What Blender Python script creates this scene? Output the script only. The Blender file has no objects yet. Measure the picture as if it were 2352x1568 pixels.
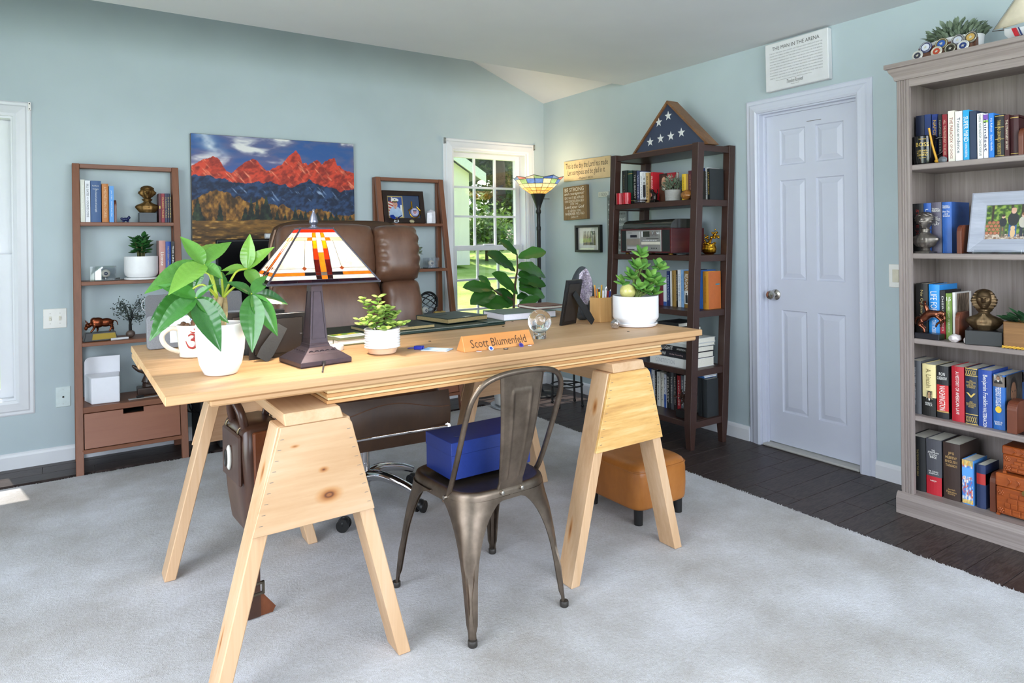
import bpy, bmesh, math, random
import numpy as np
from mathutils import Matrix, Vector, Euler
PI = math.pi
random.seed(7)
rng = np.random.default_rng(11)
SC = bpy.context.scene
COL = SC.collection
# ------------------------------------------------------------------ camera
YAW, ROLL, CAMH = 0.5897, math.radians(0.7106), 1.2808
cam = bpy.data.cameras.new('camera'); camo = bpy.data.objects.new('camera', cam); COL.objects.link(camo)
cam.sensor_width = 36.0; cam.lens = 1534.745 / 2352 * 36; cam.shift_y = -(784 - 550.46) / 2352
cam.clip_start = 0.02; cam.clip_end = 200
_R = Vector((math.cos(YAW), -math.sin(YAW), 0)); _F = Vector((math.sin(YAW), math.cos(YAW), 0)); _Z = Vector((0, 0, 1))
_r = math.cos(ROLL) * _R - math.sin(ROLL) * _Z; _u = math.sin(ROLL) * _R + math.cos(ROLL) * _Z
camo.matrix_world = Matrix(((_r.x, _u.x, -_F.x, 0), (_r.y, _u.y, -_F.y, 0), (_r.z, _u.z, -_F.z, CAMH), (0, 0, 0, 1)))
SC.camera = camo
# ------------------------------------------------------------------ world, sun, daylight fill, exposure
W = bpy.data.worlds.new('sky'); SC.world = W; W.use_nodes = True
nt = W.node_tree; nt.nodes.clear()
sky = nt.nodes.new('ShaderNodeTexSky'); sky.sky_type = 'NISHITA'; sky.sun_disc = False
sky.sun_elevation = math.radians(67); sky.sun_rotation = math.radians(-12); sky.dust_density = 2.0
bg = nt.nodes.new('ShaderNodeBackground'); bg.inputs['Strength'].default_value = 0.34
wo = nt.nodes.new('ShaderNodeOutputWorld')
nt.links.new(sky.outputs[0], bg.inputs[0]); nt.links.new(bg.outputs[0], wo.inputs[0])
sun = bpy.data.lights.new('sun', 'SUN'); sun.energy = 6.0; sun.angle = math.radians(0.6); sun.color = (1, .96, .88)
suno = bpy.data.objects.new('sun', sun); COL.objects.link(suno)
_el = math.atan(2.4)
suno.rotation_euler = Vector((.2 * math.cos(_el), -.98 * math.cos(_el), -math.sin(_el))).to_track_quat('-Z', 'Y').to_euler()
suno.location = (-2, 12, 20)
def area(name, loc, direction, sx, sy, power, color=(1, 1, 1)):
    l = bpy.data.lights.new(name, 'AREA'); l.shape = 'RECTANGLE'; l.size = sx; l.size_y = sy; l.energy = power; l.color = color
    o = bpy.data.objects.new(name, l); COL.objects.link(o); o.location = loc
    o.rotation_euler = Vector(direction).to_track_quat('-Z', 'Z').to_euler(); return o
# added area lamps, filling in daylight at assumed openings out of view
area('daylight_fill_behind', (1.2, -2.36, 1.6), (0, 1, -.6), 3.6, 2.0, 180, (.85, .91, 1))
area('daylight_fill_left', (-1.54, 1.2, 1.35), (1, 0, -.55), 3.0, 2.0, 120, (.85, .91, 1))
SC.view_settings.view_transform = 'Standard'; SC.view_settings.look = 'None'
SC.view_settings.exposure = 0.22; SC.view_settings.gamma = 1.0; SC.view_settings.use_curve_mapping = False
# ------------------------------------------------------------------ materials
def lin(c):
    if isinstance(c, str):
        c = c.lstrip('#'); c = [int(c[i:i + 2], 16) / 255 for i in (0, 2, 4)]
    return tuple((x / 12.92 if x <= .04045 else ((x + .055) / 1.055) ** 2.4) for x in c[:3]) + (1,)
MATS = {}
def newmat(name):
    m = bpy.data.materials.new(name); m.use_nodes = True
    t = m.node_tree; b = t.nodes['Principled BSDF']; return m, t, b
def coords(t, kind='Object'):
    return t.nodes.new('ShaderNodeTexCoord').outputs[kind]
def noise(t, vec, scale, detail=4, rough=.55, stretch=None):
    if stretch:
        mp = t.nodes.new('ShaderNodeMapping'); mp.inputs['Scale'].default_value = stretch
        t.links.new(vec, mp.inputs[0]); vec = mp.outputs[0]
    n = t.nodes.new('ShaderNodeTexNoise'); n.inputs['Scale'].default_value = scale
    n.inputs['Detail'].default_value = detail; n.inputs['Roughness'].default_value = rough
    t.links.new(vec, n.inputs['Vector']); return n.outputs['Fac']
def ramp(t, fac, stops):
    r = t.nodes.new('ShaderNodeValToRGB'); e = r.color_ramp.elements
    while len(e) < len(stops): e.new(.5)
    for i, (p, c) in enumerate(stops): e[i].position = p; e[i].color = lin(c)
    t.links.new(fac, r.inputs[0]); return r.outputs[0]
def bump(t, b, fac, strength, dist=.002):
    n = t.nodes.new('ShaderNodeBump'); n.inputs['Strength'].default_value = strength; n.inputs['Distance'].default_value = dist
    t.links.new(fac, n.inputs['Height']); t.links.new(n.outputs[0], b.inputs['Normal'])
def mat(col, rough=.5, metal=0, var=.06, scale=30, bmp=0, key=None, spec=.5, coat=0):
    """plain material with a slight procedural mottling"""
    k = (str(col), rough, metal, var, scale, bmp, key, spec, coat)
    if k in MATS: return MATS[k]
    m, t, b = newmat('paint_' + (key or str(col).strip('#')))
    n = noise(t, coords(t), scale)
    c = lin(col)
    def sc(f): return [min(1, max(0, x * f)) for x in c[:3]] + [1]
    r = t.nodes.new('ShaderNodeValToRGB'); e = r.color_ramp.elements
    e[0].position = .3; e[1].position = .7; e[0].color = sc(1 - var); e[1].color = sc(1 + var)
    t.links.new(n, r.inputs[0]); t.links.new(r.outputs[0], b.inputs['Base Color'])
    b.inputs['Roughness'].default_value = rough; b.inputs['Metallic'].default_value = metal
    b.inputs['Specular IOR Level'].default_value = spec; b.inputs['Coat Weight'].default_value = coat
    if bmp: bump(t, b, n, bmp)
    MATS[k] = m; return m
def wood(key, c0, c1, c2, axis=0, scale=14, rough=.5, knots=(), ring=.25, stretch=12, bmp=.08, contrast=.3):
    k = ('wood', key, axis)
    if k in MATS: return MATS[k]
    m, t, b = newmat('wood_' + key)
    co = coords(t); st = [1.0, 1.0, 1.0]; st[axis] = 1.0 / stretch
    vec = co
    col = None; hole = None
    if knots:   # grain bends round each knot
        for (p, r_, sx) in knots:
            mp = t.nodes.new('ShaderNodeMapping'); mp.vector_type = 'POINT'
            mp.inputs['Location'].default_value = [-p[i] * sx[i] for i in range(3)]; mp.inputs['Scale'].default_value = sx
            t.links.new(co, mp.inputs[0])
            ln = t.nodes.new('ShaderNodeVectorMath'); ln.operation = 'LENGTH'; t.links.new(mp.outputs[0], ln.inputs[0])
            mr = t.nodes.new('ShaderNodeMapRange'); mr.inputs[1].default_value = 0; mr.inputs[2].default_value = r_
            mr.inputs[3].default_value = 1; mr.inputs[4].default_value = 0; t.links.new(ln.outputs['Value'], mr.inputs[0])
            if hole is None: hole = mr.outputs[0]
            else:
                mx = t.nodes.new('ShaderNodeMath'); mx.operation = 'MAXIMUM'; t.links.new(hole, mx.inputs[0]); t.links.new(mr.outputs[0], mx.inputs[1]); hole = mx.outputs[0]
    n1 = noise(t, vec, scale, 6, .6, st)
    st2 = [s * (3 if i != axis else 1) for i, s in enumerate(st)]
    n2 = noise(t, vec, scale * 2.5, 8, .65, st2)
    mix = t.nodes.new('ShaderNodeMath'); mix.operation = 'MULTIPLY_ADD'; mix.inputs[1].default_value = 1 - ring
    ml = t.nodes.new('ShaderNodeMath'); ml.operation = 'MULTIPLY'; ml.inputs[1].default_value = ring
    t.links.new(n2, ml.inputs[0]); t.links.new(n1, mix.inputs[0]); t.links.new(ml.outputs[0], mix.inputs[2])
    col = ramp(t, mix.outputs[0], [(.5 - contrast / 2, c0), (.5, c1), (.5 + contrast / 2, c2)])
    if hole is not None:
        kc = ramp(t, hole, [(0, '#FFFFFF'), (.3, '#F8E6CC'), (.6, '#D2A878'), (.74, '#7A5034'), (.86, '#C89A6C'), (1, '#9A6A44')])
        mm = t.nodes.new('ShaderNodeMix'); mm.data_type = 'RGBA'; mm.blend_type = 'MULTIPLY'; mm.inputs[0].default_value = 1
        t.links.new(col, mm.inputs[6]); t.links.new(kc, mm.inputs[7]); col = mm.outputs[2]
    t.links.new(col, b.inputs['Base Color']); b.inputs['Roughness'].default_value = rough
    if bmp: bump(t, b, n2, bmp, .003)
    MATS[k] = m; return m
def glass(key='glass', tint=(1, 1, 1), gloss=.08):
    k = ('glass', key)
    if k in MATS: return MATS[k]
    m = bpy.data.materials.new('glass_' + key); m.use_nodes = True; t = m.node_tree; t.nodes.clear()
    tr = t.nodes.new('ShaderNodeBsdfTransparent'); tr.inputs[0].default_value = (*tint, 1)
    gl = t.nodes.new('ShaderNodeBsdfGlossy'); gl.inputs['Roughness'].default_value = .02
    mx = t.nodes.new('ShaderNodeMixShader'); mx.inputs[0].default_value = gloss
    o = t.nodes.new('ShaderNodeOutputMaterial')
    t.links.new(tr.outputs[0], mx.inputs[1]); t.links.new(gl.outputs[0], mx.inputs[2]); t.links.new(mx.outputs[0], o.inputs[0])
    MATS[k] = m; return m
def crystal(key, col, rough=.03, ior=1.48):
    k = ('crystal', key)
    if k in MATS: return MATS[k]
    m, t, b = newmat('crystal_' + key)
    b.inputs['Base Color'].default_value = lin(col); b.inputs['Transmission Weight'].default_value = 1
    b.inputs['Roughness'].default_value = rough; b.inputs['IOR'].default_value = ior
    MATS[k] = m; return m
def leafmat(key, c0, c1, rough=.35, spec=.5, scale=60):
    k = ('leaf', key)
    if k in MATS: return MATS[k]
    m, t, b = newmat('leaf_' + key)
    oi = t.nodes.new('ShaderNodeObjectInfo'); n = noise(t, coords(t), scale, 3)
    ad = t.nodes.new('ShaderNodeMath'); ad.operation = 'MULTIPLY_ADD'; ad.inputs[1].default_value = .7
    m2 = t.nodes.new('ShaderNodeMath'); m2.operation = 'MULTIPLY'; m2.inputs[1].default_value = .35
    t.links.new(n, m2.inputs[0]); t.links.new(oi.outputs['Random'], ad.inputs[0]); t.links.new(m2.outputs[0], ad.inputs[2])
    c = ramp(t, ad.outputs[0], [(.1, c0), (.95, c1)])
    t.links.new(c, b.inputs['Base Color']); b.inputs['Roughness'].default_value = rough
    b.inputs['Specular IOR Level'].default_value = spec
    tr = t.nodes.new('ShaderNodeBsdfTranslucent'); t.links.new(c, tr.inputs[0])
    mx = t.nodes.new('ShaderNodeMixShader'); mx.inputs[0].default_value = .22
    o = t.nodes['Material Output']; t.links.new(b.outputs[0], mx.inputs[1]); t.links.new(tr.outputs[0], mx.inputs[2]); t.links.new(mx.outputs[0], o.inputs[0])
    MATS[k] = m; return m
def printmat(rough=.55):
    k = ('print', rough)
    if k in MATS: return MATS[k]
    m, t, b = newmat('printed_picture')
    a = t.nodes.new('ShaderNodeAttribute'); a.attribute_name = 'ink'
    t.links.new(a.outputs['Color'], b.inputs['Base Color']); b.inputs['Roughness'].default_value = rough
    MATS[k] = m; return m
# ------------------------------------------------------------------ mesh helpers
class MB:
    def __init__(s): s.v = []; s.f = []; s.M = None
    def add(s, vs, fs):
        n = len(s.v)
        if s.M is not None: vs = [tuple(s.M @ Vector(p)) for p in vs]
        s.v += [tuple(p) for p in vs]; s.f += [tuple(i + n for i in f) for f in fs]; return s
    def box(s, x0, y0, z0, x1, y1, z1):
        x0, x1 = min(x0, x1), max(x0, x1); y0, y1 = min(y0, y1), max(y0, y1); z0, z1 = min(z0, z1), max(z0, z1)
        return s.add([(x0, y0, z0), (x1, y0, z0), (x1, y1, z0), (x0, y1, z0), (x0, y0, z1), (x1, y0, z1), (x1, y1, z1), (x0, y1, z1)],
                     [(0, 3, 2, 1), (4, 5, 6, 7), (0, 1, 5, 4), (1, 2, 6, 5), (2, 3, 7, 6), (3, 0, 4, 7)])
    def hexa(s, b, t):   # 4 bottom + 4 top points, counter-clockwise from above
        return s.add(list(b) + list(t), [(0, 3, 2, 1), (4, 5, 6, 7), (0, 1, 5, 4), (1, 2, 6, 5), (2, 3, 7, 6), (3, 0, 4, 7)])
    def prism(s, poly, axis, a, b):   # polygon in the other two axes (cyclic order) extruded along axis
        n = len(poly)
        def P(p, h): return (h, p[0], p[1]) if axis == 0 else ((p[1], h, p[0]) if axis == 1 else (p[0], p[1], h))
        return s.add([P(p, a) for p in poly] + [P(p, b) for p in poly],
                     [tuple(range(n))[::-1], tuple(range(n, 2 * n))] + [(i, (i + 1) % n, n + (i + 1) % n, n + i) for i in range(n)])
    def rings(s, rings, capa=True, capb=True, closed=True):
        n = len(rings[0]); vs = [p for r in rings for p in r]; fs = []
        for k in range(len(rings) - 1):
            for i in range(n if closed else n - 1):
                j = (i + 1) % n; fs.append((k * n + i, k * n + j, (k + 1) * n + j, (k + 1) * n + i))
        if capa: fs.append(tuple(range(n))[::-1])
        if capb: fs.append(tuple((len(rings) - 1) * n + i for i in range(n)))
        return s.add(vs, fs)
    def lathe(s, prof, n=24, c=(0, 0, 0), capa=True, capb=True, axis=2, sx=1, sy=1):
        R = []
        for r, z in prof:
            ring = []
            for i in range(n):
                a = 2 * PI * i / n; x, y = r * math.cos(a) * sx, r * math.sin(a) * sy
                p = (x, y, z) if axis == 2 else ((z, x, y) if axis == 0 else (y, z, x))
                ring.append((p[0] + c[0], p[1] + c[1], p[2] + c[2]))
            R.append(ring)
        return s.rings(R, capa, capb)
    def cyl(s, p0, p1, r0, r1=None, n=12, cap=True):
        r1 = r0 if r1 is None else r1
        p0, p1 = Vector(p0), Vector(p1); d = (p1 - p0).normalized()
        u = d.orthogonal().normalized(); w = d.cross(u)
        R = [[tuple(p + r * (math.cos(2 * PI * i / n) * u + math.sin(2 * PI * i / n) * w)) for i in range(n)] for p, r in ((p0, r0), (p1, r1))]
        return s.rings(R, cap, cap)
    def tube(s, pts, r, n=8, closed=False, smooth=0, flat=1.0):
        pts = [Vector(p) for p in pts]
        rs = r if isinstance(r, (list, tuple)) else [r] * len(pts)
        if smooth:
            q = []; qr = []; m = len(pts)
            rng_ = range(m if closed else m - 1)
            for i in rng_:
                p0, p1, p2, p3 = (pts[(i + k) % m] if closed else pts[max(0, min(m - 1, i + k))] for k in (-1, 0, 1, 2))
                for j in range(smooth):
                    t = j / smooth
                    q.append(.5 * ((2 * p1) + (p2 - p0) * t + (2 * p0 - 5 * p1 + 4 * p2 - p3) * t * t + (3 * p1 - p0 - 3 * p2 + p3) * t ** 3))
                    qr.append(rs[i] * (1 - t) + rs[(i + 1) % m] * t)
            if not closed: q.append(pts[-1]); qr.append(rs[-1])
            pts, rs = q, qr
        m = len(pts); R = []; u = None
        for i in range(m):
            a = pts[i - 1] if (i or closed) else pts[0]; b = pts[(i + 1) % m] if (i < m - 1 or closed) else pts[-1]
            d = (b - a)
            d = d.normalized() if d.length > 1e-9 else Vector((0, 0, 1))
            if u is None: u = d.orthogonal().normalized()
            else:
                u = u - u.dot(d) * d
                u = u.normalized() if u.length > 1e-6 else d.orthogonal().normalized()
            w = d.cross(u)
            R.append([tuple(pts[i] + rs[i] * (math.cos(2 * PI * k / n) * u + flat * math.sin(2 * PI * k / n) * w)) for k in range(n)])
        if closed: R.append(R[0]); return s.rings(R, False, False)
        return s.rings(R)
    def sphere(s, c, r, n=16, m=10, sq=(1, 1, 1)):
        R = []
        for k in range(1, m):
            a = PI * k / m - PI / 2
            R.append([(c[0] + sq[0] * r * math.cos(a) * math.cos(2 * PI * i / n), c[1] + sq[1] * r * math.cos(a) * math.sin(2 * PI * i / n), c[2] + sq[2] * r * math.sin(a)) for i in range(n)])
        s.rings(R, False, False)
        base = len(s.v) - n * (m - 1); 
        bot = (c[0], c[1], c[2] - sq[2] * r); top = (c[0], c[1], c[2] + sq[2] * r)
        if s.M is not None: bot = s.M @ Vector(bot); top = s.M @ Vector(top)
        s.v += [tuple(bot), tuple(top)]; B, T = len(s.v) - 2, len(s.v) - 1
        for i in range(n):
            j = (i + 1) % n; s.f.append((B, base + j, base + i)); s.f.append((T, base + n * (m - 2) + i, base + n * (m - 2) + j))
        return s
    def grid(s, fn, nu, nv, closeu=False):
        vs = [fn(i / (nu - (0 if closeu else 1)), j / (nv - 1)) for j in range(nv) for i in range(nu)]
        fs = []
        for j in range(nv - 1):
            for i in range(nu if closeu else nu - 1):
                k = (i + 1) % nu; fs.append((j * nu + i, j * nu + k, (j + 1) * nu + k, (j + 1) * nu + i))
        return s.add(vs, fs)
    def mesh(s, name, smooth=None, bevel=0, seg=1):
        me = bpy.data.meshes.new(name); me.from_pydata(s.v, [], s.f); me.validate(); 
        if bevel:
            bm = bmesh.new(); bm.from_mesh(me)
            bmesh.ops.remove_doubles(bm, verts=bm.verts, dist=1e-6)
            ed = [e for e in bm.edges if len(e.link_faces) == 2 and e.calc_face_angle(0) > .5]
            bmesh.ops.bevel(bm, geom=ed, offset=bevel, segments=seg, affect='EDGES', profile=.5, clamp_overlap=True)
            bm.to_mesh(me); bm.free()
        if smooth:
            me.shade_smooth(); me.set_sharp_from_angle(angle=math.radians(smooth if smooth is not True else 40))
        me.update(); return me
def link(name, me, m=None, parent=None, loc=None, rot=None, label=None):
    o = bpy.data.objects.new(name, me); COL.objects.link(o)
    if m is not None and hasattr(me, 'materials'):
        if not me.materials: me.materials.append(m)
        elif me.materials[0] != m: o.material_slots[0].link = 'OBJECT'; o.material_slots[0].material = m
    if parent is not None: o.parent = parent
    if loc is not None: o.location = loc
    if rot is not None: o.rotation_euler = rot
    if label: o['label'] = label
    return o
def obj(name, mb, m, parent=None, smooth=None, bevel=0, seg=1, label=None, loc=None, rot=None):
    return link(name, mb.mesh(name, smooth, bevel, seg), m, parent, loc, rot, label)
def thing(name, label, cat, loc=(0, 0, 0), rz=0, group=None, rot=None):
    o = bpy.data.objects.new(name, None); COL.objects.link(o); o.empty_display_size = .05
    o.location = loc; o.rotation_euler = rot if rot is not None else (0, 0, rz)
    o['label'] = label; o['category'] = cat
    if group: o['group'] = group
    return o
def tag(o, label, cat, group=None):
    o['label'] = label; o['category'] = cat
    if group: o['group'] = group
    return o
def struct(o): o['kind'] = 'structure'; return o
def stuff(o): o['kind'] = 'stuff'; return o
def sempty(name, loc=(0, 0, 0), rz=0):
    o = bpy.data.objects.new(name, None); COL.objects.link(o); o.location = loc; o.rotation_euler = (0, 0, rz); o['kind'] = 'structure'; return o
def dup(root, loc, rz=None, label=None, group=None):
    r = root.copy(); COL.objects.link(r); r.location = loc
    if rz is not None: r.rotation_euler = (0, 0, rz)
    if label: r['label'] = label
    if group: r['group'] = group
    for ch in list(root.children):
        c = ch.copy(); COL.objects.link(c); c.parent = r
        for g in list(ch.children):
            d = g.copy(); COL.objects.link(d); d.parent = c
    return r
# lettering: text turned into a mesh, in the x-z plane facing -y, centred at the origin, fitted to w x h
TXT = {}
def textmesh(s, w=None, h=None, down=False, shear=0, bold=0, spacing=1.0):
    k = (s, w, h, down, shear, bold, spacing)
    if k in TXT: return TXT[k]
    cu = bpy.data.curves.new('lettering', 'FONT'); cu.body = s; cu.align_x = 'CENTER'; cu.align_y = 'CENTER'
    cu.resolution_u = 2; cu.shear = shear; cu.offset = bold; cu.space_character = spacing; cu.space_line = .95
    ob = bpy.data.objects.new('lettering', cu); COL.objects.link(ob)
    bpy.context.view_layer.update()
    me = bpy.data.meshes.new_from_object(ob.evaluated_get(bpy.context.evaluated_depsgraph_get()))
    bpy.data.objects.remove(ob); bpy.data.curves.remove(cu)
    n = len(me.vertices)
    if n:
        co = np.empty(n * 3, dtype=np.float32); me.vertices.foreach_get('co', co); co = co.reshape(-1, 3)
        lo, hi = co.min(0), co.max(0); size = np.maximum(hi - lo, 1e-6); co -= (lo + hi) / 2
        if w and h: sx, sy = w / size[0], h / size[1]
        elif w: sx = sy = w / size[0]
        else: sx = sy = h / size[1]
        x, y = co[:, 0] * sx, co[:, 1] * sy
        out = np.zeros_like(co)
        if down: out[:, 0] = y; out[:, 2] = -x
        else: out[:, 0] = x; out[:, 2] = y
        me.vertices.foreach_set('co', out.reshape(-1)); me.update()
    me.name = 'lettering'; me.materials.clear(); TXT[k] = me; return me
def letter(parent, s, m, loc, w=None, h=None, down=False, rot=None, name='lettering', **kw):
    me = textmesh(s, w, h, down, **kw)
    o = bpy.data.objects.new(name, me); COL.objects.link(o); o.parent = parent; o.location = loc
    if rot is not None: o.rotation_euler = rot
    if not me.materials: me.materials.append(m)
    if me.materials[0] != m:
        o.material_slots[0].link = 'OBJECT'; o.material_slots[0].material = m
    return o
# value noise for printed pictures
def vnoise(x, y, seed=0):
    xi, yi = np.floor(x).astype(int), np.floor(y).astype(int); fx, fy = x - xi, y - yi
    fx, fy = fx * fx * (3 - 2 * fx), fy * fy * (3 - 2 * fy)
    def h(a, b):
        n = (a * 374761393 + b * 668265263 + seed * 974711) & 0x7fffffff
        n = ((n ^ (n >> 13)) * 1274126177) & 0x7fffffff
        return ((n ^ (n >> 16)) & 0xffff) / 65535.
    return (h(xi, yi) * (1 - fx) + h(xi + 1, yi) * fx) * (1 - fy) + (h(xi, yi + 1) * (1 - fx) + h(xi + 1, yi + 1) * fx) * fy
def fbm(x, y, oct=4, seed=0):
    a, f, s = .5, 1., 0.
    for i in range(oct): s = s + a * vnoise(x * f, y * f, seed + i); a *= .5; f *= 2
    return s / (1 - .5 ** oct)
def hexrgb(c): c = c.lstrip('#'); return np.array([int(c[i:i + 2], 16) / 255 for i in (0, 2, 4)])
def lerp(a, b, t): return a + (b - a) * np.clip(t, 0, 1)[..., None]
def picture(name, w, h, nx, ny, fn, parent, loc=(0, 0, 0), rough=.5):
    """flat print: grid in the x-z plane facing -y, centred, vertex inks from fn(u,v) (u right, v up)"""
    u, v = np.meshgrid(np.linspace(0, 1, nx), np.linspace(0, 1, ny))
    c = np.clip(fn(u, v), 0, 1); c = np.where(c <= .04045, c / 12.92, ((c + .055) / 1.055) ** 2.4)
    mb = MB(); mb.grid(lambda a, b: ((a - .5) * w, 0, (b - .5) * h), nx, ny)
    me = mb.mesh(name); at = me.color_attributes.new('ink', 'FLOAT_COLOR', 'POINT')
    at.data.foreach_set('color', np.concatenate([c, np.ones(c.shape[:2] + (1,))], 2).astype(np.float32).reshape(-1))
    return link(name, me, printmat(rough), parent, loc)
def orient(direction, normal):
    y = Vector(direction).normalized(); n = Vector(normal); n = n - n.dot(y) * y
    if n.length < 1e-4: n = y.orthogonal()
    n.normalize(); x = y.cross(n); return Matrix((x, y, n)).transposed().to_4x4()
def leafmesh(name, wid=.4, tip=1.0, bend=.25, fold=.12, ripple=0, nr=10, base=.5, nu=9, nvv=5, thick=0):
    """unit leaf along +y, upper side +z"""
    mb = MB()
    def fn(a, b):
        s = a * 2 - 1; y = b
        w = wid * .5 * (math.sin(PI * min(1, y ** base)) ** tip if 0 < y < 1 else 0.0) + .006
        z = -bend * y * y + fold * abs(s) * w * 2 + ripple * math.sin(y * nr * 2 * PI) * abs(s) * w
        return (s * w, y - .08 * bend * y * y, z)
    mb.grid(fn, nvv, nu * 2 if ripple else nu)
    return mb.mesh(name, smooth=60)
def put_leaf(parent, me, m, base, tip, normal=(0, 0, 1), wscale=1.0, name='leaf'):
    base, tip = Vector(base), Vector(tip); d = tip - base; L = d.length
    o = link(name, me, m, parent)
    M = orient(d, normal); o.matrix_local = Matrix.Translation(base) @ M @ Matrix.Diagonal((L * wscale, L, L, 1)); return o
ORD = 'first second third fourth fifth sixth seventh eighth ninth tenth eleventh twelfth thirteenth fourteenth fifteenth sixteenth seventeenth eighteenth nineteenth twentieth'.split()
# ------------------------------------------------------------------ room shell
XR, YB, XL, YF = 3.5652, 4.7972, -1.62, -2.42
ZC, YE, ZE, SLOPE = 2.4513, 3.767, 2.4924, .38
RIDGE = (XR + XL) / 2; ZR = ZE + SLOPE * (XR - RIDGE)
def wallmat():
    m, t, b = newmat('aqua_wall_paint')
    n = noise(t, coords(t), 2.2, 3)
    t.links.new(ramp(t, n, [(.3, '#B3C1C6'), (.7, '#BBC9CE')]), b.inputs['Base Color'])
    b.inputs['Roughness'].default_value = .55
    bump(t, b, noise(t, coords(t), 220, 2), .05, .001); return m
M_wall = wallmat()
M_ceil = mat('#DADCE0', .8, var=.02, scale=3)
M_trim = mat('#E4E5E9', .35, var=.015, scale=8)
M_trim_bluelit = mat('#D3D6E4', .38, var=.015, scale=8, key='white_in_bluish_light')  # white trim paint, the bluish light on the door put into its colour
wb = MB()
w1, w2 = (-1.0, -.235, .385, 2.035), (2.628, 3.372, .385, 2.035)     # window openings x0,x1,z0,z1
xs = [XL, w1[0], w1[1], w2[0], w2[1], XR]
for i in (0, 2, 4): wb.box(xs[i], YB, -.06, xs[i + 1], YB + .14, 2.2)
for w in (w1, w2): wb.box(w[0], YB, -.06, w[1], YB + .14, w[2]); wb.box(w[0], YB, w[3], w[1], YB + .14, 2.2)
wb.prism([(2.2, XL), (2.2, XR), (ZE, XR), (ZR, RIDGE), (ZE, XL)], 1, YB, YB + .14)
struct(obj('wall_back', wb, M_wall))
DY0, DY1, DZ = 1.945, 2.590, 2.05                                        # door opening
wr = MB()
wr.box(XR, YF, -.06, XR + .14, DY0, ZE); wr.box(XR, DY1, -.06, XR + .14, YB + .14, ZE); wr.box(XR, DY0, DZ, XR + .14, DY1, ZE)
struct(obj('wall_right', wr, M_wall))
wl = MB()
wl.box(XL - .14, YF, -.06, XL, -.35, ZE); wl.box(XL - .14, 2.75, -.06, XL, YB + .14, ZE); wl.box(XL - .14, -.35, 2.3, XL, 2.75, ZE); wl.box(XL - .14, -.35, -.06, XL, 2.75, .15)
struct(obj('wall_left', wl, M_wall))
wf = MB()
wf.box(XL - .14, YF - .14, -.06, -.65, YF, ZE); wf.box(3.05, YF - .14, -.06, XR + .14, YF, ZE); wf.box(-.65, YF - .14, 2.4, 3.05, YF, ZE); wf.box(-.65, YF - .14, -.06, 3.05, YF, .35)
struct(obj('wall_front', wf, M_wall))
cb = MB(); cb.box(XL, YF, ZC, XR, YE, ZC + .12)
struct(obj('ceiling', cb, M_ceil))
for sgn, xe in ((1, XR), (-1, XL)):
    c2 = MB(); c2.hexa([(xe, YE, ZE), (xe, YB, ZE), (RIDGE, YB, ZR), (RIDGE, YE, ZR)] if sgn > 0 else [(RIDGE, YE, ZR), (RIDGE, YB, ZR), (xe, YB, ZE), (xe, YE, ZE)],
                       [(xe, YE, ZE + .1), (xe, YB, ZE + .1), (RIDGE, YB, ZR + .1), (RIDGE, YE, ZR + .1)] if sgn > 0 else [(RIDGE, YE, ZR + .1), (RIDGE, YB, ZR + .1), (xe, YB, ZE + .1), (xe, YE, ZE + .1)])
    struct(obj('ceiling', c2, M_ceil))
c3 = MB(); c3.prism([(ZC + .12, XL), (ZC + .12, XR), (ZE, XR), (ZR, RIDGE), (ZE, XL)], 1, YE - .1, YE)
struct(obj('trim_1', c3, M_ceil))
# floor: dark planks laid across the room
def plankmat():
    m, t, b = newmat('dark_oak_floor')
    oi = t.nodes.new('ShaderNodeObjectInfo'); co = coords(t)
    off = t.nodes.new('ShaderNodeVectorMath'); off.operation = 'ADD'; t.links.new(co, off.inputs[0])
    cx = t.nodes.new('ShaderNodeCombineXYZ'); mu = t.nodes.new('ShaderNodeMath'); mu.operation = 'MULTIPLY'; mu.inputs[1].default_value = 40
    t.links.new(oi.outputs['Random'], mu.inputs[0]); t.links.new(mu.outputs[0], cx.inputs[0]); t.links.new(mu.outputs[0], cx.inputs[1]); t.links.new(cx.outputs[0], off.inputs[1])
    n = noise(t, off.outputs[0], 9, 5, .6, (.35, 2.2, 1))
    w = t.nodes.new('ShaderNodeMath'); w.operation = 'MULTIPLY'; w.inputs[1].default_value = 9; t.links.new(n, w.inputs[0])
    fr = t.nodes.new('ShaderNodeMath'); fr.operation = 'PINGPONG'; fr.inputs[1].default_value = .5; t.links.new(w.outputs[0], fr.inputs[0])
    n2 = noise(t, off.outputs[0], 60, 4, .6, (.1, 1.5, 1))
    a = t.nodes.new('ShaderNodeMath'); a.operation = 'MULTIPLY_ADD'; a.inputs[1].default_value = .9; t.links.new(fr.outputs[0], a.inputs[0])
    h = t.nodes.new('ShaderNodeMath'); h.operation = 'MULTIPLY'; h.inputs[1].default_value = .5; t.links.new(n2, h.inputs[0]); t.links.new(h.outputs[0], a.inputs[2])
    t.links.new(ramp(t, a.outputs[0], [(.2, '#2A211F'), (.5, '#3D322F'), (.8, '#4B403D')]), b.inputs['Base Color'])
    b.inputs['Roughness'].default_value = .42; b.inputs['Specular IOR Level'].default_value = .35; bump(t, b, a.outputs[0], .12, .001); return m
M_plank = plankmat()
fl = MB(); fl.box(XL, YF, -.06, XR + .2, YB, -.014)
floor = struct(obj('floor', fl, mat('#1E1715', .7, key='subfloor')))
PL = {}
def plank(x0, x1, y0, wid):
    L = round(x1 - x0, 2)
    if (L, wid) not in PL:
        mb = MB(); mb.box(.0008, .0008, -.014, L - .0008, wid - .0008, 0); PL[(L, wid)] = mb.mesh('plank', bevel=.0012)
    link('plank', PL[(L, wid)], M_plank, floor, (x0, y0, 0))
PWID = .127
r = random.Random(3)
y = .15
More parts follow.
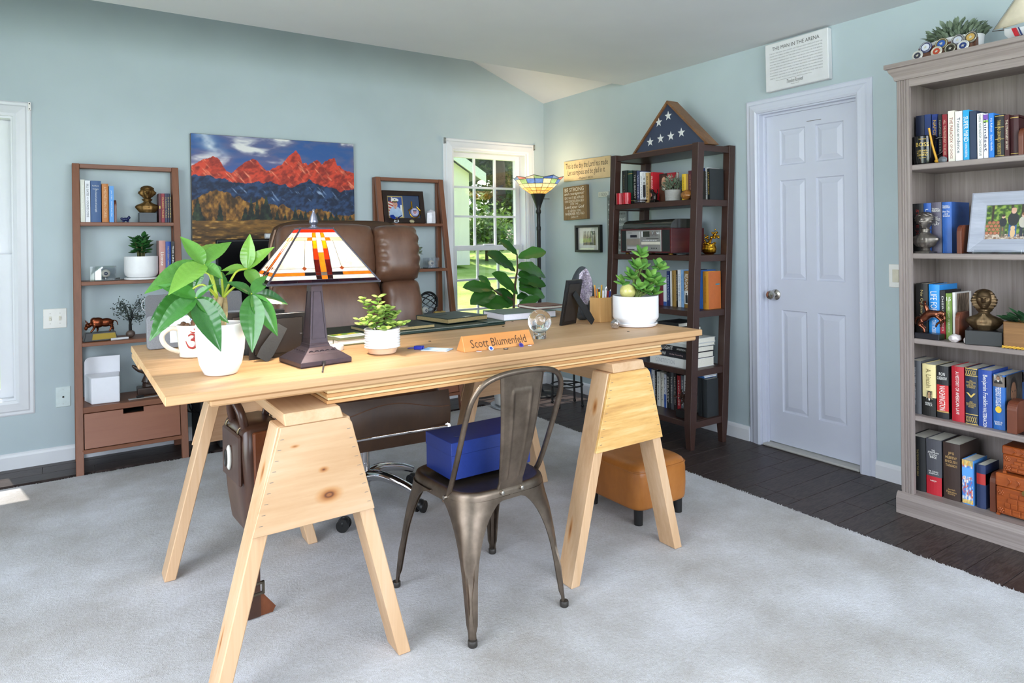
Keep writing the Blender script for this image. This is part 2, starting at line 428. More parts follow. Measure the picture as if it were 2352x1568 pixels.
while y < 4.36:
    j = r.choice((None, 2.95, 3.1, 3.25, 3.4))
    if j: plank(2.7, j, y, PWID); plank(j, 3.56, y, PWID)
    else: plank(2.7, 3.56, y, PWID)
    y += PWID
while y < YB - .02:
    x = XL + r.choice((0, .3, .55)); plank(XL, x, y, PWID) if x > XL else None
    while x < XR - .02:
        L = min(r.choice((.95, 1.2, 1.45)), XR - x); plank(x, round(x + L, 2), y, PWID); x = round(x + L, 2)
    y += PWID
# baseboards
def base_profile(mb, axis, a, b, at):   # axis 0: runs along x on the back wall; axis 1: along y on the right wall
    pr = [(0, 0), (.016, 0), (.016, .07), (.012, .082), (.006, .09), (0, .09)]
    if axis == 0: mb.prism([(at - p, z) for p, z in pr], 0, a, b)
    else: mb.prism([(z, at - p) for p, z in pr], 1, a, b)
bb = MB(); base_profile(bb, 0, XL, XR, YB); struct(obj('baseboard_back', bb, M_trim))
bb = MB(); base_profile(bb, 1, DY1 + .072, YB - .017, XR); base_profile(bb, 1, YF, 1.876, XR); struct(obj('baseboard_right', bb, M_trim))
# ------------------------------------------------------------------ door on the right wall
cas = [(0, 0), (0, .018), (.012, .024), (.03, .02), (.05, .017), (.058, .011), (.075, .011), (.083, .006), (.083, 0)]
tr = MB(); _a, _b = DY0 + .012, DY1 - .012
tr.rings([[(XR - d, _a - p, 0), (XR - d, _a - p, DZ - .012 + p), (XR - d, _b + p, DZ - .012 + p), (XR - d, _b + p, 0)] for p, d in cas], False, False, closed=False)
tr.f = [f[::-1] for f in tr.f]
tm = struct(obj('trim_2', tr, M_trim_bluelit))
jb = MB()
jb.box(XR - .004, DY0, 0, XR + .14, DY0 + .02, DZ); jb.box(XR - .004, DY1 - .02, 0, XR + .14, DY1, DZ); jb.box(XR - .004, DY0 + .02, DZ - .02, XR + .14, DY1 - .02, DZ)
jb.box(XR + .035, DY0 + .02, 0, XR + .05, DY0 + .032, DZ - .02); jb.box(XR + .035, DY1 - .032, 0, XR + .05, DY1 - .02, DZ - .02); jb.box(XR + .035, DY0 + .032, DZ - .032, XR + .05, DY1 - .032, DZ - .02)
obj('door_jamb', jb, M_trim_bluelit, tm)
th = MB(); th.box(XR - .012, DY0 + .021, .0005, XR + .12, DY1 - .021, .014)
struct(obj('trim_3', th, mat('#BDBAB5', .5, key='threshold'), bevel=.004))
door = sempty('door_1', (XR + .052, DY1 - .022, .02))
dw, dh = (DY1 - DY0) - .044, DZ - .045                                   # local: x toward -Y, front faces -X
door.rotation_euler = (0, 0, -PI / 2)
rows = [(.195, .815), (1.0, 1.6), (1.69, 1.905)]; colsx = [(.095, .265), (dw - .265 + .02, dw - .075)]
colsx = [(.10, .268), (dw - .268, dw - .10)]
sl = MB(); T = .035
sl.box(0, .0, 0, colsx[0][0], T, dh); sl.box(colsx[1][1], 0, 0, dw, T, dh); sl.box(colsx[0][1], 0, 0, colsx[1][0], T, dh)
zz = [0] + [z for rr in rows for z in rr] + [dh]
for cx in colsx:
    for i in range(0, len(zz), 2): sl.box(cx[0], 0, zz[i], cx[1], T, zz[i + 1])
obj('slab', sl, M_trim_bluelit, door)
pm = {}
for cx in colsx:
    for rr in rows:
        w, h = cx[1] - cx[0], rr[1] - rr[0]
        k = round(h, 3)
        if k not in pm:
            mb = MB(); e = .012
            def ring(o, d): return [(o, d, o), (w - o, d, o), (w - o, d, h - o), (o, d, h - o)]
            mb.rings([ring(0, 0), ring(.006, .008), ring(e, .0085), ring(.038, .001), ring(.04, .001)], capa=False, capb=True)
            mb.f = [f[::-1] for f in mb.f]
            pm[k] = mb.mesh('panel')
        link('panel', pm[k], M_trim_bluelit, door, (cx[0], 0, rr[0]))
nickel = mat('#C9C4BC', .22, 1, key='satin_nickel')
kb = MB(); kb.lathe([(.033, 0), (.033, .004), (.028, .008), (.013, .012), (.011, .03), (.02, .036), (.028, .046), (.029, .056), (.024, .064), (.01, .068)], 20, axis=1)
kb.v = [(x, -y, z) for x, y, z in kb.v]; kb.f = [f[::-1] for f in kb.f]
obj('door_knob', kb, nickel, door, smooth=40, loc=(.062, 0, .905))
sc_ = MB(); sc_.box(.28, -.001, 1.93, .37, .0005, 1.933); obj('scratch', sc_, mat('#6C6660', .6), door)
# ------------------------------------------------------------------ windows on the back wall
M_glass = glass('pane')
def window(name, w, muntins):
    x0, x1, z0, z1 = w
    root = sempty(name, (x0, YB, z0)); W_, H_ = x1 - x0, z1 - z0
    c = MB()
    c.rings([[(-p, -d, -p), (W_ + p, -d, -p), (W_ + p, -d, H_ + p), (-p, -d, H_ + p)] for p, d in [(-.008, 0), (-.008, .018), (.008, .024), (.026, .02), (.05, .016), (.058, .01), (.072, .01), (.08, .005), (.08, 0)]], False, False)
    obj('window_casing', c, M_trim, root)
    j = MB()
    j.box(-.004, 0, 0, .018, .14, H_); j.box(W_ - .018, 0, 0, W_ + .004, .14, H_); j.box(.018, 0, 0, W_ - .018, .14, .02); j.box(.018, 0, H_ - .02, W_ - .018, .14, H_)
    obj('window_jamb', j, M_trim, root)
    mid = H_ * .515 - .02
    for kind, za, zb, yy in (('lower', .02, mid + .02, .045), ('upper', mid - .02, H_ - .02, .085)):
        s = MB(); f = .045 if muntins else .065; xa, xb = .018, W_ - .018
        s.box(xa, yy, za, xa + f, yy + .035, zb); s.box(xb - f, yy, za, xb, yy + .035, zb)
        s.box(xa + f, yy, za, xb - f, yy + .035, za + (.05 if kind == 'lower' else .04)); s.box(xa + f, yy, zb - .04, xb - f, yy + .035, zb)
        so = obj('sash', s, M_trim, root, bevel=.003)
        ga, gb, gx0, gx1 = za + (.05 if kind == 'lower' else .04), zb - .04, xa + f, xb - f
        if muntins:
            mm = MB(); nx, nz = 3, 3
            for i in range(1, nx): xx = gx0 + (gx1 - gx0) * i / nx; mm.box(xx - .009, yy + .008, ga, xx + .009, yy + .027, gb)
            ob = obj('muntin', mm, M_trim, so)
            for i in range(1, nz): 
                m2 = MB(); zc = ga + (gb - ga) * i / nz; m2.box(gx0, yy + .009, zc - .009, gx1, yy + .026, zc + .009); obj('muntin', m2, M_trim, so)
            for i in range(nx):
                for k in range(nz):
                    a, b_ = gx0 + (gx1 - gx0) * i / nx, gx0 + (gx1 - gx0) * (i + 1) / nx; c0, c1 = ga + (gb - ga) * k / nz, ga + (gb - ga) * (k + 1) / nz
                    g = MB(); g.box(a, yy + .016, c0, b_, yy + .019, c1); obj('pane', g, M_glass, so)
        else:
            g = MB(); g.box(gx0, yy + .016, ga, gx1, yy + .019, gb); obj('pane', g, M_glass, so)
    lk = MB(); lk.box(W_ / 2 - .05, .03, mid + .022, W_ / 2 + .05, .06, mid + .034); obj('sash_lock', lk, M_trim, root, bevel=.003)
    br = mat('#B9B6B0', .3, .9, key='bracket_steel')
    for xx in (-.078, W_ + .066):
        b = MB(); b.box(xx, -.026, H_ + .03, xx + .012, -.004, H_ + .078); bo = obj('curtain_bracket', b, br, root)
        d = MB(); d.box(xx + .003, -.0275, H_ + .036, xx + .009, -.0255, H_ + .042); obj('screw', d, mat('#2B2B2B', .4), bo); d = MB(); d.box(xx + .003, -.0275, H_ + .066, xx + .009, -.0255, H_ + .072); obj('screw', d, mat('#2B2B2B', .4), bo)
    return root
window('window_1', w1, False); window('window_2', w2, True)
def big_window(name, loc, rz, W_, H_, n):
    root = sempty(name, loc, rz); f = MB()
    f.box(0, 0, 0, W_, .08, .05); f.box(0, 0, H_ - .05, W_, .08, H_)
    for i in range(n + 1): x = (W_ - .05) * i / n; f.box(x, 0, .05, x + .05, .08, H_ - .05)
    obj('window_frame', f, M_trim, root)
    for i in range(n):
        g = MB(); g.box((W_ - .05) * i / n + .05, .03, .05, (W_ - .05) * (i + 1) / n, .035, H_ - .05); obj('pane', g, M_glass, root)
big_window('window_3', (-.65, YF - .12, .35), 0, 3.7, 2.05, 4)
big_window('window_4', (XL - .02, -.35, .15), PI / 2, 3.1, 2.15, 3)
# wall plates
ivory = mat('#EDEBE6', .35, var=.02)
t_ = thing('light_switch', 'white double toggle switch plate on the aqua wall beside the left window', 'switch', (-.053, YB, .849))
mb = MB(); mb.box(-.058, -.006, -.058, .058, 0, .058); obj('plate', mb, ivory, t_, bevel=.003)
for x in (-.024, .024):
    mb = MB(); mb.box(x - .006, -.0085, -.013, x + .006, -.006, .013); mb.box(x - .004, -.017, -.002 if x > 0 else -.008, x + .004, -.008, .008 if x > 0 else .002); obj('toggle', mb, mat('#DDD8C8', .4), t_)
    for z in (-.03, .03): mb = MB(); mb.lathe([(.003, -.0075), (.003, -.006)], 8, (x, 0, z), axis=1); obj('screw', mb, mat('#B9B5AE', .4, .6), t_)
t_ = thing('cable_plate', 'blank white wall plate with a dark coaxial jack low on the aqua wall', 'wall plate', (-.018, YB, .381))
mb = MB(); mb.box(-.037, -.006, -.06, .037, 0, .06); obj('plate', mb, mat('#D5E2E2', .4), t_, bevel=.003)
mb = MB(); mb.lathe([(.005, -.014), (.005, -.006)], 10, (0, 0, 0), axis=1); obj('coax_jack', mb, mat('#1D1C1A', .35, .5), t_)
for z in (-.042, .042): mb = MB(); mb.lathe([(.003, -.0075), (.003, -.006)], 8, (0, 0, z), axis=1); obj('screw', mb, mat('#C9CFCF', .4), t_)
t_ = thing('light_switch', 'single white rocker switch plate on the wall between door and grey bookcase', 'switch', (XR, 1.765, 1.07), -PI / 2)
mb = MB(); mb.box(-.036, -.006, -.06, .036, 0, .06); obj('plate', mb, ivory, t_, bevel=.003)
mb = MB(); mb.box(-.016, -.01, -.033, .016, -.006, .033); obj('rocker', mb, mat('#D9D2BE', .4), t_, bevel=.002)
# ------------------------------------------------------------------ rug
def rugmat():
    m, t, b = newmat('pale_carpet'); co = coords(t)
    big = noise(t, co, 2.1, 4, .6); fine = noise(t, co, 420, 2, .7); mid = noise(t, co, 90, 3, .6)
    a = t.nodes.new('ShaderNodeMath'); a.operation = 'MULTIPLY_ADD'; a.inputs[1].default_value = .55; t.links.new(big, a.inputs[0])
    h = t.nodes.new('ShaderNodeMath'); h.operation = 'MULTIPLY_ADD'; h.inputs[1].default_value = .3; t.links.new(fine, h.inputs[0])
    h2 = t.nodes.new('ShaderNodeMath'); h2.operation = 'MULTIPLY'; h2.inputs[1].default_value = .15; t.links.new(mid, h2.inputs[0]); t.links.new(h2.outputs[0], h.inputs[2])
    t.links.new(h.outputs[0], a.inputs[2])
    t.links.new(ramp(t, a.outputs[0], [(.36, '#AFA8A2'), (.5, '#CCC9C9'), (.62, '#E6E5EA')]), b.inputs['Base Color'])
    b.inputs['Roughness'].default_value = .95; b.inputs['Specular IOR Level'].default_value = .1; b.inputs['Sheen Weight'].default_value = .15
    ad = t.nodes.new('ShaderNodeMath'); ad.operation = 'ADD'; t.links.new(fine, ad.inputs[0]); t.links.new(mid, ad.inputs[1])
    bump(t, b, ad.outputs[0], .9, .006); return m
RUG = (-1.35, -1.9, 2.80, 4.387); RZ = .014
M_rug = rugmat()
rb = MB(); nx, ny = 90, 130
def rugpt(a, b):
    x = RUG[0] + (RUG[2] - RUG[0]) * a; y = RUG[1] + (RUG[3] - RUG[1]) * b
    e = min(a * (RUG[2] - RUG[0]), (1 - a) * (RUG[2] - RUG[0]), b * (RUG[3] - RUG[1]), (1 - b) * (RUG[3] - RUG[1]))
    if a in (0, 1): x += .004 * math.sin(y * 60) + .004 * math.sin(y * 23.)
    if b in (0, 1): y += .004 * math.sin(x * 57) + .004 * math.sin(x * 21.)
    return (x, y, RZ - .004 * (e < 1e-6) + .0002 * math.sin(x * 9 + 2 * math.sin(y * 4)) * (e > .05))
rb.grid(rugpt, nx, ny)
edge = [i for i in range(nx)] + [j * nx + nx - 1 for j in range(1, ny)] + [(ny - 1) * nx + i for i in range(nx - 2, -1, -1)] + [j * nx for j in range(ny - 2, 0, -1)]
n0 = len(rb.v); rb.v += [(rb.v[i][0], rb.v[i][1], .0005) for i in edge]
for k in range(len(edge)): k2 = (k + 1) % len(edge); rb.f.append((edge[k], n0 + k, n0 + k2, edge[k2]))
rug = tag(obj('rug', rb, M_rug, smooth=60), 'large pale grey cut-pile rug under the desk and chairs', 'rug')
tf = MB(); rr_ = random.Random(5)
for k in range(2600):
    s_ = rr_.random()
    if s_ < .62: x, y = RUG[2] + rr_.uniform(-.006, .01), rr_.uniform(.2, RUG[3])
    else: x, y = rr_.uniform(-.6, RUG[2]), RUG[3] + rr_.uniform(-.006, .01)
    d = rr_.uniform(.002, .004); h = rr_.uniform(.007, .0132); ox, oy = rr_.uniform(-.005, .008), rr_.uniform(-.005, .008)
    tf.add([(x - d, y - d, .001), (x + d, y - d, .001), (x, y + d, .001), (x + ox, y + oy, h)], [(0, 1, 3), (1, 2, 3), (2, 0, 3)])
stuff(obj('edge_tufts', tf, M_rug, rug))
# ------------------------------------------------------------------ garden seen through the windows
def grassmat():
    m, t, b = newmat('lawn_grass'); co = coords(t)
    n = noise(t, co, 1.3, 6, .7); t.links.new(ramp(t, n, [(.3, '#7FA83C'), (.5, '#A5C65A'), (.7, '#C9DB88')]), b.inputs['Base Color'])
    b.inputs['Roughness'].default_value = .9; bump(t, b, noise(t, co, 40, 4), .8, .03); return m
lw = MB(); lw.grid(lambda a, b: (-25 + 60 * a, YB + .2 + 45 * b, -.25 + 1.55 * min(1, (45 * b) / 17)), 30, 40)
struct(obj('ground', lw, grassmat(), smooth=60))
g2 = MB(); g2.box(-40, -40, -.6, 40, YB + .2, -.3); struct(obj('ground', g2, grassmat()))
sh = thing('garden_shed', 'pale yellow gabled garden shed standing on the lawn beyond the window', 'shed', (5.1, 14.2, .98))
M_shed = mat('#FFF2E4', .7, var=.02, scale=3)
mb = MB(); mb.prism([(-.3, -4), (-.3, 3.15), (1.95, 3.15), (4.05, -.42), (1.95, -4)], 1, 0, 3.0); obj('wall', mb, M_shed, sh)
for sg in (1, -1):
    mb = MB(); x0, z0, x1, z1 = (-.42, 4.12, 3.5, 1.80) if sg > 0 else (-.42, 4.12, -4.34, 1.80)
    mb.hexa([(x0, -.2, z0), (x1, -.2, z1), (x1, 3.2, z1), (x0, 3.2, z0)] if sg > 0 else [(x1, -.2, z1), (x0, -.2, z0), (x0, 3.2, z0), (x1, 3.2, z1)],
            [(x0, -.2, z0 + .12), (x1, -.2, z1 + .12), (x1, 3.2, z1 + .12), (x0, 3.2, z0 + .12)] if sg > 0 else [(x1, -.2, z1 + .12), (x0, -.2, z0 + .12), (x0, 3.2, z0 + .12), (x1, 3.2, z1 + .12)])
    obj('roof', mb, mat('#8F8F8C', .8, key='shingle'), sh)
    mb = MB(); mb.hexa([(x0, -.24, z0 - .1), (x1, -.24, z1 - .1), (x1, -.2, z1 - .1), (x0, -.2, z0 - .1)] if sg > 0 else [(x1, -.24, z1 - .1), (x0, -.24, z0 - .1), (x0, -.2, z0 - .1), (x1, -.2, z1 - .1)],
            [(x0, -.24, z0 + .14), (x1, -.24, z1 + .14), (x1, -.2, z1 + .14), (x0, -.2, z0 + .14)] if sg > 0 else [(x1, -.24, z1 + .14), (x0, -.24, z0 + .14), (x0, -.2, z0 + .14), (x1, -.2, z1 + .14)])
    obj('fascia', mb, mat('#F2F1EA', .6), sh)
for x0 in (.2, 1.25):
    mb = MB(); mb.box(x0, -.05, -.2, x0 + 1.0, 0, 1.72); d = obj('shed_door', mb, mat('#FFF4EA', .7), sh)
    for z in (0, 1.5): m2 = MB(); m2.box(x0 + .06, -.07, z, x0 + .94, -.05, z + .06); obj('batten', m2, mat('#D8D2B4', .7), d)
    m2 = MB(); xh = x0 + .92 if x0 < 1 else x0 + .04; m2.box(xh, -.09, .7, xh + .05, -.05, .85); obj('handle', m2, mat('#555550', .5), d)
mb = MB(); mb.box(.05, -.06, 1.74, 2.4, 0, 1.86); obj('door_header', mb, mat('#F2F1EA', .6), sh)
LEAFT = [leafmat('tree_dark', '#2F4A22', '#5C7D3A'), leafmat('tree_mid', '#4A6B2C', '#86A552'), leafmat('tree_pale', '#5F8340', '#A3BC72')]
def tree(x, y, h, rad, mi, label, seed, n=9000):
    rr = random.Random(seed); t = thing('tree', label, 'tree', (x, y, 1.2), 0, None)
    tr = MB(); tr.tube([(0, 0, -.6), (.1, 0, h * .3), (-.1, .1, h * .6), (0, 0, h * .9)], [.3, .24, .15, .05], 8, smooth=3); obj('trunk', tr, mat('#5A4A3C', .9, bmp=.4), t, smooth=50)
    cl = [(rr.uniform(-.7, .7) * rad, rr.uniform(-.6, .6) * rad, rr.uniform(.12, .95) * h, rr.uniform(.28, .5) * rad) for _ in range(34)]
    vs = []; fs = []
    for k in range(n):
        c = rr.choice(cl); a, b_ = rr.uniform(0, 2 * PI), math.acos(rr.uniform(-1, 1)); q = c[3] * rr.uniform(.6, 1.05)
        p = Vector((c[0] + q * math.sin(b_) * math.cos(a), c[1] + q * math.sin(b_) * math.sin(a), c[2] + q * math.cos(b_)))
        e = Euler((rr.uniform(-1.2, 1.2), rr.uniform(-1.2, 1.2), rr.uniform(0, 6))).to_matrix(); L = rr.uniform(.12, .24)
        i = len(vs); vs += [tuple(p + e @ Vector(w)) for w in ((-L * .5, 0, 0), (0, -L, 0), (L * .5, 0, .02), (0, L, 0))]; fs.append((i, i + 1, i + 2, i + 3))
    mb = MB(); mb.v = vs; mb.f = fs; stuff(obj('foliage', mb, LEAFT[mi], t))
tree(5.6, 21.5, 8.5, 1.7, 2, 'pale green tree behind the left slope of the shed roof', 1)
tree(9.6, 22.0, 9.0, 1.75, 1, 'mid green tree rising behind the right end of the shed', 2)
tree(13.4, 21.0, 9.2, 1.7, 0, 'dark green tree to the right of the shed', 3)
tree(9.0, 32.0, 15.0, 4.0, 0, 'tall dark tree in the far row behind the shed', 4, 16000)
tree(18.8, 27.0, 12., 3.2, 1, 'broad tree at the right edge of the view through the window', 5, 16000)
tree(-5.5, 26.0, 12., 3.5, 1, 'tree standing beyond the left window', 6)
for i, (x, y) in enumerate(((9.6, 15.6), (11.9, 15.0))):
    rr = random.Random(40 + i); t_ = thing('shrub', ['low green shrub beside the right shed wall', 'low green shrub farther right of the shed wall'][i], 'shrub', (x, y, 1.0))
    mb = MB()
    for k in range(1500):
        p = Vector((rr.gauss(0, .38), rr.gauss(0, .38), abs(rr.gauss(.45, .35)))); e = Euler((rr.uniform(-1, 1), rr.uniform(-1, 1), rr.uniform(0, 6))).to_matrix(); L = .09
        mb.add([tuple(p + e @ Vector(w)) for w in ((-L * .5, 0, 0), (0, -L, 0), (L * .5, 0, .02), (0, L, 0))], [(0, 1, 2, 3)])
    stuff(obj('foliage', mb, LEAFT[1], t_))
    mb = MB(); mb.cyl((0, 0, -.3), (0, 0, .6), .05, .03, 6); obj('stem', mb, mat('#5A4A3C', .9), t_)
# ------------------------------------------------------------------ desk on two sawhorses
DZT = .895
oak = lambda k, ax, kn=(): wood('desk_' + k, '#A37A50', '#C2986C', '#D3AE88', ax, 9, .5, kn, .4, 16, .08, .4)
pine = lambda k, ax, kn=(): wood('pine_' + k, '#B48A60', '#CCA680', '#DABB9A', ax, 11, .55, kn, .35, 14, .06, .5)
desk = thing('desk', 'long pale wooden plank desk top laid across two sawhorses', 'desk', (1.2, 2.4, .845))
def dl(x, y, z): return (x - 1.2, y - 2.4, z - .845)
def dbox(name, x0, y0, z0, x1, y1, z1, m, bev=.002):
    mb = MB(); mb.box(*dl(x0, y0, z0), *dl(x1, y1, z1)); return obj(name, mb, m, desk, bevel=bev)
px = [1.885, 2.335, 2.93]
top_k = [((-.27, .06, .05), .0, (1, 1, 1))]
dbox('plank', .205, px[0], .871, 2.215, px[1] - .001, DZT, oak('top', 0))
dbox('plank', .205, px[1] + .001, .871, 2.215, px[2], DZT - .0005, oak('top', 0))
dbox('under_board', .312, 1.9, .8505, 2.195, 2.43, .8695, oak('edge', 0), .005)
dbox('under_board', .205, 2.62, .8505, 2.18, 2.9, .8695, oak('edge', 0), .003)
dbox('dowel', .222, 2.595, .872, .24, 2.62, .884, oak('edge', 1), .004)
ply = []
pz = [.8085, .8185, .8275, .8385, .849]
for i in range(4):
    o = .004 if i == 1 else (.002 if i == 3 else 0)
    dbox('ply_layer', .628 + o, 1.915 + o, pz[i] + .0004, 2.005 - o, 2.86 - o, pz[i + 1] - .0004, wood('ply%d' % (i % 2), *(('#A87645', '#C08D58', '#D0A673') if i % 2 == 0 else ('#C79C66', '#D9B684', '#E4C79B')), 0, 16, .6, (), .4, 16), .0015)
for i, (x, y) in enumerate(((.99, 2.28), (1.03, 2.21), (1.16, 2.31), (1.75, 2.62), (1.93, 2.03), (1.62, 2.5))):
    mb = MB(); mb.lathe([(.0055, .0002), (.0055, .0012)], 10, dl(x, y, DZT)); obj('plugged_hole', mb, mat('#2A221C', .7), desk)
# sawhorses
def leg(mb, xf, xt, y0, y1, z1, inner):    # sloping 2x4: foot x range xf at z=0, top x range xt at z1
    mb.hexa([(xf[0], y0, 0), (xf[1], y0, 0), (xf[1], y1, 0), (xf[0], y1, 0)], [(xt[0], y0, z1), (xt[1], y0, z1), (xt[1], y1, z1), (xt[0], y1, z1)])
def sawhorse(x, label, kn, gm):
    t = thing('sawhorse', label, 'sawhorse', (x, 2.395, RZ + .0005), 0, 'sawhorses under the desk')
    lm = pine('leg', 2)
    for sx in (-1, 1):
        for sy in (-1, 1):
            mb = MB(); w = .082
            xf = sorted((sx * .29, sx * (.29 - .04))); xt = sorted((sx * .103, sx * (.103 - .045)))
            ya, yb = sorted((sy * .50, sy * (.50 - .089)))
            leg(mb, xf, xt, ya, yb, .757, 0)
            obj('leg', mb, pine('leg_%s' % ('a' if sx < 0 else 'b'), 2, kn.get((sx, sy), ())), t, bevel=.003)
    for sy in (-1, 1):
        mb = MB(); y0, y1 = sorted((sy * .5005, sy * .5135))
        mb.prism([(.757, -.098), (.757, .092), (.742, .105), (.475, .172), (.472, -.177), (.742, -.101)], 1, y0, y1)
        g = obj('gusset', mb, gm if sy < 0 else pine('leg_a', 0), t, bevel=.0015)
        if sy < 0:
            s = MB()
            for i in range(9):
                for sg in (-1, 1): 
                    z = .50 + i * .028; x_ = sg * (.165 - (z - .475) * .27) * .97; s.box(x_ - .005, y0 - .0006, z, x_ + .005, y0 + .001, z + .0012)
            stuff(obj('staples', s, mat('#8E8C88', .3, .9), g))
    mb = MB(); a = [(-.075, .7575), (.078, .7575), (.066, .793), (-.086, .793)]
    mb.prism([(.7575, -.085), (.7575, .082), (.7935, .07), (.7935, -.09)], 1, -.512, .46)
    obj('top_beam', mb, pine('beam', 1), t, bevel=.003)
    mb = MB(); mb.box(-.005, -.40, .69, .055, .40, .7565); obj('ridge_board', mb, pine('beam', 1), t, bevel=.002)
    return t
G1 = wood('gusset_knotty', '#B0855A', '#C39E78', '#D2B292', 0, 6, .5, (((.035, -.51, .545), .034, (.75, 1, 1.25)), ((.02, -.51, .62), .013, (.7, 1, 1.2)), ((-.06, -.51, .70), .01, (.6, 1, 1.6))), .3, 5, .05, .4)
G2 = wood('gusset_mottled', '#A8763F', '#D9A965', '#EFCF98', 0, 10, .5, (), .45, 5, .1, .42)
knl = {(-1, -1): (((-.13, -.46, .62), .02, (1.2, 1.2, .4)), ((-.25, -.44, .2), .022, (1, 2, .3)), ((-.25, -.42, .32), .018, (1, 1.6, .3)))}
knr = {(-1, -1): (((-.17, -.45, .42), .026, (1.2, 1.6, .4)), ((-.12, -.43, .74), .010, (1, .8, .7)), ((-.19, -.44, .34), .02, (1.2, 1.8, .25)))}
sawhorse(.585, 'left pine sawhorse with a big dark knot on its plywood gusset', knl, G1)
sawhorse(1.798, 'right pine sawhorse with a streaky mottled plywood gusset', knr, G2)
# ------------------------------------------------------------------ metal chair
def gunmetal():
    m, t, b = newmat('brushed_gunmetal'); co = coords(t)
    n = noise(t, co, 9, 5, .65); n2 = noise(t, co, 160, 3)
    t.links.new(ramp(t, n, [(.3, '#5E5247'), (.5, '#73665A'), (.7, '#89796B')]), b.inputs['Base Color'])
    b.inputs['Metallic'].default_value = .92
    mr = t.nodes.new('ShaderNodeMapRange'); mr.inputs[3].default_value = .30; mr.inputs[4].default_value = .48; t.links.new(n, mr.inputs[0]); t.links.new(mr.outputs[0], b.inputs['Roughness'])
    bump(t, b, n2, .06, .001); return m
GM = gunmetal()
ch = thing('metal_chair', 'gunmetal sheet-metal bistro chair with a blue box on its seat', 'chair', (1.222, 2.055, RZ), math.radians(2.5))
def sq(hw_r, hw_f, hd, z, n=48, rad=4.2, dy=0):
    out = []
    for i in range(n):
        a = 2 * PI * i / n; c, s = math.cos(a), math.sin(a)
        x = math.copysign(abs(c) ** (2 / rad), c); y = math.copysign(abs(s) ** (2 / rad), s)
        hw = hw_r + (hw_f - hw_r) * (y + 1) / 2
        out.append((x * hw, y * hd + dy, z))
    return out
mb = MB()
mb.rings([sq(.14, .15, .145, .430), sq(.15, .162, .157, .4325), sq(.163, .176, .172, .442), sq(.172, .186, .181, .446), sq(.18, .194, .189, .442), sq(.184, .198, .193, .43), sq(.186, .2, .195, .405), sq(.183, .197, .192, .405), sq(.181, .195, .19, .424)], True, False)
obj('seat', mb, GM, ch, smooth=50)
mb = MB()
for i in range(3): mb.lathe([(.006, .0002), (.006, .0012)], 10, (-.02 + .035 * i, .02, .4305))
stuff(obj('seat_holes', mb, mat('#26221F', .6), ch))
def chair_leg(sx, sy):
    top = Vector((sx * (.186 if sy < 0 else .2), sy * .195)); foot = Vector((sx * (.196 if sy < 0 else .222), sy * .245))
    H = .418; N = 22; R = []
    thk = .0022
    for k in range(N + 1):
        t = k / N; z = H * (1 - t)
        c = top.lerp(foot, t ** 1.1)
        half = (.186 if sy < 0 else .2) * .97
        arch = max(0, 1 - (t / .62)) if t < .62 else 0
        arm = .022 + (.054 - .022) * (1 - t) + (half - .054) * (1 - math.sqrt(max(0, 1 - arch ** 2.2)))
        if t > .9: arm = .019
        arm = min(arm, half)
        rad = min(arm * .8, .10 - .086 * min(1, t * 1.5))
        pts = []
        # arm along x (toward the middle), corner, arm along y; lips folded inwards
        lip = .006
        P = [(-arm, -lip)] + [(-arm + (arm - rad) * q, 0) for q in (0, .5, 1)]
        for q in range(1, 8):
            a = PI / 2 * q / 8; P.append((-rad + rad * math.sin(a), -rad + rad * math.cos(a)))
        P += [(0, -rad - (arm - rad) * q) for q in (0, .5, 1)] + [(-lip, -arm)]
        dent = .010 * math.exp(-((t - .62) / .2) ** 2)
        out = []
        for i, (a, b_) in enumerate(P):
            m_ = abs(i - 6.5)
            d = dent * (1 if m_ < 2.2 else .0)
            out.append((c.x + sx * (a - d * .7), c.y + sy * (b_ - d * .7), z))
        R.append(out)
    mb = MB(); mb.rings(R, False, False, closed=False)
    if sx * sy > 0: mb.f = [f[::-1] for f in mb.f]
    me = mb.mesh('leg', smooth=45)
    bm = bmesh.new(); bm.from_mesh(me); bmesh.ops.recalc_face_normals(bm, faces=bm.faces); bmesh.ops.solidify(bm, geom=bm.faces[:], thickness=thk); bm.to_mesh(me); bm.free()
    me.shade_smooth(); me.set_sharp_from_angle(angle=math.radians(45))
    o = link('leg', me, GM, ch)
    f = MB(); f.M = Matrix.Translation((foot.x - sx * .008, foot.y - sy * .008, 0)) @ Matrix.Rotation(PI / 4, 4, 'Z')
    f.lathe([(.013, 0), (.0155, .003), (.0155, .018), (.014, .02)], 12); obj('foot_cap', f, mat('#3B3733', .5, .3, key='foot_rubber'), o, smooth=50)
for sx in (-1, 1):
    for sy in (-1, 1): chair_leg(sx, sy)
mb = MB()
pts = [(-.180, -.085, .425), (-.184, -.115, .47), (-.187, -.165, .58), (-.188, -.215, .70), (-.18, -.243, .77), (-.145, -.262, .818), (-.08, -.27, .838), (0, -.272, .842)]
pts = pts + [(-x, y, z) for x, y, z in pts[-2::-1]]
mb.tube(pts, .0095, 10, smooth=4); obj('back_tube', mb, GM, ch, smooth=60)
mb = MB()
def spl(a, b):
    z = .43 + (.832 - .43) * b; w = .043 + .046 * b ** .8 + (.012 * max(0, 1 - b / .08)); x = (a * 2 - 1) * w
    y = -.186 - .084 * b - .012 * math.sin(PI * b) 
    u = abs(a * 2 - 1); wi = .42
    gr = 0
    if .12 < b < .84:
        gr = .0035 * math.exp(-((u - .45) / .07) ** 2)
    elif .84 <= b < .88 and u < .5: gr = .0035 * math.exp(-((b - .855) / .012) ** 2)
    if u > .93: y += .004
    return (x, y - gr, z)
mb.grid(spl, 41, 50); me = mb.mesh('back_splat')
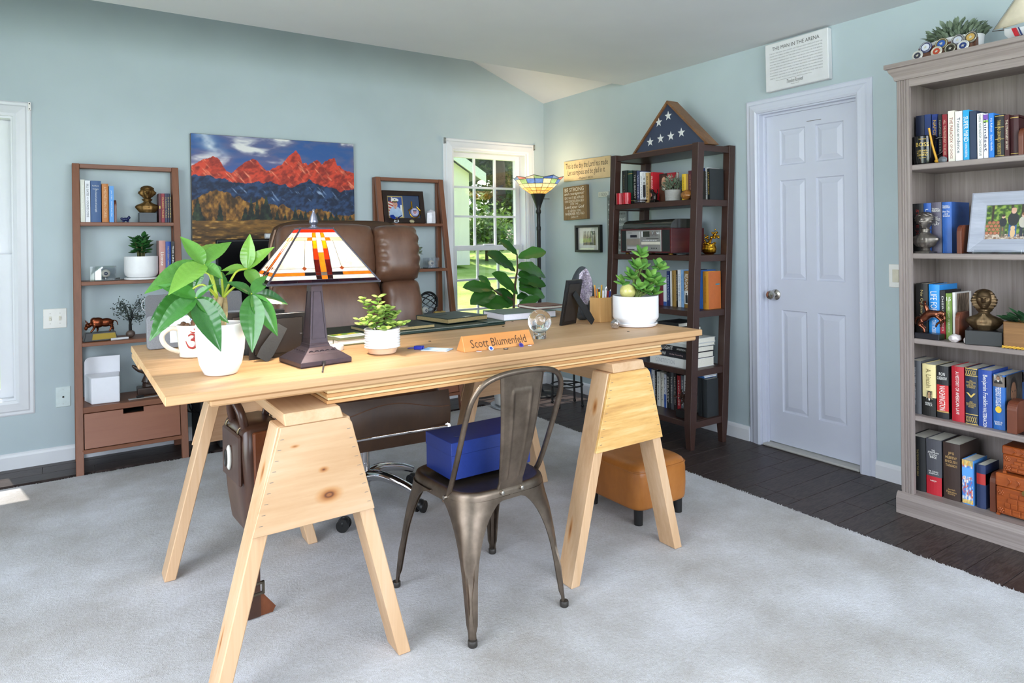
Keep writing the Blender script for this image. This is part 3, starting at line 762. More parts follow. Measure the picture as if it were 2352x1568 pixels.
bm = bmesh.new(); bm.from_mesh(me); bmesh.ops.solidify(bm, geom=bm.faces[:], thickness=.003); bm.to_mesh(me); bm.free(); me.shade_smooth(); me.set_sharp_from_angle(angle=math.radians(50))
link('back_splat', me, GM, ch)
for x in (-.04, .04): 
    mb = MB(); mb.lathe([(.003, -.2045), (.0065, -.203), (.007, -.2), (.007, -.186)], 12, (x, 0, .433), axis=1); obj('bolt', mb, mat('#B7B2A8', .3, 1, key='bolt'), ch, smooth=50)
mb = MB(); mb.M = Matrix.Translation((-.186, -.085, .42)) ; mb.lathe([(.007, -.012), (.0065, 0), (.007, .012)], 12, axis=0); obj('bolt', mb, mat('#B7B2A8', .3, 1, key='bolt'), ch, smooth=50)
# blue box on the chair
bx = thing('shoe_box', 'royal blue lidded cardboard box on the metal chair seat', 'box', (1.252, 2.108, RZ + .447), math.radians(1))
navy = mat('#1D3480', .45, var=.05, scale=120, key='blue_card'); L_, D_, H_ = .335, .19, .128
mb = MB(); mb.box(-L_ / 2 + .002, -D_ / 2 + .002, 0, L_ / 2 - .002, D_ / 2 - .002, H_ - .004); obj('box_body', mb, navy, bx, bevel=.001)
mb = MB(); mb.box(-L_ / 2, -D_ / 2, H_ - .045, L_ / 2, D_ / 2, H_); obj('lid', mb, navy, bx, bevel=.0015)
mb = MB(); mb.tube([(-.12, -.03, H_ + .0006), (-.105, -.035, H_ + .0006), (-.095, -.045, H_ + .0006), (-.11, -.05, H_ + .0006), (-.09, -.058, H_ + .0006)], .0012, 5, smooth=3); obj('monogram', mb, mat('#141C3C', .5), bx)
# ------------------------------------------------------------------ tan ottoman
ot = thing('ottoman', 'tan leather footstool with short black legs under the desk', 'footstool', (2.222, 2.305, RZ), math.radians(0))
tan = wood('tan_leather', '#8E531F', '#A9682C', '#BB7A3C', 2, 4, .38, (), .3, 1, .05, .5)
mb = MB(); R = []
for z, i in ((.068, .012), (.074, .003), (.085, 0), (.14, -.003), (.215, -.002), (.236, 0), (.252, .008), (.262, .022), (.267, .05), (.268, .1)):
    R.append(sq(.165 - i, .165 - i, .19 - i, z, 44, 7))
mb.rings(R); obj('cushion', mb, tan, ot, smooth=60)
mb = MB(); mb.tube([(x * .995, y * .995, .238) for x, y, z in sq(.166, .166, .191, 0, 44, 7)], .0035, 6, closed=True); obj('piping', mb, tan, ot, smooth=60)
for sx in (-1, 1):
    for sy in (-1, 1):
        mb = MB(); mb.cyl((sx * .125, sy * .15, 0), (sx * .125, sy * .15, .07), .019, .021, 16); obj('leg', mb, mat('#1B1A1A', .45), ot, smooth=50)
# ------------------------------------------------------------------ leather satchel hanging from the left sawhorse
def leather(k, c0, c1, c2, rough=.3):
    return wood('leather_' + k, c0, c1, c2, 2, 7, rough, (), .3, 1.5, .06, .5)
LB, LD = leather('brown', '#4A2413', '#6B3A20', '#8A5030'), leather('dark', '#2E1C15', '#40281E', '#553829')
bg_ = thing('leather_satchel', 'dark brown leather satchel hanging inside the left sawhorse', 'bag', (.52, 2.33, RZ))
bg_.rotation_euler = (0, 0, math.radians(4)); bg_.scale = (1.25, .7, 1)
mb = MB(); R = []
for x, i in ((-.058, .02), (-.05, .006), (-.04, 0), (.04, 0), (.05, .006), (.058, .02)):
    P = [(-.16 + i, .68 - i), (-.185 + i, .6), (-.185 + i, .42), (-.1, .335 + i), (.1, .335 + i), (.185 - i, .42), (.185 - i, .6), (.16 - i, .68 - i)]
    R.append([(x * (1 if z > .45 else .8), y, z) for y, z in P])
mb.rings([r[::-1] for r in R]); obj('bag_body', mb, LD, bg_, smooth=50, bevel=.004)
mb = MB(); mb.hexa([(-.034, -.192, .44), (.034, -.192, .44), (.034, -.18, .44), (-.034, -.18, .44)], [(-.036, -.194, .67), (.036, -.194, .67), (.036, -.17, .67), (-.036, -.17, .67)]); obj('gusset_panel', mb, LB, bg_, bevel=.004)
mb = MB(); mb.box(-.066, -.15, .50, -.056, .12, .66); obj('pocket', mb, LD, bg_, bevel=.006)
for s in (-1, 1):
    mb = MB(); mb.tube([(s * .04, -.1, .66), (s * .05, -.095, .72), (s * .06, -.04, .765), (s * .055, .03, .77), (s * .05, .08, .72), (s * .04, .09, .66)], .011, 8, smooth=4); obj('handle', mb, LD, bg_, smooth=60)
    for y in (-.1, .09):
        mb = MB(); mb.tube([(s * .048 + .012 * math.cos(a), y, .665 + .016 * math.sin(a)) for a in [k * PI / 4 for k in range(8)]], .003, 6, closed=True); obj('ring_buckle', mb, mat('#8A7A60', .3, 1, key='brass_dark'), bg_, smooth=60)
mb = MB(); mb.sphere((-.07, -.02, .575), .03, 16, 10, (.25, .75, 1.35)); mb_ = obj('medallion', mb, mat('#C9C6BD', .4), bg_, smooth=60)
mb = MB(); mb.tube([(-.0785, -.02 + .014 * math.cos(a), .575 + .026 * math.sin(a)) for a in [k * PI / 6 for k in range(12)]], .0022, 6, closed=True); mb.box(-.0795, -.026, .56, -.077, -.014, .592); obj('medallion_print', mb, mat('#2A2725', .5), mb_)
mb = MB(); R = []
for p in ((.0, .04, .345), (.0, .042, .25), (.0, .045, .17), (.0, .045, .11), (.0, .043, .05), (.0, .042, .004)):
    R.append([(p[0] - .0165, p[1], p[2]), (p[0] + .0165, p[1], p[2]), (p[0] + .0165, p[1] + .004, p[2]), (p[0] - .0165, p[1] + .004, p[2])])
mb.rings(R); st_ = obj('shoulder_strap', mb, LD, bg_, smooth=50)
mb = MB(); mb.M = Matrix.Translation((-.004, .195, .03)); mb.box(-.02, -.162, .085, .028, -.148, .092); mb.box(-.02, -.162, .05, .028, -.148, .057); mb.box(-.022, -.162, .05, -.016, -.148, .092); mb.box(.024, -.162, .05, .03, -.148, .092); obj('buckle', mb, mat('#6B6255', .3, .9), st_)
mb = MB(); mb.prism([(.0025, -.05), (.0025, .05), (.02, .058), (.1, .01), (.105, -.02), (.06, -.04)], 1, .05, .055); obj('strap_pad', mb, LB, bg_)
# ------------------------------------------------------------------ brown executive chair behind the desk
ex = thing('executive_chair', 'brown leather executive swivel chair behind the desk', 'chair', (1.195, 3.10, RZ), math.radians(-4))
CL = leather('chair', '#4A3024', '#5E4030', '#6E4E3C', .36); CD = leather('chair_dark', '#38261C', '#46301F', '#553B2A', .45)
chrome = mat('#DADADD', .08, 1, var=.01, key='chrome')
def pillow(w, h, t, n=24, p=4, puff=.5, crease=0, wob=0):
    """upholstered slab in the x-z plane, front toward -y, centred"""
    mb = MB()
    def side(sgn):
        def fn(a, b):
            u, v = a * 2 - 1, b * 2 - 1
            x = u * math.sqrt(max(0, 1 - .5 * abs(v) ** p * .35)); z = v * math.sqrt(max(0, 1 - .5 * abs(u) ** p * .35))
            d = (max(0, 1 - abs(u) ** p) ** puff) * (max(0, 1 - abs(v) ** p) ** puff)
            y = -sgn * t / 2 * (.18 + .82 * d)
            if wob and sgn > 0: y += wob * math.sin(v * 16 + u * 3) * max(0, abs(u) - .55) * d
            return (x * w / 2, y, z * h / 2)
        return fn
    k = len(mb.v); mb.grid(side(1), n, n); mb.grid(side(-1), n, n)
    f1 = mb.f[:(n - 1) ** 2]; f2 = [f[::-1] for f in mb.f[(n - 1) ** 2:]]; mb.f = f1 + f2
    per = [i for i in range(n)] + [j * n + n - 1 for j in range(1, n)] + [(n - 1) * n + i for i in range(n - 2, -1, -1)] + [j * n for j in range(n - 2, 0, -1)]
    for q in range(len(per)):
        a, b = per[q], per[(q + 1) % len(per)]; mb.f.append((b, a, a + n * n, b + n * n))
    return mb
bk = 0.0
def expillow(name, w, h, t, c, rx, m=CL, **kw):
    o = obj(name, pillow(w, h, t, **kw), m, ex, smooth=70); o.location = c; o.rotation_euler = (rx, 0, 0); return o
tl = math.radians(-9)
ln = lambda z: .20 + (z - .6) * .16
shell = obj('back_shell', pillow(.74, .80, .1, p=6), CD, ex, smooth=70); shell.location = (0, ln(1.0) + .07, .985); shell.rotation_euler = (tl, 0, 0)
expillow('lumbar_cushion', .42, .50, .19, (-.03, ln(.85) - .015, .825), tl, wob=.012)
expillow('side_bolster', .20, .49, .20, (-.285, ln(.85) - .03, .825), tl, wob=.03)
expillow('side_bolster', .21, .49, .20, (.282, ln(.85) - .03, .825), tl, wob=.03)
expillow('headrest', .50, .31, .20, (-.10, ln(1.22) - .04, 1.205), tl, wob=.012)
expillow('head_bolster', .25, .30, .22, (.255, ln(1.22) - .055, 1.20), tl, wob=.05)
pp = MB(); pp.tube([(-.37, ln(.62), .60), (-.385, ln(.8), .8), (-.37, ln(1.0), 1.0), (-.37, ln(1.04), 1.05), (-.375, ln(1.2), 1.2), (-.34, ln(1.33), 1.33)], .006, 6, smooth=4); obj('piping', pp, mat('#8A6A55', .5), ex)
pp = MB(); pp.tube([(.36, ln(.62), .60), (.392, ln(.8) - .02, .8), (.375, ln(1.0) - .02, 1.0), (.3, ln(1.04) - .05, 1.055), (.36, ln(1.1) - .05, 1.1), (.385, ln(1.2) - .03, 1.2), (.33, ln(1.33) - .02, 1.33)], .006, 6, smooth=4); obj('piping', pp, mat('#8A6A55', .5), ex)
mb = MB(); R = []
for z, i in ((.47, .03), (.48, .01), (.5, 0), (.56, -.005), (.595, .01), (.61, .04), (.615, .1)): R.append(sq(.29 - i, .29 - i, .29 - i, z, 40, 5, -.06))
mb.rings(R); obj('seat_cushion', mb, CL, ex, smooth=60)
mb = MB()
def fp(a, b):
    x = (a * 2 - 1) * .292; z = .585 - .225 * b; y = -.345 - .03 * math.sin(PI * (b * .9 + .1)) - .015 * (1 - abs(a * 2 - 1) ** 4)
    return (x, y, z)
mb.grid(fp, 20, 14); me = mb.mesh('footrest_panel'); bm = bmesh.new(); bm.from_mesh(me); bmesh.ops.solidify(bm, geom=bm.faces[:], thickness=-.045); bm.to_mesh(me); bm.free(); me.shade_smooth(); me.set_sharp_from_angle(angle=.9)
fo = link('footrest_panel', me, CD, ex)
mb = MB(); mb.tube([((a * 2 - 1) * .285, fp(a, .22 + .1 * math.cos(a * 6.2))[1] - .0015, fp(a, .22 + .1 * math.cos(a * 6.2))[2]) for a in [k / 24 for k in range(25)]], .0022, 5); obj('seam', mb, mat('#6B4A35', .5), fo)
mb = MB(); mb.tube([(-.27, -.385, .425), (.27, -.385, .425)], .008, 10); obj('chrome_bar', mb, chrome, ex, smooth=50)
for s in (-1, 1):
    mb = MB(); mb.tube([(s * .27, -.39, .425), (s * .275, -.36, .42), (s * .27, -.25, .45)], .014, 8); obj('bar_bracket', mb, chrome, ex, smooth=50)
mb = MB(); mb.lathe([(.028, .055), (.028, .2), (.026, .2), (.026, .33), (.05, .34), (.055, .40)], 20); obj('gas_column', mb, chrome, ex, smooth=40)
mb = MB(); mb.box(-.14, -.16, .40, .14, .14, .47); obj('tilt_mechanism', mb, mat('#1C1B1B', .5), ex, bevel=.01)
for i in range(5):
    a = math.radians(-52 + 72 * i); dx, dy = math.cos(a), math.sin(a)
    mb = MB(); mb.tube([(dx * .02, dy * .02, .135), (dx * .10, dy * .10, .145), (dx * .22, dy * .22, .118), (dx * .305, dy * .305, .082)], [.03, .024, .02, .016], 10, smooth=4, flat=1.0); arm = obj('star_arm', mb, chrome, ex, smooth=60)
    w = MB(); c = Vector((dx * .31, dy * .31, 0)); tdir = Vector((-dy, dx, 0))
    for s in (-1, 1):
        p = c + Vector((dx, dy, 0)) * .012 * s
        w.cyl(p + Vector((dx * s * .012, dy * s * .012, .028)), p + Vector((0, 0, .028)), .028, .028, 16)
    w.sphere((c.x, c.y, .036), .026, 12, 8); obj('caster', w, mat('#161616', .4), arm, smooth=50)
for s in (-1, 1):
    mb = MB(); mb.tube([(s * .33, -.16, .60), (s * .35, -.2, .68), (s * .35, -.12, .72), (s * .35, .1, .72), (s * .33, .2, .70)], [.02, .024, .03, .03, .02], 10, smooth=3); 
    obj('armrest', mb, CD, ex, smooth=60)
# ------------------------------------------------------------------ leaning ladder shelves on the back wall
WAL = lambda ax: wood('walnut', '#6A3F2B', '#7F4F37', '#915F45', ax, 8, .45, (), .35, 12, .05, .5)
LY = 4.782
def lf(z): return -.392 + .322 * z / 1.765
LSH = (1.415, 1.068, .722)
def ladder(x0, label):
    t = thing('ladder_shelf', label, 'shelf', (x0, LY, 0), 0, 'walnut ladder shelves on the back wall')
    hw, lw, ld = .283, .038, .034
    for s in (-1, 1):
        xa, xb = sorted((s * hw, s * (hw - lw)))
        mb = MB(); mb.hexa([(xa, lf(0), 0), (xb, lf(0), 0), (xb, lf(0) + ld, 0), (xa, lf(0) + ld, 0)], [(xa, lf(1.765), 1.765), (xb, lf(1.765), 1.765), (xb, lf(1.765) + ld, 1.765), (xa, lf(1.765) + ld, 1.765)])
        obj('front_leg', mb, WAL(2), t, bevel=.002)
        mb = MB(); mb.hexa([(xa, -.05, 0), (xb, -.05, 0), (xb, -.012, 0), (xa, -.012, 0)], [(xa, -.032, 1.765), (xb, -.032, 1.765), (xb, 0, 1.765), (xa, 0, 1.765)]); obj('rear_leg', mb, WAL(2), t, bevel=.002)
        mb = MB(); xa, xb = sorted((s * (hw - .008), s * (hw - .028)))
        mb.hexa([(xa, lf(.12) + ld, .12), (xb, lf(.12) + ld, .12), (xb, -.048, .12), (xa, -.048, .12)], [(xa, lf(.365) + ld, .365), (xb, lf(.365) + ld, .365), (xb, -.046, .365), (xa, -.046, .365)]); obj('side_panel', mb, WAL(2), t)
        for z in LSH:
            mb = MB(); mb.box(xa, lf(z) + ld, z - .024, xb, -.036, z - .004); obj('side_rail', mb, WAL(1), t)
    mb = MB(); mb.box(-hw + lw, lf(1.765) + .002, 1.738, hw - lw, lf(1.765) + ld - .002, 1.764); obj('top_rail', mb, WAL(0), t, bevel=.002)
    mb = MB(); mb.box(-hw + lw, -.03, 1.738, hw - lw, -.005, 1.764); obj('top_rail', mb, WAL(0), t, bevel=.002)
    for z in LSH:
        mb = MB(); mb.box(-hw + .03, lf(z) + .002, z - .022, hw - .03, -.012, z); obj('shelf_board', mb, WAL(0), t, bevel=.002)
    mb = MB(); mb.box(-hw + .03, lf(.365) + .001, .335, hw - .03, -.012, .368); obj('cabinet_top', mb, WAL(0), t, bevel=.002)
    mb = MB(); mb.box(-hw + .03, lf(.12) + .002, .118, hw - .03, -.02, .14); obj('bottom_rail', mb, WAL(0), t, bevel=.002)
    mb = MB(); y0, y1 = lf(.142) + .003, lf(.333) + .003; e = .004; xa, xb = -hw + lw + e, hw - lw - e; c = .052; zc = .306
    yc = lf(zc) + .003
    for (p, q, za, zb) in ((xa, xb, .144, zc), (xa, -c, zc, .332), (c, xb, zc, .332)):
        ya, yb = lf(za) + .003, lf(zb) + .003
        mb.hexa([(p, ya, za), (q, ya, za), (q, ya + .018, za), (p, ya + .018, za)], [(p, yb, zb), (q, yb, zb), (q, yb + .018, zb), (p, yb + .018, zb)])
    obj('drawer_front', mb, wood('walnut_drawer', '#7A4630', '#8B543B', '#9A6448', 0, 6, .42, (), .3, 9, .05, .6), t)
    mb = MB(); mb.box(-hw + .04, lf(.2) + .06, .15, hw - .04, -.06, .30); obj('drawer_box', mb, mat('#1D1512', .8), t)
    return t
ladder(.321, 'left walnut ladder shelf holding books, bust and bull on the back wall')
ladder(2.217, 'right walnut ladder shelf beside the window, behind the leather chair')
# ------------------------------------------------------------------ dark bookcase leaning to the right wall
ESP = mat('#3F2922', .38, var=.08, scale=40, key='espresso')
DX, DY_, DL, DD = 3.095, 2.742, .785, .345
def dsx(z): return .113 * z / 1.86
DSH = (.165, .475, .832, 1.172, 1.515)
db = thing('open_bookcase', 'dark espresso open bookcase with a folded flag case on top', 'bookcase', (DX, DY_, 0))
def dhex(x0, y0, z0, x1, y1, z1): return MB().hexa([(x0 + dsx(z0), y0, z0), (x1 + dsx(z0), y0, z0), (x1 + dsx(z0), y1, z0), (x0 + dsx(z0), y1, z0)], [(x0 + dsx(z1), y0, z1), (x1 + dsx(z1), y0, z1), (x1 + dsx(z1), y1, z1), (x0 + dsx(z1), y1, z1)])
for x in (0, DD - .052):
    for y in (0, DL - .05):
        mb = dhex(x, y, .15, x + .055, y + .05, 1.862); ti = .012
        mb.hexa([(x + ti, y + (0 if y else 0), 0), (x + .055 - ti, y, 0), (x + .055 - ti, y + .05 - ti, 0), (x + ti, y + .05 - ti, 0)] if not y else [(x + ti, y + ti, 0), (x + .055 - ti, y + ti, 0), (x + .055 - ti, y + .05, 0), (x + ti, y + .05, 0)],
                [(x + dsx(.15), y, .15), (x + .055 + dsx(.15), y, .15), (x + .055 + dsx(.15), y + .05, .15), (x + dsx(.15), y + .05, .15)])
        obj('leg', mb, ESP, db, bevel=.002)
for z in DSH + (1.853,):
    o = dsx(z); mb = MB(); mb.box(.012 + o, .02, z - .034, DD - .01 + o, DL - .02, z); obj('shelf_board', mb, ESP, db, bevel=.002)
    for y in (.006, DL - .026): 
        mb = MB(); mb.box(.05 + o, y, z - .04, DD - .05 + o, y + .02, z - .001); obj('side_rail', mb, ESP, db, bevel=.001)
# ------------------------------------------------------------------ grey bookcase at the right
GX, GY0, GY1 = 3.203, 1.572, .70                                         # front plane, left outer side, right outer side
GREY = lambda ax: wood('greywash', '#796D68', '#90847F', '#A59993', ax, 16, .55, (), .5, 18, .12, .35)
gb = thing('grey_bookcase', 'tall weathered grey wooden bookcase with fluted posts against the right wall', 'bookcase', (GX, GY0, 0), -PI / 2)
# local: x to the right (toward -Y), y into the wall, z up
GW, GD = GY0 - GY1, XR - GX - .004
for x in (-.012, GW - .022):
    mb = MB(); mb.box(x, .02 if x > 0 else .0203, .0985, x + (.022 if x > 0 else .016), GD, 1.9915); obj('side_panel', mb, GREY(2), gb)
mb = MB(); mb.box(.0042, GD - .012, .0985, GW - .0225, GD, 1.9915); obj('back_panel', mb, GREY(2), gb)
for x in (0, GW - .052):
    mb = MB(); P = [(x, .02), (x, 0)]
    for k in range(3):
        c = x + .015 + .011 * k; P += [(c - .004, 0), (c - .002, .004), (c + .002, .004), (c + .004, 0)]
    P += [(x + .052, 0), (x + .052, .02)]
    mb.prism(P[::-1], 2, .095, 1.99); obj('fluted_post', mb, GREY(2), gb)
GSH = (1.600, 1.196, .808, .455)
for z in GSH:
    mb = MB(); mb.box(.0045, .0205, z - .024, GW - .0225, GD - .013, z); obj('shelf_board', mb, GREY(0), gb, bevel=.003)
mb = MB(); mb.box(.0225, .002, .04, GW - .0225, GD - .013, .098); obj('shelf_board', mb, GREY(0), gb)
mb = MB(); mb.prism([(0, 0), (-.018, 0), (-.018, .07), (-.012, .085), (0, .097)], 0, -.018, GW + .018); 
mb.prism([(0, -.018), (0, 0), (.097, 0), (.085, -.012), (.07, -.018)], 1, 0, GD)
obj('plinth', mb, GREY(0), gb)
mb = MB(); mb.box(.052, .001, 1.955, GW - .052, .02, 2.0); obj('header_rail', mb, GREY(0), gb)
mb = MB(); pr = [(0, 1.99), (-.008, 1.99), (-.012, 2.008), (-.026, 2.03), (-.03, 2.042), (-.04, 2.046), (-.04, 2.066), (0, 2.066)]
R = [[(p, GD, z) , (p, p, z), (GW - p, p, z), (GW - p, GD, z)] for p, z in pr]
mb.rings(R, False, False, closed=False); mb.f = [f[::-1] for f in mb.f]; mb.box(0, 0, 1.992, GW, GD, 2.0655); obj('crown', mb, GREY(0), gb)
# ------------------------------------------------------------------ black desk with monitor between the ladder shelves
BK = mat('#191818', .5, key='black_paint')
bd = thing('black_desk', 'narrow black metal desk against the back wall under the mountain picture', 'desk', (1.25, 4.62, 0))
mb = MB(); mb.box(-.58, -.2, .70, .58, .17, .73); obj('desk_top', mb, BK, bd, bevel=.003)
for x in (-.575, .535):
    for y in (-.195, .13): mb = MB(); mb.box(x, y, 0, x + .045, y + .04, .70); obj('leg', mb, BK, bd, bevel=.002)
mb = MB(); mb.box(-.46, -.15, .01, -.28, .14, .42); obj('drawer_unit', mb, mat('#25282B', .5), bd, bevel=.004)
for i in range(3):
    mb = MB(); R_ = random.Random(i); mb.tube([(-.52 + .03 * i, .14, .62), (-.60, .14, .40 + .05 * i), (-.56 - .02 * i, .13, .2), (-.44, .14, .16 + .06 * i)], .004, 6, smooth=6); obj('cable', mb, mat('#141414', .5), bd)
mo = thing('monitor', 'black computer monitor on the black desk behind the leather chair', 'monitor', (1.21, 4.62, .7305))
mb = MB(); mb.box(-.41, -.035, .10, .41, -.005, .575); obj('screen_housing', mb, mat('#131314', .35), mo, bevel=.006)
mb = MB(); mb.box(-.398, -.0365, .112, .398, -.035, .562); obj('screen', mb, mat('#0B0C0E', .15), mo)
mb = MB(); mb.box(-.12, -.1, 0, .12, .08, .012); mb.box(-.03, -.0, .012, .03, .03, .3); obj('monitor_stand', mb, mat('#131314', .35), mo, bevel=.003)
wc = thing('webcam', 'small white and silver webcam clipped on the top edge of the monitor', 'webcam', (1.135, 4.588, 1.3075))
mb = MB(); mb.cyl((-.035, -.004, .018), (.02, -.004, .018), .017, .017, 16); obj('camera_body', mb, mat('#D9DADC', .3), wc, smooth=50)
mb = MB(); mb.box(-.015, -.01, 0, .01, .02, .004); obj('clip', mb, mat('#555555', .4), wc)
# ------------------------------------------------------------------ mountain canvas
def mountains(u, v):
    n = u.shape; y = v
    pk = [(-.02, .70), (.06, .77), (.12, .805), (.15, .79), (.195, .68), (.225, .665), (.30, .76), (.35, .80), (.375, .785), (.43, .695), (.455, .71), (.53, .77), (.575, .85), (.615, .905), (.64, .86), (.655, .78), (.68, .79), (.69, .77), (.715, .795), (.755, .825), (.785, .78), (.80, .81), (.845, .845), (.87, .845), (.885, .775), (.905, .78), (.925, .74), (.97, .72), (1.02, .70)]
    ridge = np.interp(u, [p[0] for p in pk], [p[1] for p in pk]) + .018 * (fbm(u * 60, u * 0 + 3, 3, 5) - .5)
    low = np.interp(u, [0, .2, .3, .4, .5, .57, .63, .7, .8, .9, 1], [.64, .60, .55, .59, .575, .55, .57, .62, .56, .53, .545]) + .07 * (fbm(u * 22, v * 9, 4, 8) - .5)
    tree = np.interp(u, [0, .08, .13, .2, .28, .33, .40, .45, .52, .6, .7, .75, .8, .86, .93, 1], [.42, .47, .50, .48, .42, .40, .44, .37, .37, .33, .32, .36, .33, .29, .27, .28]) + .06 * (fbm(u * 30, u * 0 + 1, 3, 2) - .5)
    grass = .23 + .04 * (fbm(u * 7, v * 3, 3, 4) - .5)
    cl = fbm(u * 5 + 1.3 * fbm(u * 4, v * 6, 3, 9), v * 9, 5, 21)
    sky_ = lerp(lerp(np.broadcast_to(hexrgb('#2F5A9A'), n + (3,)), hexrgb('#5F648E'), (cl - .38) * 5), hexrgb('#E4E2E0'), (cl - .57) * 6)
    sky_ = lerp(sky_, hexrgb('#8A6A9A'), (.86 - v) * 3 * (cl > .3) * .6)
    left = np.exp(-((u - .06 - .5 * (1 - v)) / .05) ** 2) * (v > .8); sky_ = lerp(sky_, hexrgb('#DCE3EA'), left * 1.2 * fbm(u * 20, v * 20, 3, 6))
    rk = fbm(u * 40 - v * 12, v * 30, 5, 31); st = fbm(u * 70 + v * 40, v * 14, 4, 33)
    red = lerp(lerp(np.broadcast_to(hexrgb('#8E2A20'), n + (3,)), hexrgb('#D9472E'), (rk - .3) * 3), hexrgb('#F2906E'), (st - .6) * 5)
    blue = lerp(lerp(np.broadcast_to(hexrgb('#15233F'), n + (3,)), hexrgb('#2C4670'), (rk - .35) * 3), hexrgb('#8FA3C4'), (st - .68) * 6 * (v < .56))
    c = sky_; c = np.where((v < ridge)[..., None], red, c)
    c = np.where((v < low)[..., None], blue, c)
    tr = fbm(u * 60, v * 25, 4, 41); gold = lerp(lerp(np.broadcast_to(hexrgb('#3E2A14'), n + (3,)), hexrgb('#93642A'), (tr - .3) * 3), hexrgb('#BF8C3A'), (tr - .65) * 5)
    c = np.where((v < tree)[..., None], gold, c)
    for (cx, top, w) in ((.03, .44, .05), (.155, .40, .03), (.30, .36, .04), (.335, .455, .03), (.37, .47, .028), (.425, .475, .055), (.40, .40, .03), (.49, .33, .03), (.54, .30, .03), (.605, .37, .035), (.64, .33, .04), (.67, .34, .03), (.745, .32, .04), (.80, .31, .04), (.84, .32, .04), (.875, .31, .04), (.92, .29, .03), (.97, .29, .04)):
        sp = (np.abs(u - cx) < w * (top - v) / (top - .16) * (.75 + .5 * vnoise(v * 70, u * 0, int(cx * 100)))) & (v < top) & (v > .19)
        c = np.where(sp[..., None], lerp(np.broadcast_to(hexrgb('#131B1A'), n + (3,)), hexrgb('#3A4A32'), (tr - .35) * 2), c)
    gr = fbm(u * 25, v * 60, 4, 51); gb_ = fbm(u * 3, v * 14, 3, 53)
    g = lerp(lerp(np.broadcast_to(hexrgb('#3E2C16'), n + (3,)), hexrgb('#8C622A'), (gr * .6 + gb_ * .6 - .35) * 3), hexrgb('#D8A95A'), (gr - .62) * 4)
    g = lerp(g, hexrgb('#6B6A35'), (gb_ - .5) * 3 * (v < .14))
    return np.where((v < grass)[..., None], g, c)
cv = thing('mountain_canvas', 'wide canvas print of red mountain peaks over an autumn meadow', 'picture', (1.236, 4.7955, 1.632))
cv.rotation_euler = (0, math.radians(-.25), 0)
mb = MB(); mb.box(-.55, -.034, -.37, .55, -.001, .37); obj('stretcher', mb, mat('#6E6A62', .8), cv, bevel=.002)
picture('canvas_print', 1.096, .736, 330, 222, mountains, cv, (0, -.0346, 0), .6)
# ------------------------------------------------------------------ signs on the right wall (local: x right = -Y, front toward the room)
def rsign(name, label, cat, y, z, rx=0): return thing(name, label, cat, (XR - .001, y, z), -PI / 2)
INK = mat('#1E1A16', .6, key='black_ink'); WINK = mat('#F0EBDF', .6, key='white_ink'); GINK = mat('#D6B45C', .4, .3, key='gold_ink'); GRINK = mat('#55544F', .6, key='grey_ink'); RINK = mat('#C0262C', .5, key='red_ink'); SINK = mat('#B9BDC2', .5, key='silver_ink')
s_ = rsign('wall_sign', 'long tan wooden sign with black scripture lettering left of the dark bookcase', 'sign', 4.2, 1.85)
s_.rotation_euler = (0, math.radians(.8), -PI / 2)
mb = MB(); mb.box(-.29, -.018, -.085, .29, 0, .085); obj('board', mb, mat('#C7B48C', .6, var=.08, scale=14), s_, bevel=.002)
letter(s_, 'This is the day the Lord has made', INK, (0, -.0186, .034), .53, .062)
letter(s_, 'Let us rejoice and be glad in it.', INK, (0, -.0186, -.022), .47, .058)
letter(s_, '- Psalms 118:24 -', INK, (0, -.0186, -.068), .2, .02)
s_ = rsign('wall_sign', 'square brown wooden plaque with white verse lettering under the long tan sign', 'sign', 4.335, 1.582)
s_.rotation_euler = (0, math.radians(-1), -PI / 2)
for i in range(4):
    mb = MB(); mb.box(-.155 + .0775 * i + .0008, -.03, -.14, -.0775 + .0775 * i - .0008, 0, .14); obj('board', mb, wood('sign_plank', '#6F5738', '#8A6E4A', '#A0835B', 2, 14, .7, (), .4, 10, .1, .4), s_, bevel=.002)
for tx, w, h, z, b in (('BE STRONG', .25, .032, .112, .003), ('and courageous!', .26, .03, .076, .006), ('DO NOT BE AFRAID', .25, .021, .044, 0), ('OR DISCOURAGED', .25, .021, .016, 0), ('FOR THE', .1, .016, -.008, 0), ('Lord your God', .25, .034, -.036, .006), ('IS WITH YOU', .17, .018, -.066, 0), ('WHEREVER YOU GO', .25, .021, -.090, 0), ('Joshua 1:9', .09, .018, -.118, .003)):
    letter(s_, tx, WINK, (-.005, -.0306, z), w, h, shear=.25 if b == .006 else 0, bold=b)
s_ = rsign('framed_photo', 'small black framed woodland photograph with wide white mat on the right wall', 'picture', 4.185, 1.282)
def frame(mb, w, h, d, f, depth_in=.0): 
    mb.rings([[(-w / 2 + p, -q, -h / 2 + p), (w / 2 - p, -q, -h / 2 + p), (w / 2 - p, -q, h / 2 - p), (-w / 2 + p, -q, h / 2 - p)] for p, q in ((0, 0), (0, d), (f, d), (f, .004))], False, False)
    return mb
mb = frame(MB(), .316, .222, .03, .02); obj('frame', mb, BK, s_)
mb = MB(); mb.box(-.14, -.006, -.094, .14, 0, .094); obj('mat_board', mb, mat('#EFEFE8', .6), s_)
def woods(u, v):
    b = lerp(lerp(np.broadcast_to(hexrgb('#8A7B55'), u.shape + (3,)), hexrgb('#C9C7B0'), (v - .3) * 2), hexrgb('#D8DCD0'), (v - .6) * 2)
    b = lerp(b, hexrgb('#4B5A33'), (fbm(u * 9, v * 9, 4, 3) - .5) * 5 * (u > .45))
    for x, k in ((.1, .5), (.22, -.4), (.35, .25), (.6, .1), (.75, -.2), (.9, .1)): b = np.where((np.abs(u - x - k * (v - .5) * .4) < .02)[..., None], hexrgb('#2E2A20'), b)
    return b
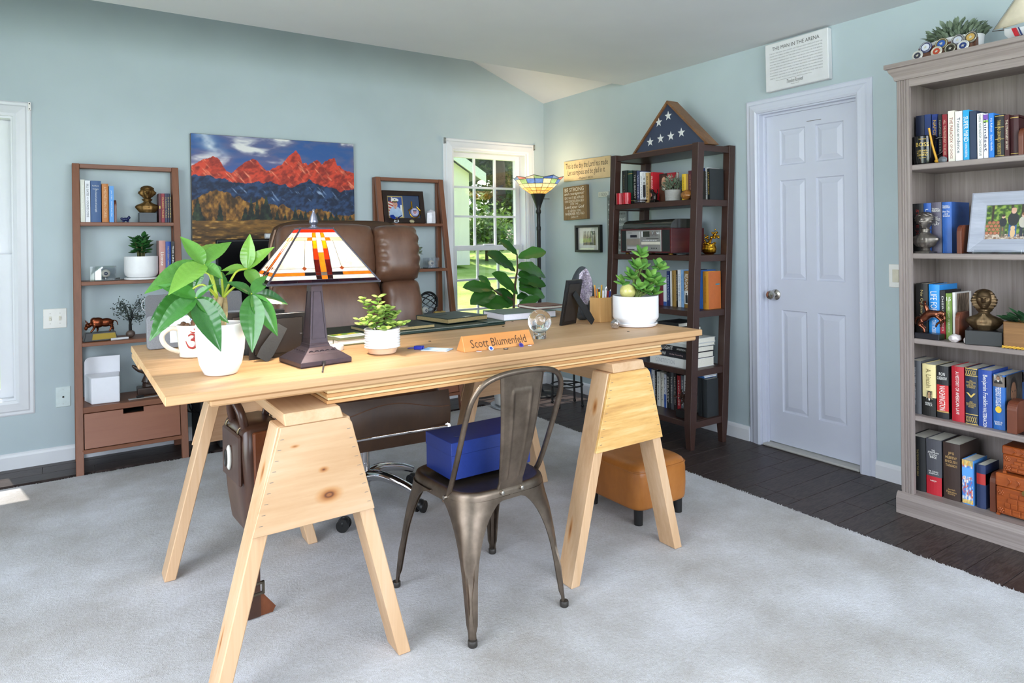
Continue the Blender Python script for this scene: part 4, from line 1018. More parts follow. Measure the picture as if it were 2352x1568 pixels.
picture('print', .155, .115, 60, 44, woods, s_, (.002, -.0066, .004))
mb = MB(); mb.box(-.138, -.013, -.092, .138, -.011, .092); obj('glazing', mb, M_glass, s_)
s_ = rsign('wall_plaque', 'tiny whitewashed wall plaque with carved letters beside the bookcase edge', 'sign', 4.00, 1.632)
mb = MB(); mb.box(-.06, -.012, -.021, .06, 0, .021); obj('board', mb, mat('#D5D8CE', .7, var=.12, scale=60), s_, bevel=.002); letter(s_, '1 GOD', GRINK, (0, -.0126, 0), .08, .022)
s_ = rsign('wall_sign', 'tall grey word-covered canvas on the wall, seen through the dark bookcase', 'sign', 3.84, 1.37)
mb = MB(); mb.box(-.11, -.02, -.25, .11, 0, .25); obj('board', mb, mat('#7C8383', .7), s_, bevel=.002)
for i, tx in enumerate(('In this house', 'we do second', 'chances', 'we do grace', 'we do real', 'we do mistakes', "we do I'm sorrys", 'we do loud', 'really well', 'we do hugs', 'we do family', 'we do LOVE')): letter(s_, tx, mat('#D5DAD8', .6) if i % 3 else INK, (0, -.0206, .22 - .04 * i), .19, .026)
s_ = rsign('canvas_quote', 'whitewashed canvas with a printed speech above the door', 'sign', 2.295, 2.293)
s_.rotation_euler = (0, math.radians(-.6), -PI / 2)
mb = MB(); mb.box(-.2, -.04, -.142, .2, 0, .142); obj('canvas_block', mb, mat('#DEDEE0', .7, var=.04, scale=12), s_, bevel=.004)
letter(s_, 'THE MAN IN THE ARENA', GRINK, (0, -.0406, .106), .30, .021)
sp_ = ('It is not the critic who counts; not the man who points out how the', 'strong man stumbles, or where the doer of deeds could have done them better.', 'The credit belongs to the man who is actually in the arena,', 'whose face is marred by dust and sweat and blood; who strives valiantly;', 'who errs, who comes short again and again, because there is no effort', 'without error and shortcoming; but who does actually strive to do the deeds;', 'who knows great enthusiasms, the great devotions; who spends himself', 'in a worthy cause; who at the best knows in the end the triumph of high', 'achievement, and who at the worst, if he fails, at least fails while daring', 'greatly, so that his place shall never be with those cold and timid souls')
for i, l in enumerate(sp_): letter(s_, l.upper(), mat('#8E8E90', .6), (0, -.0406, .078 - .0165 * i), .335, .0075)
mb = MB(); mb.box(-.13, -.0406, -.0865, .1, -.0402, -.0855); obj('rule', mb, GRINK, s_)
letter(s_, 'Theodore Roosevelt', GRINK, (-.005, -.0406, -.104), .105, .022, shear=.4); letter(s_, 'Paris, 1910', GRINK, (-.005, -.0406, -.124), .05, .006)
# ------------------------------------------------------------------ flag case on top of the dark bookcase
TZ = 1.8535
fc = thing('flag_case', 'triangular wooden case with a folded starred flag on the dark bookcase', 'flag case', (DX + dsx(1.85) + .07, 3.06, TZ), -PI / 2)
fc.rotation_euler = (0, 0, -PI / 2)
A_, H3 = .335, .325
cw = wood('flag_case', '#5E3D20', '#7A5230', '#96693F', 0, 12, .45, (), .4, 10, .06, .4)
def triring(o, y): return [(-A_ + o * 2.3, y, o), (A_ - o * 2.3, y, o), (0, y, H3 - o * 1.42)]
mb = MB(); mb.rings([triring(0, .1), triring(0, 0), triring(.014, 0), triring(.014, .012), triring(.0145, .012)], True, False); mb.f = [f[::-1] for f in mb.f]; obj('case', mb, cw, fc)
mb = MB(); mb.add(triring(.014, .013), [(0, 1, 2)]); mb.add(triring(.014, .02), [(2, 1, 0)]); obj('flag_cloth', mb, mat('#2B3350', .8, var=.1, scale=200, bmp=.3), fc)
def star(mb, cx, cz, r, y):
    P = [(cx + (r if k % 2 == 0 else r * .4) * math.sin(k * PI / 5), y, cz + (r if k % 2 == 0 else r * .4) * math.cos(k * PI / 5)) for k in range(10)]
    Q = [(x, y + .001, z) for x, y, z in P]; mb.rings([Q, P], False, True); mb.f = [f[::-1] for f in mb.f]
for (x, z) in ((.0, .225), (-.085, .195), (-.165, .075), (-.07, .085), (.02, .09), (.11, .10)):
    mb = MB(); star(mb, x, z, .032, .0115); obj('star', mb, mat('#E9E8E6', .7), fc)
mb = MB(); mb.add(triring(.0142, .0075), [(0, 1, 2)]); mb.add(triring(.0142, .0085), [(2, 1, 0)]); obj('glazing', mb, glass('thin', gloss=.03), fc)
# ------------------------------------------------------------------ torch floor lamp in the corner
fl_ = thing('floor_lamp', 'black torchiere floor lamp with stained glass bowl in the room corner', 'lamp', (3.243, 4.45, .0005))
mb = MB(); mb.lathe([(.13, 0), (.13, .012), (.1, .022), (.03, .032), (.02, .05)], 28); obj('base', mb, BK, fl_, smooth=40)
mb = MB(); mb.lathe([(.016, .05), (.016, 1.35), (.019, 1.36), (.019, 1.38), (.015, 1.39), (.015, 1.49), (.022, 1.5), (.022, 1.515), (.016, 1.53), (.028, 1.57), (.05, 1.625), (.062, 1.655), (.055, 1.66)], 20); obj('pole', mb, BK, fl_, smooth=40)
mb = MB(); mb.cyl((.04, 0, 1.615), (.10, -.02, 1.615), .003, .003, 8); obj('switch', mb, BK, fl_)
def stained(key, col, tr=.75, rough=.3):
    k = ('stained', key)
    if k in MATS: return MATS[k]
    m, t, b = newmat('stained_' + key)
    n = noise(t, coords(t), 60, 3); c = lin(col)
    r_ = t.nodes.new('ShaderNodeValToRGB'); e = r_.color_ramp.elements; e[0].position = .3; e[1].position = .7
    e[0].color = [x * .8 for x in c[:3]] + [1]; e[1].color = [min(1, x * 1.12) for x in c[:3]] + [1]; t.links.new(n, r_.inputs[0])
    t.links.new(r_.outputs[0], b.inputs['Base Color']); b.inputs['Roughness'].default_value = rough
    tl_ = t.nodes.new('ShaderNodeBsdfTranslucent'); t.links.new(r_.outputs[0], tl_.inputs[0])
    mx = t.nodes.new('ShaderNodeMixShader'); mx.inputs[0].default_value = tr
    o = t.nodes['Material Output']; t.links.new(b.outputs[0], mx.inputs[1]); t.links.new(tl_.outputs[0], mx.inputs[2]); t.links.new(mx.outputs[0], o.inputs[0])
    MATS[k] = m; return m
LEAD = mat('#4A4745', .4, .8, key='lead_came')
prof = [(.06, 1.655), (.095, 1.678), (.128, 1.702), (.158, 1.732), (.186, 1.768), (.204, 1.785)]
NS = 16
def bowlpt(k, j, ins=0):
    r_, z = prof[j]; a = 2 * PI * k / NS
    sc_ = 1 + (.035 * math.cos(k * PI) if j == 5 else 0); zz = z + (.008 * math.cos(k * PI) if j == 5 else 0)
    return Vector((r_ * sc_ * math.cos(a), r_ * sc_ * math.sin(a), zz))
lead = MB()
for j in range(6): lead.tube([bowlpt(k, j) for k in range(NS)], .0022, 5, closed=True)
for k in range(NS): lead.tube([bowlpt(k, j) for j in range(6)], .0018, 5)
bowl = obj('glass_bowl', lead, LEAD, fl_)
pal = [['#E9CFA0'], ['#EFDDB8', '#E9CC98'], ['#F3EAD2', '#B5CBA6', '#F3ECD8'], ['#F2F0E2', '#8FA9DA', '#8FA9DA', '#B5CDB0'], ['#A9BEE2', '#EEEEE4', '#7F9CD8', '#E3B6B4', '#B9D0B6']]
for j in range(5):
    for k in range(NS):
        p = [bowlpt(k, j), bowlpt(k + 1, j), bowlpt(k + 1, j + 1), bowlpt(k, j + 1)]; c = sum(p, Vector()) / 4
        q = [c + (v - c) * .985 for v in p]; n_ = (q[1] - q[0]).cross(q[3] - q[0]).normalized() * .0012
        mb = MB(); mb.hexa([tuple(v - n_) for v in q], [tuple(v + n_) for v in q]); cc = pal[j][(k * 3 + j) % len(pal[j])]
        obj('glass_piece', mb, stained(cc, cc), bowl)
mb = MB(); mb.sphere((0, 0, 1.735), .032, 16, 10, (1, 1, 1.3)); m_, t, b = newmat('warm_bulb'); b.inputs['Emission Color'].default_value = (1, .78, .48, 1); b.inputs['Emission Strength'].default_value = 12
obj('bulb', mb, m_, fl_, smooth=60)
pl_ = bpy.data.lights.new('lamp_light', 'POINT'); pl_.energy = 5; pl_.color = (1, .72, .42); pl_.shadow_soft_size = .04
plo = bpy.data.objects.new('lamp_light', pl_); COL.objects.link(plo); plo.parent = fl_; plo.location = (0, 0, 1.80)
# ------------------------------------------------------------------ wire plant stand behind the desk
ws = thing('wire_stand', 'black wire stand on the floor in front of the floor lamp', 'stand', (3.21, 4.06, .0005))
for k in range(4):
    a = k * PI / 2 + 2.0; mb = MB(); mb.cyl((.13 * math.cos(a), .13 * math.sin(a), 0), (.11 * math.cos(a), .11 * math.sin(a), .62), .008, .008, 8); mb.sphere((.13 * math.cos(a), .13 * math.sin(a), .012), .012, 10, 6); obj('leg', mb, BK, ws, smooth=50)
for z in (.16, .60):
    mb = MB(); mb.tube([(.122 * math.cos(k * PI / 12), .122 * math.sin(k * PI / 12), z) for k in range(24)], .006, 6, closed=True); mb.box(-.12, -.004, z - .004, .12, .004, z + .004); mb.box(-.004, -.12, z - .004, .004, .12, z + .004); obj('ring_shelf', mb, BK, ws, smooth=50)
# ------------------------------------------------------------------ books
PAGE = mat('#E8E4D6', .8, var=.05, scale=200, key='pages')
def book(loc, rz, th, h, d, col, desc, title=None, tcol=None, bands=(), group=None, rough=.5, title2=None, tw=.72, th_=.5, extra=None, name='book', tilt=0, pages=PAGE, up=None):
    """standing book: spine centred on the origin facing -y, x = thickness"""
    t = thing(name, desc, 'book', loc, rz, group)
    if tilt: t.rotation_euler = (0, tilt, rz)
    m = mat(col, rough, var=.03, scale=60); c = .0022
    mb = MB()
    if th > .028:
        n = 6; P = [(-th / 2, d)] + [(-th / 2, .004)] + [(-th / 2 + th * (k / n), .004 - .004 * math.sin(PI * k / n)) for k in range(1, n)] + [(th / 2, .004), (th / 2, d), (th / 2 - c, d), (th / 2 - c, .006), (-th / 2 + c, .006), (-th / 2 + c, d)]
    else: P = [(-th / 2, d), (-th / 2, 0), (th / 2, 0), (th / 2, d), (th / 2 - min(c, th * .2), d), (th / 2 - min(c, th * .2), .003), (-th / 2 + min(c, th * .2), .003), (-th / 2 + min(c, th * .2), d)]
    mb.prism(P, 2, 0, h); obj('cover', mb, m, t)
    mb = MB(); i = min(c, th * .2) + .0002; mb.box(-th / 2 + i, .0062 if th > .028 else .0032, .003, th / 2 - i, d - .003, h - .003); obj('page_block', mb, pages, t)
    for z0, z1, bc in bands:
        mb = MB(); e = .0004
        if th > .028: mb.prism([(x, y - e) for x, y in P[1:9]] + [(x, y - e + .0003) for x, y in P[8:0:-1]], 2, z0 * h, z1 * h)
        else: mb.box(-th / 2 - e, -e, z0 * h, th / 2 + e, .0002, z1 * h)
        obj('spine_band', mb, mat(bc, rough, var=.03), t)
    off = -.0012 if not (th > .028) else -.0014
    if title:
        tc = mat(tcol or '#F2EFE6', .5, key='lettering_' + (tcol or 'w'))
        if up: letter(t, title, tc, (0, off, h * up[0]), th * .8, None if len(up) < 2 else up[1])
        else: letter(t, title, tc, (0, off, h * (.52 if not title2 else .62)), h * (tw if not title2 else .5), min(th * th_, .03), down=True)
        if title2: letter(t, title2, mat(title2[1] if isinstance(title2, tuple) else (tcol or '#F2EFE6'), .5, key='lettering_' + (tcol or 'w')), (0, off, h * .2), h * .28, min(th * .38, .02), down=True)
    if extra:
        for e_ in extra:
            tx, zc, w_, h_, cc = e_[:5]; letter(t, tx, mat(cc, .5, key='lettering_' + cc), (0, off - .0004, h * zc), w_, h_, down=(len(e_) > 5 and e_[5]))
    return t
def row(X, Xref, z, items, where, group, depth=.15, rz=-PI / 2, ymax=9, dx=()):
    X0 = X
    for i, it in enumerate(items):
        X = X0 + (dx[i] if i < len(dx) else 0); f = X / Xref
        y0, y1, zt, col, desc = it[:5]; kw = it[5] if len(it) > 5 else {}
        zt = 1.2808 + (zt - 1.2808) * f
        ya, yb = y0 * f, y1 * f; sh = max(0, ya - ymax); ya -= sh; yb -= sh; ymax = min(ymax, yb + .0003) if ymax < 9 else 9
        book((X, (ya + yb) / 2, z + .0004), rz, abs(ya - yb) - .0012, zt - z, kw.pop('d', depth), col, '%s, %s from left, %s' % (desc, ORD[i], where), group=group, **kw)
W_ = '#F4F2EC'; GO = '#D8B860'
gw = 'grey bookcase top shelf'
row(3.25, 3.25, 1.600, [
    (1.517, 1.479, 1.824, '#232D4A', 'thick navy cloth book with a small gold emblem', dict(extra=[('+', .55, .012, .02, GO)])),
    (1.477, 1.449, 1.824, '#31477F', 'plain royal blue cloth book'),
    (1.446, 1.423, 1.820, '#1F3C8C', 'blue book with yellow and white spine lettering', dict(title='NAPOLEON HILL', tcol='#F0C33A', th_=.6)),
    (1.420, 1.405, 1.816, '#26262A', 'thin black book with grey spine lettering', dict(title='NAPOLEON HILL', tcol='#A9A8A0')),
    (1.403, 1.383, 1.813, '#9E2030', 'red book with pale spine lettering', dict(title='HILL  THE MASTER KEY TO RICHES', tcol='#E8C9B0')),
    (1.380, 1.354, 1.824, '#EDE7D8', 'cream book with dark red spine lettering', dict(title='THE PARADOX', tcol='#8E2A2A', title2='OF CHOICE')),
    (1.352, 1.323, 1.817, '#F3F1EE', 'white book titled Transcendence', dict(title='Transcendence', tcol='#4A5560', th_=.45)),
    (1.321, 1.297, 1.818, '#25A3DC', 'bright cyan book with bold white spine lettering', dict(title='SUPER MIND', tcol=W_, th_=.75, title2='NORMAN E ROSENTHAL')),
    (1.295, 1.269, 1.810, '#2B3A55', 'slate navy book without lettering'),
    (1.267, 1.245, 1.795, '#F2F2F0', 'white book with black self-help lettering', dict(title='CHANGE YOUR PARADIGM, CHANGE YOUR LIFE', tcol='#222222', tw=.9)),
    (1.243, 1.226, 1.790, '#EDEBF2', 'white paperback with coloured stripes', dict(title='mindset', tcol='#2A2A50', th_=.7, bands=[(.86, .98, '#7A4FB0'), (.80, .85, '#9CC64A')])),
    (1.224, 1.205, 1.789, '#2C7FD6', 'sky blue book with white author lettering', dict(title='Hit Refresh   Satya Nadella', tcol=W_)),
    (1.203, 1.169, 1.778, '#17171A', 'black leather book with gold panelled spine', dict(bands=[(.96, .975, GO), (.70, .71, GO), (.42, .43, GO), (.03, .045, GO)], title='THINK AND GROW RICH', tcol=GO, th_=.35, title2='THE COMPLETE CLASSIC TEXT')),
    (1.167, 1.150, 1.773, '#4A1E22', 'thin maroon book with pale spine lettering', dict(title='THE STRANGEST SECRET', tcol='#E6D9C4')),
    (1.148, 1.118, 1.768, '#3C1519', 'dark maroon book with gold border', dict(bands=[(.93, .945, GO), (.05, .065, GO)])),
], gw, 'books on the top shelf of the grey bookcase', .16, ymax=1.566, dx=(.085, .085, .085, .05, .02))
def bookend(loc, w, h, label, rz=-PI / 2, d=.10, col=None):
    t = thing('bookend', label, 'bookend', loc, rz)
    mb = MB(); n = 6; P = [(0, 0), (d, 0), (d, h)] + [(.035 - .035 * math.sin(PI / 2 * k / n), h - .035 + .035 * math.cos(PI / 2 * k / n)) for k in range(n + 1)]
    mb.prism([(y, z) for y, z in P], 0, -w / 2, w / 2); obj('end_board', mb, col or wood('bookend', '#5A2E1E', '#6F3B27', '#834B33', 2, 18, .35, (), .3, 8, .04, .4), t, bevel=.001)
    mb = MB(); mb.box(w / 2, .01, .0003, w / 2 + .04, d - .01, .0015); obj('foot_plate', mb, mat('#2A2A2A', .4, .6), t); return t
bookend((3.235, 1.106, 1.6004), .016, .112, 'wooden bookend at the right end of the top shelf books, grey bookcase')
row(3.305, 3.25, 1.196, [
    (1.544, 1.491, 1.423, '#232325', 'black book with red lettering behind the silver bust', dict(title='STEVE JOBS', tcol='#B03A34', th_=.3)),
    (1.489, 1.456, 1.423, '#2D5AA8', 'mid blue book with white lettering', dict(title='LONGITUDES', tcol='#DDE4EE', th_=.35)),
    (1.454, 1.412, 1.425, '#5F5A6A', 'grey mauve book with white stacked lettering', dict(extra=[('THOMAS L.', .87, .034, .008, W_), ('FRIEDMAN', .83, .034, .008, W_), ('THE', .70, .014, .009, W_), ('WORLD', .66, .034, .010, W_), ('IS', .61, .012, .009, W_), ('FLAT', .57, .028, .010, W_)])),
    (1.410, 1.371, 1.424, '#3565B4', 'bright blue book with white stacked lettering', dict(d=.18, extra=[('THOMAS L.', .92, .03, .007, W_), ('FRIEDMAN', .89, .03, .007, W_), ('Hot, Flat,', .81, .030, .010, W_), ('and', .77, .014, .009, W_), ('Crowded', .73, .028, .010, W_)])),
], 'grey bookcase second shelf', 'books on the second shelf of the grey bookcase', .16, ymax=1.566)
bookend((3.24, 1.338, 1.1964), .018, .125, 'wooden bookend between blue book and grey photo frame, grey bookcase')
row(3.30, 3.25, .808, [
    (1.525, 1.473, 1.057, '#22211F', 'thick black book with gold lettering', dict(title='No Ordinary Time', tcol='#C9B27A', th_=.3)),
    (1.470, 1.424, 1.055, '#2C93E4', 'bright blue book with big white lettering', dict(title='LIFE FORCE', tcol=W_, th_=.6, title2='TONY ROBBINS', d=.18)),
    (1.421, 1.400, 1.031, '#28262A', 'black book with red lower spine', dict(bands=[(0, .55, '#B52434')], title='DISRUPTED', tcol='#E8E4DC', th_=.35)),
    (1.398, 1.373, 1.019, '#7C9A45', 'olive green book with the number fifteen', dict(extra=[('15', .88, .018, .018, W_)], title='INVALUABLE LAWS OF GROWTH', tcol='#F2F0DC', th_=.35, d=.13)),
    (1.371, 1.359, 1.024, '#EDE9E4', 'thin white book with a bark-textured cover'),
], 'grey bookcase third shelf', 'books on the third shelf of the grey bookcase', .16, ymax=1.566)
bk_ = [o for o in COL.objects if o.name.startswith('book') and o.get('label', '').startswith('thin white book with a bark')][0]
picture('cover_print', .12, .20, 30, 40, lambda u, v: lerp(np.broadcast_to(hexrgb('#4A3A2E'), u.shape + (3,)), hexrgb('#B09A84'), (fbm(u * 30, v * 5, 4, 7) - .3) * 2.5), bk_, (.0068, .075, .107)).rotation_euler = (0, 0, PI / 2)
bookend((3.25, 1.354, .8084), .016, .13, 'wooden bookend beside the bronze bust with black base, grey bookcase')
def portrait(u, v, bgc='#6A5140', skin='#B98A68', coat='#2A2522', hair='#2E2622', cx=.5, cy=.62, r=.2, collar='#E8E4DC'):
    c = lerp(np.broadcast_to(hexrgb(bgc), u.shape + (3,)), hexrgb('#1E1916'), (fbm(u * 4, v * 4, 3, 3) - .3) * 1.5)
    def el(x, y, a, b): return ((u - x) / a) ** 2 + ((v - y) / b) ** 2 < 1
    c = np.where((el(cx, cy - r * 2.6, r * 2.4, r * 1.9))[..., None], hexrgb(coat), c)
    c = np.where(el(cx, cy - r * 1.15, r * .45, r * .5)[..., None], hexrgb(collar), c)
    c = np.where(el(cx, cy + r * .18, r * 1.02, r * 1.2)[..., None], hexrgb(hair), c)
    sk = lerp(np.broadcast_to(hexrgb(skin), u.shape + (3,)), hexrgb('#5A3F30'), (u - cx) / r * .5)
    c = np.where(el(cx, cy - .02, r * .78, r * 1.02)[..., None], sk, c)
    for sx in (-.33, .33): c = np.where(el(cx + sx * r, cy + r * .15, r * .14, r * .07)[..., None], hexrgb('#201814'), c)
    c = np.where(el(cx, cy - r * .5, r * .3, r * .06)[..., None], hexrgb('#7A3F35'), c)
    c = np.where(el(cx, cy - r * .15, r * .1, r * .22)[..., None], hexrgb(skin) * .8, c)
    return c
row(3.262, 3.25, .455, [
    (1.559, 1.506, .701, '#55565B', 'thick dark grey book with pale small lettering', dict(title='BARACK OBAMA  |  A PROMISED LAND', tcol='#C9CACD', th_=.2, tw=.7)),
    (1.501, 1.444, .692, '#E2D29A', 'cream and black book with signature spine', dict(bands=[(0, .36, '#1B1A18')], extra=[('A. Lincoln', .73, .085, .022, '#6A5A34', True), ('RONALD C.', .25, .03, .008, W_), ('WHITE, JR.', .21, .03, .008, W_)])),
    (1.441, 1.392, .692, '#222225', 'red, black and tan book with heavy white lettering', dict(bands=[(.14, .64, '#C82A2C'), (.12, .15, '#C09A5A')], extra=[('RON', .85, .024, .014, W_), ('CHERNOW', .77, .040, .014, W_), ('WASHINGTON', .39, .11, .024, W_, True)])),
    (1.380, 1.330, .699, '#B4202E', 'crimson book with white spine lettering', dict(title='A HISTORY OF AMERICAN LAW', tcol=W_, th_=.28, tw=.78)),
    (1.326, 1.278, .700, '#1D2B44', 'navy book with gold lattice bands', dict(bands=[(.985, 1, GO), (.86, .872, GO), (.17, .182, GO), (.0, .012, GO)], extra=[('XXXXX', .925, .042, .022, GO), ('XXXXX', .09, .042, .026, GO), ('The', .78, .012, .006, GO), ('CONSTITUTION', .75, .036, .007, GO), ('OF THE', .72, .018, .006, GO), ('UNITED STATES', .69, .036, .007, GO), ('OF AMERICA', .66, .03, .007, GO), ('v', .52, .036, .02, GO), ('AND', .40, .012, .006, GO), ('SELECTED WRITINGS', .37, .038, .006, GO), ('OF THE FOUNDING', .34, .036, .006, GO), ('FATHERS', .31, .022, .006, GO)])),
    (1.276, 1.225, .700, '#2B4A9C', 'royal blue book with white script lettering', dict(extra=[('Benjamin Franklin', .64, .135, .022, W_, True), ('WALTER', .26, .042, .014, W_, True), ('ISAACSON', .09, .048, .014, W_, True)])),
    (1.222, 1.178, .688, '#2563AE', 'blue book with a yellow seal', dict(d=.2, bands=[(.78, .97, '#6E6258')], extra=[('FREDERICK DOUGLASS', .6, .08, .02, W_, True), ('DAVID W.', .14, .03, .007, W_), ('BLIGHT', .105, .024, .008, W_)])),
], 'grey bookcase fourth shelf', 'books on the fourth shelf of the grey bookcase', .17, ymax=1.566)
bk_ = [o for o in COL.objects if o.get('label', '').startswith('blue book with a yellow seal')][0]
picture('cover_print', .165, .225, 50, 66, lambda u, v: portrait(u, v, '#5A5550', '#8A6248', '#221E1C', '#1A1614', .45, .64, .22), bk_, (.0224, .10, .116)).rotation_euler = (0, 0, PI / 2)
picture('spine_portrait', .03, .036, 16, 20, lambda u, v: portrait(u, v, '#CFC8BE', '#9A7358', '#221E1C', '#2A221C', .5, .6, .24), bk_, (0, -.002, .213))
mb = MB(); mb.lathe([(.014, -.0022), (.014, -.0015)], 20, (0, 0, .085), axis=1, sx=1.0, sy=.8); obj('seal', mb, mat('#EFC43A', .5), bk_)
bk_ = [o for o in COL.objects if o.get('label', '').startswith('cream and black book')][0]
picture('spine_portrait', .026, .05, 16, 24, lambda u, v: portrait(u, v, '#E2D29A', '#B08A66', '#1B1A18', '#1B1614', .5, .62, .3), bk_, (.002, -.002, .09))
bookend((3.24, 1.15, .4554), .035, .13, 'dark wooden bookend at the right end of the history books, grey bookcase')
row(3.27, 3.25, .098, [
    (1.560, 1.494, .352, '#1D1E1F', 'thick black book with thin gold lettering', dict(title='THE PEOPLE OF THE BIBLE', tcol='#9A8A58', th_=.12, tw=.5)),
    (1.489, 1.424, .355, '#4A4A50', 'thick grey book with red lower spine', dict(bands=[(0, .33, '#B51E2C')], extra=[('THE', .80, .014, .008, W_), ('JEREMIAH', .76, .046, .009, W_), ('STUDY', .72, .034, .009, W_), ('BIBLE', .68, .028, .009, W_), ('DR. DAVID', .42, .04, .007, W_), ('JEREMIAH', .38, .04, .007, W_), ('NKJV', .25, .026, .008, W_)])),
    (1.418, 1.349, .355, '#3A2A24', 'thick brown book with gold religious lettering', dict(d=.19, extra=[('JPS', .82, .024, .014, '#C9A46A'), ('HEBREW', .75, .046, .012, '#C9A46A'), ('ENGLISH', .68, .048, .012, '#C9A46A'), ('TANAKH', .61, .046, .012, '#C9A46A'), ('Jewish', .18, .03, .009, '#C9A46A'), ('Publication', .14, .04, .009, '#C9A46A'), ('Society', .10, .03, .009, '#C9A46A')])),
    (1.342, 1.297, .298, '#4F93DC', 'short bright blue book with painted spine', dict(d=.14)),
    (1.287, 1.252, .291, '#27365C', 'short navy book with a red label', dict(bands=[(.55, .8, '#B5302C')], d=.14)),
], 'grey bookcase bottom shelf', 'books on the bottom shelf of the grey bookcase', .18, ymax=1.566)
bk_ = [o for o in COL.objects if o.get('label', '').startswith('short bright blue book')][0]
def paintspine(u, v):
    n = fbm(u * 8, v * 14, 3, 5); m_ = fbm(u * 14, v * 22, 3, 8)
    c = lerp(lerp(np.broadcast_to(hexrgb('#3F7FD0'), u.shape + (3,)), hexrgb('#E7E2DA'), (n - .45) * 6), hexrgb('#C8503C'), (m_ - .55) * 8)
    c = np.where(((v > .62) & (v < .82))[..., None], hexrgb('#5FA3E6'), c); return np.where(((v > .86) | (v < .1))[..., None], lerp(c, hexrgb('#E2B84A'), np.full(u.shape, .7)), c)
picture('spine_print', .042, .19, 14, 50, paintspine, bk_, (0, -.0018, .1))
bookend((3.27, 1.233, .0984), .022, .16, 'brown wooden bookend beside the carved chests, grey bookcase')
# books on the left ladder shelf (spines face -y)
def yrow(y, z, items, where, group, depth=.12):
    for i, it in enumerate(items):
        x0, x1, zt, col, desc = it[:5]; kw = it[5] if len(it) > 5 else {}
        book(((x0 + x1) / 2, y, z + .0004), 0, x1 - x0 - .0012, zt - z, kw.pop('d', depth), col, '%s, %s from left, %s' % (desc, ORD[i], where), group=group, **kw)
yrow(4.66, 1.415, [
    (.078, .1, 1.665, '#DAD9CF', 'tall ivory book', dict(title='Thank You for Being Late', tcol='#F2F2EC', th_=.4)),
    (.101, .127, 1.66, '#E8E8EE', 'white book with black lettering', dict(title='BILL GATES >> SOURCE CODE', tcol='#3A3F4A', th_=.42, tw=.8)),
    (.128, .182, 1.66, '#39598A', 'thick steel blue book', dict(title='The Selected Letters of Laura Ingalls', tcol='#DDE3EA', th_=.22, extra=[('Fred Rosner', .88, .034, .008, W_), ('Fred Kaplan', .80, .03, .007, W_)], tw=.55)),
    (.185, .220, 1.645, '#C07A3E', 'orange cloth book', dict(title='A MIDWESTERN STORIES', tcol='#E8C49A', th_=.4, tw=.8)),
    (.222, .247, 1.632, '#5A9BE0', 'light blue book', dict(title='Jane Tillie   Don\'t Own Mail', tcol='#E9F0F8', th_=.35)),
], 'left ladder top shelf', 'books on the top shelf of the left ladder')
bookend((.2545, 4.66, 1.4154), .012, .135, 'slim maroon bookend beside the light blue book, left ladder shelf', 0, .1)
yrow(4.665, 1.415, [(.486, .499, 1.595, '#5A2028', 'thin dark maroon volume', dict(title='I', tcol=GO, tw=.1)), (.5, .519, 1.595, '#8E2434', 'thin red volume', dict(title='CLASSIC TALES', tcol=GO)), (.52, .533, 1.596, '#2B3050', 'thin navy volume', dict(title='CLASSIC TALES', tcol=GO)), (.534, .545, 1.596, '#22254A', 'thin indigo volume', dict(title='STORIES', tcol=GO)), (.546, .556, 1.596, '#2E3438', 'thin charcoal volume', dict(title='STORIES', tcol=GO))], 'set beside the bronze bust', 'thin volumes right of the bust', .1)
yrow(4.6, 1.068, [(.478, .514, 1.302, '#C49088', 'dusty pink book with white lettering', dict(title='License', tcol=W_, th_=.5, tw=.35)), (.514, .544, 1.296, '#2A4A9A', 'blue book with gold lettering', dict(title='THE STUDENT HANDBOOK', tcol='#C9B27A', th_=.3)), (.545, .564, 1.296, '#26262A', 'black book with white lettering', dict(title='THE LINCOLN', tcol=W_, th_=.5))], 'left ladder second shelf', 'books on the second shelf of the left ladder', .14)
# books in the dark bookcase
row(3.232, 3.225, 1.515, [
    (3.439, 3.387, 1.750, '#222624', 'black leather volume', dict(title='Treasure Island', tcol='#8F8560', th_=.2)),
    (3.382, 3.337, 1.745, '#1E3A30', 'dark green leather volume', dict(bands=[(.9, .91, GO), (.1, .11, GO)])),
    (3.323, 3.295, 1.740, '#1C1C1F', 'black book', dict(title='THE LIBRARY', tcol='#C9C6BE')),
    (3.290, 3.266, 1.735, '#454C6E', 'slate blue book', dict(title='VICTORY', tcol='#C9C6D8')),
    (3.261, 3.237, 1.726, '#EFEFF2', 'white book with black lettering', dict(title='JOHN ADAMS', tcol='#33333A')),
    (3.233, 3.209, 1.717, '#D8D8D8', 'pale grey book with dark picture', dict(title='TEAM', tcol='#1E1E20', bands=[(.2, .6, '#2E2E32')])),
    (3.205, 3.181, 1.715, '#C7A36A', 'tan book', dict(title='BUILDERS', tcol='#3A2A18')),
    (3.160, 3.139, 1.715, '#C3202E', 'red book with white lettering', dict(title='ALEXANDER', tcol=W_, th_=.6)),
    (2.897, 2.862, 1.679, '#E7BE2E', 'bright yellow book with black seal', dict(title='SOCIAL INTELLIGENCE', tcol='#7A5A10', th_=.25, bands=[(.25, .36, '#222222')])),
    (2.860, 2.842, 1.676, '#B9904A', 'tan gold book'), (2.840, 2.812, 1.695, '#5A2233', 'maroon book', dict(title='WHITEHEAD', tcol='#C9A46A', th_=.3)), (2.809, 2.788, 1.693, '#26231F', 'black brown book'),
], 'dark bookcase top shelf', 'books on the top shelf of the dark bookcase', .1)
fb = thing('book', 'red and black book standing cover-out with a portrait, top shelf of the dark bookcase', 'book', (3.29, 3.075, 1.5154), -PI / 2)
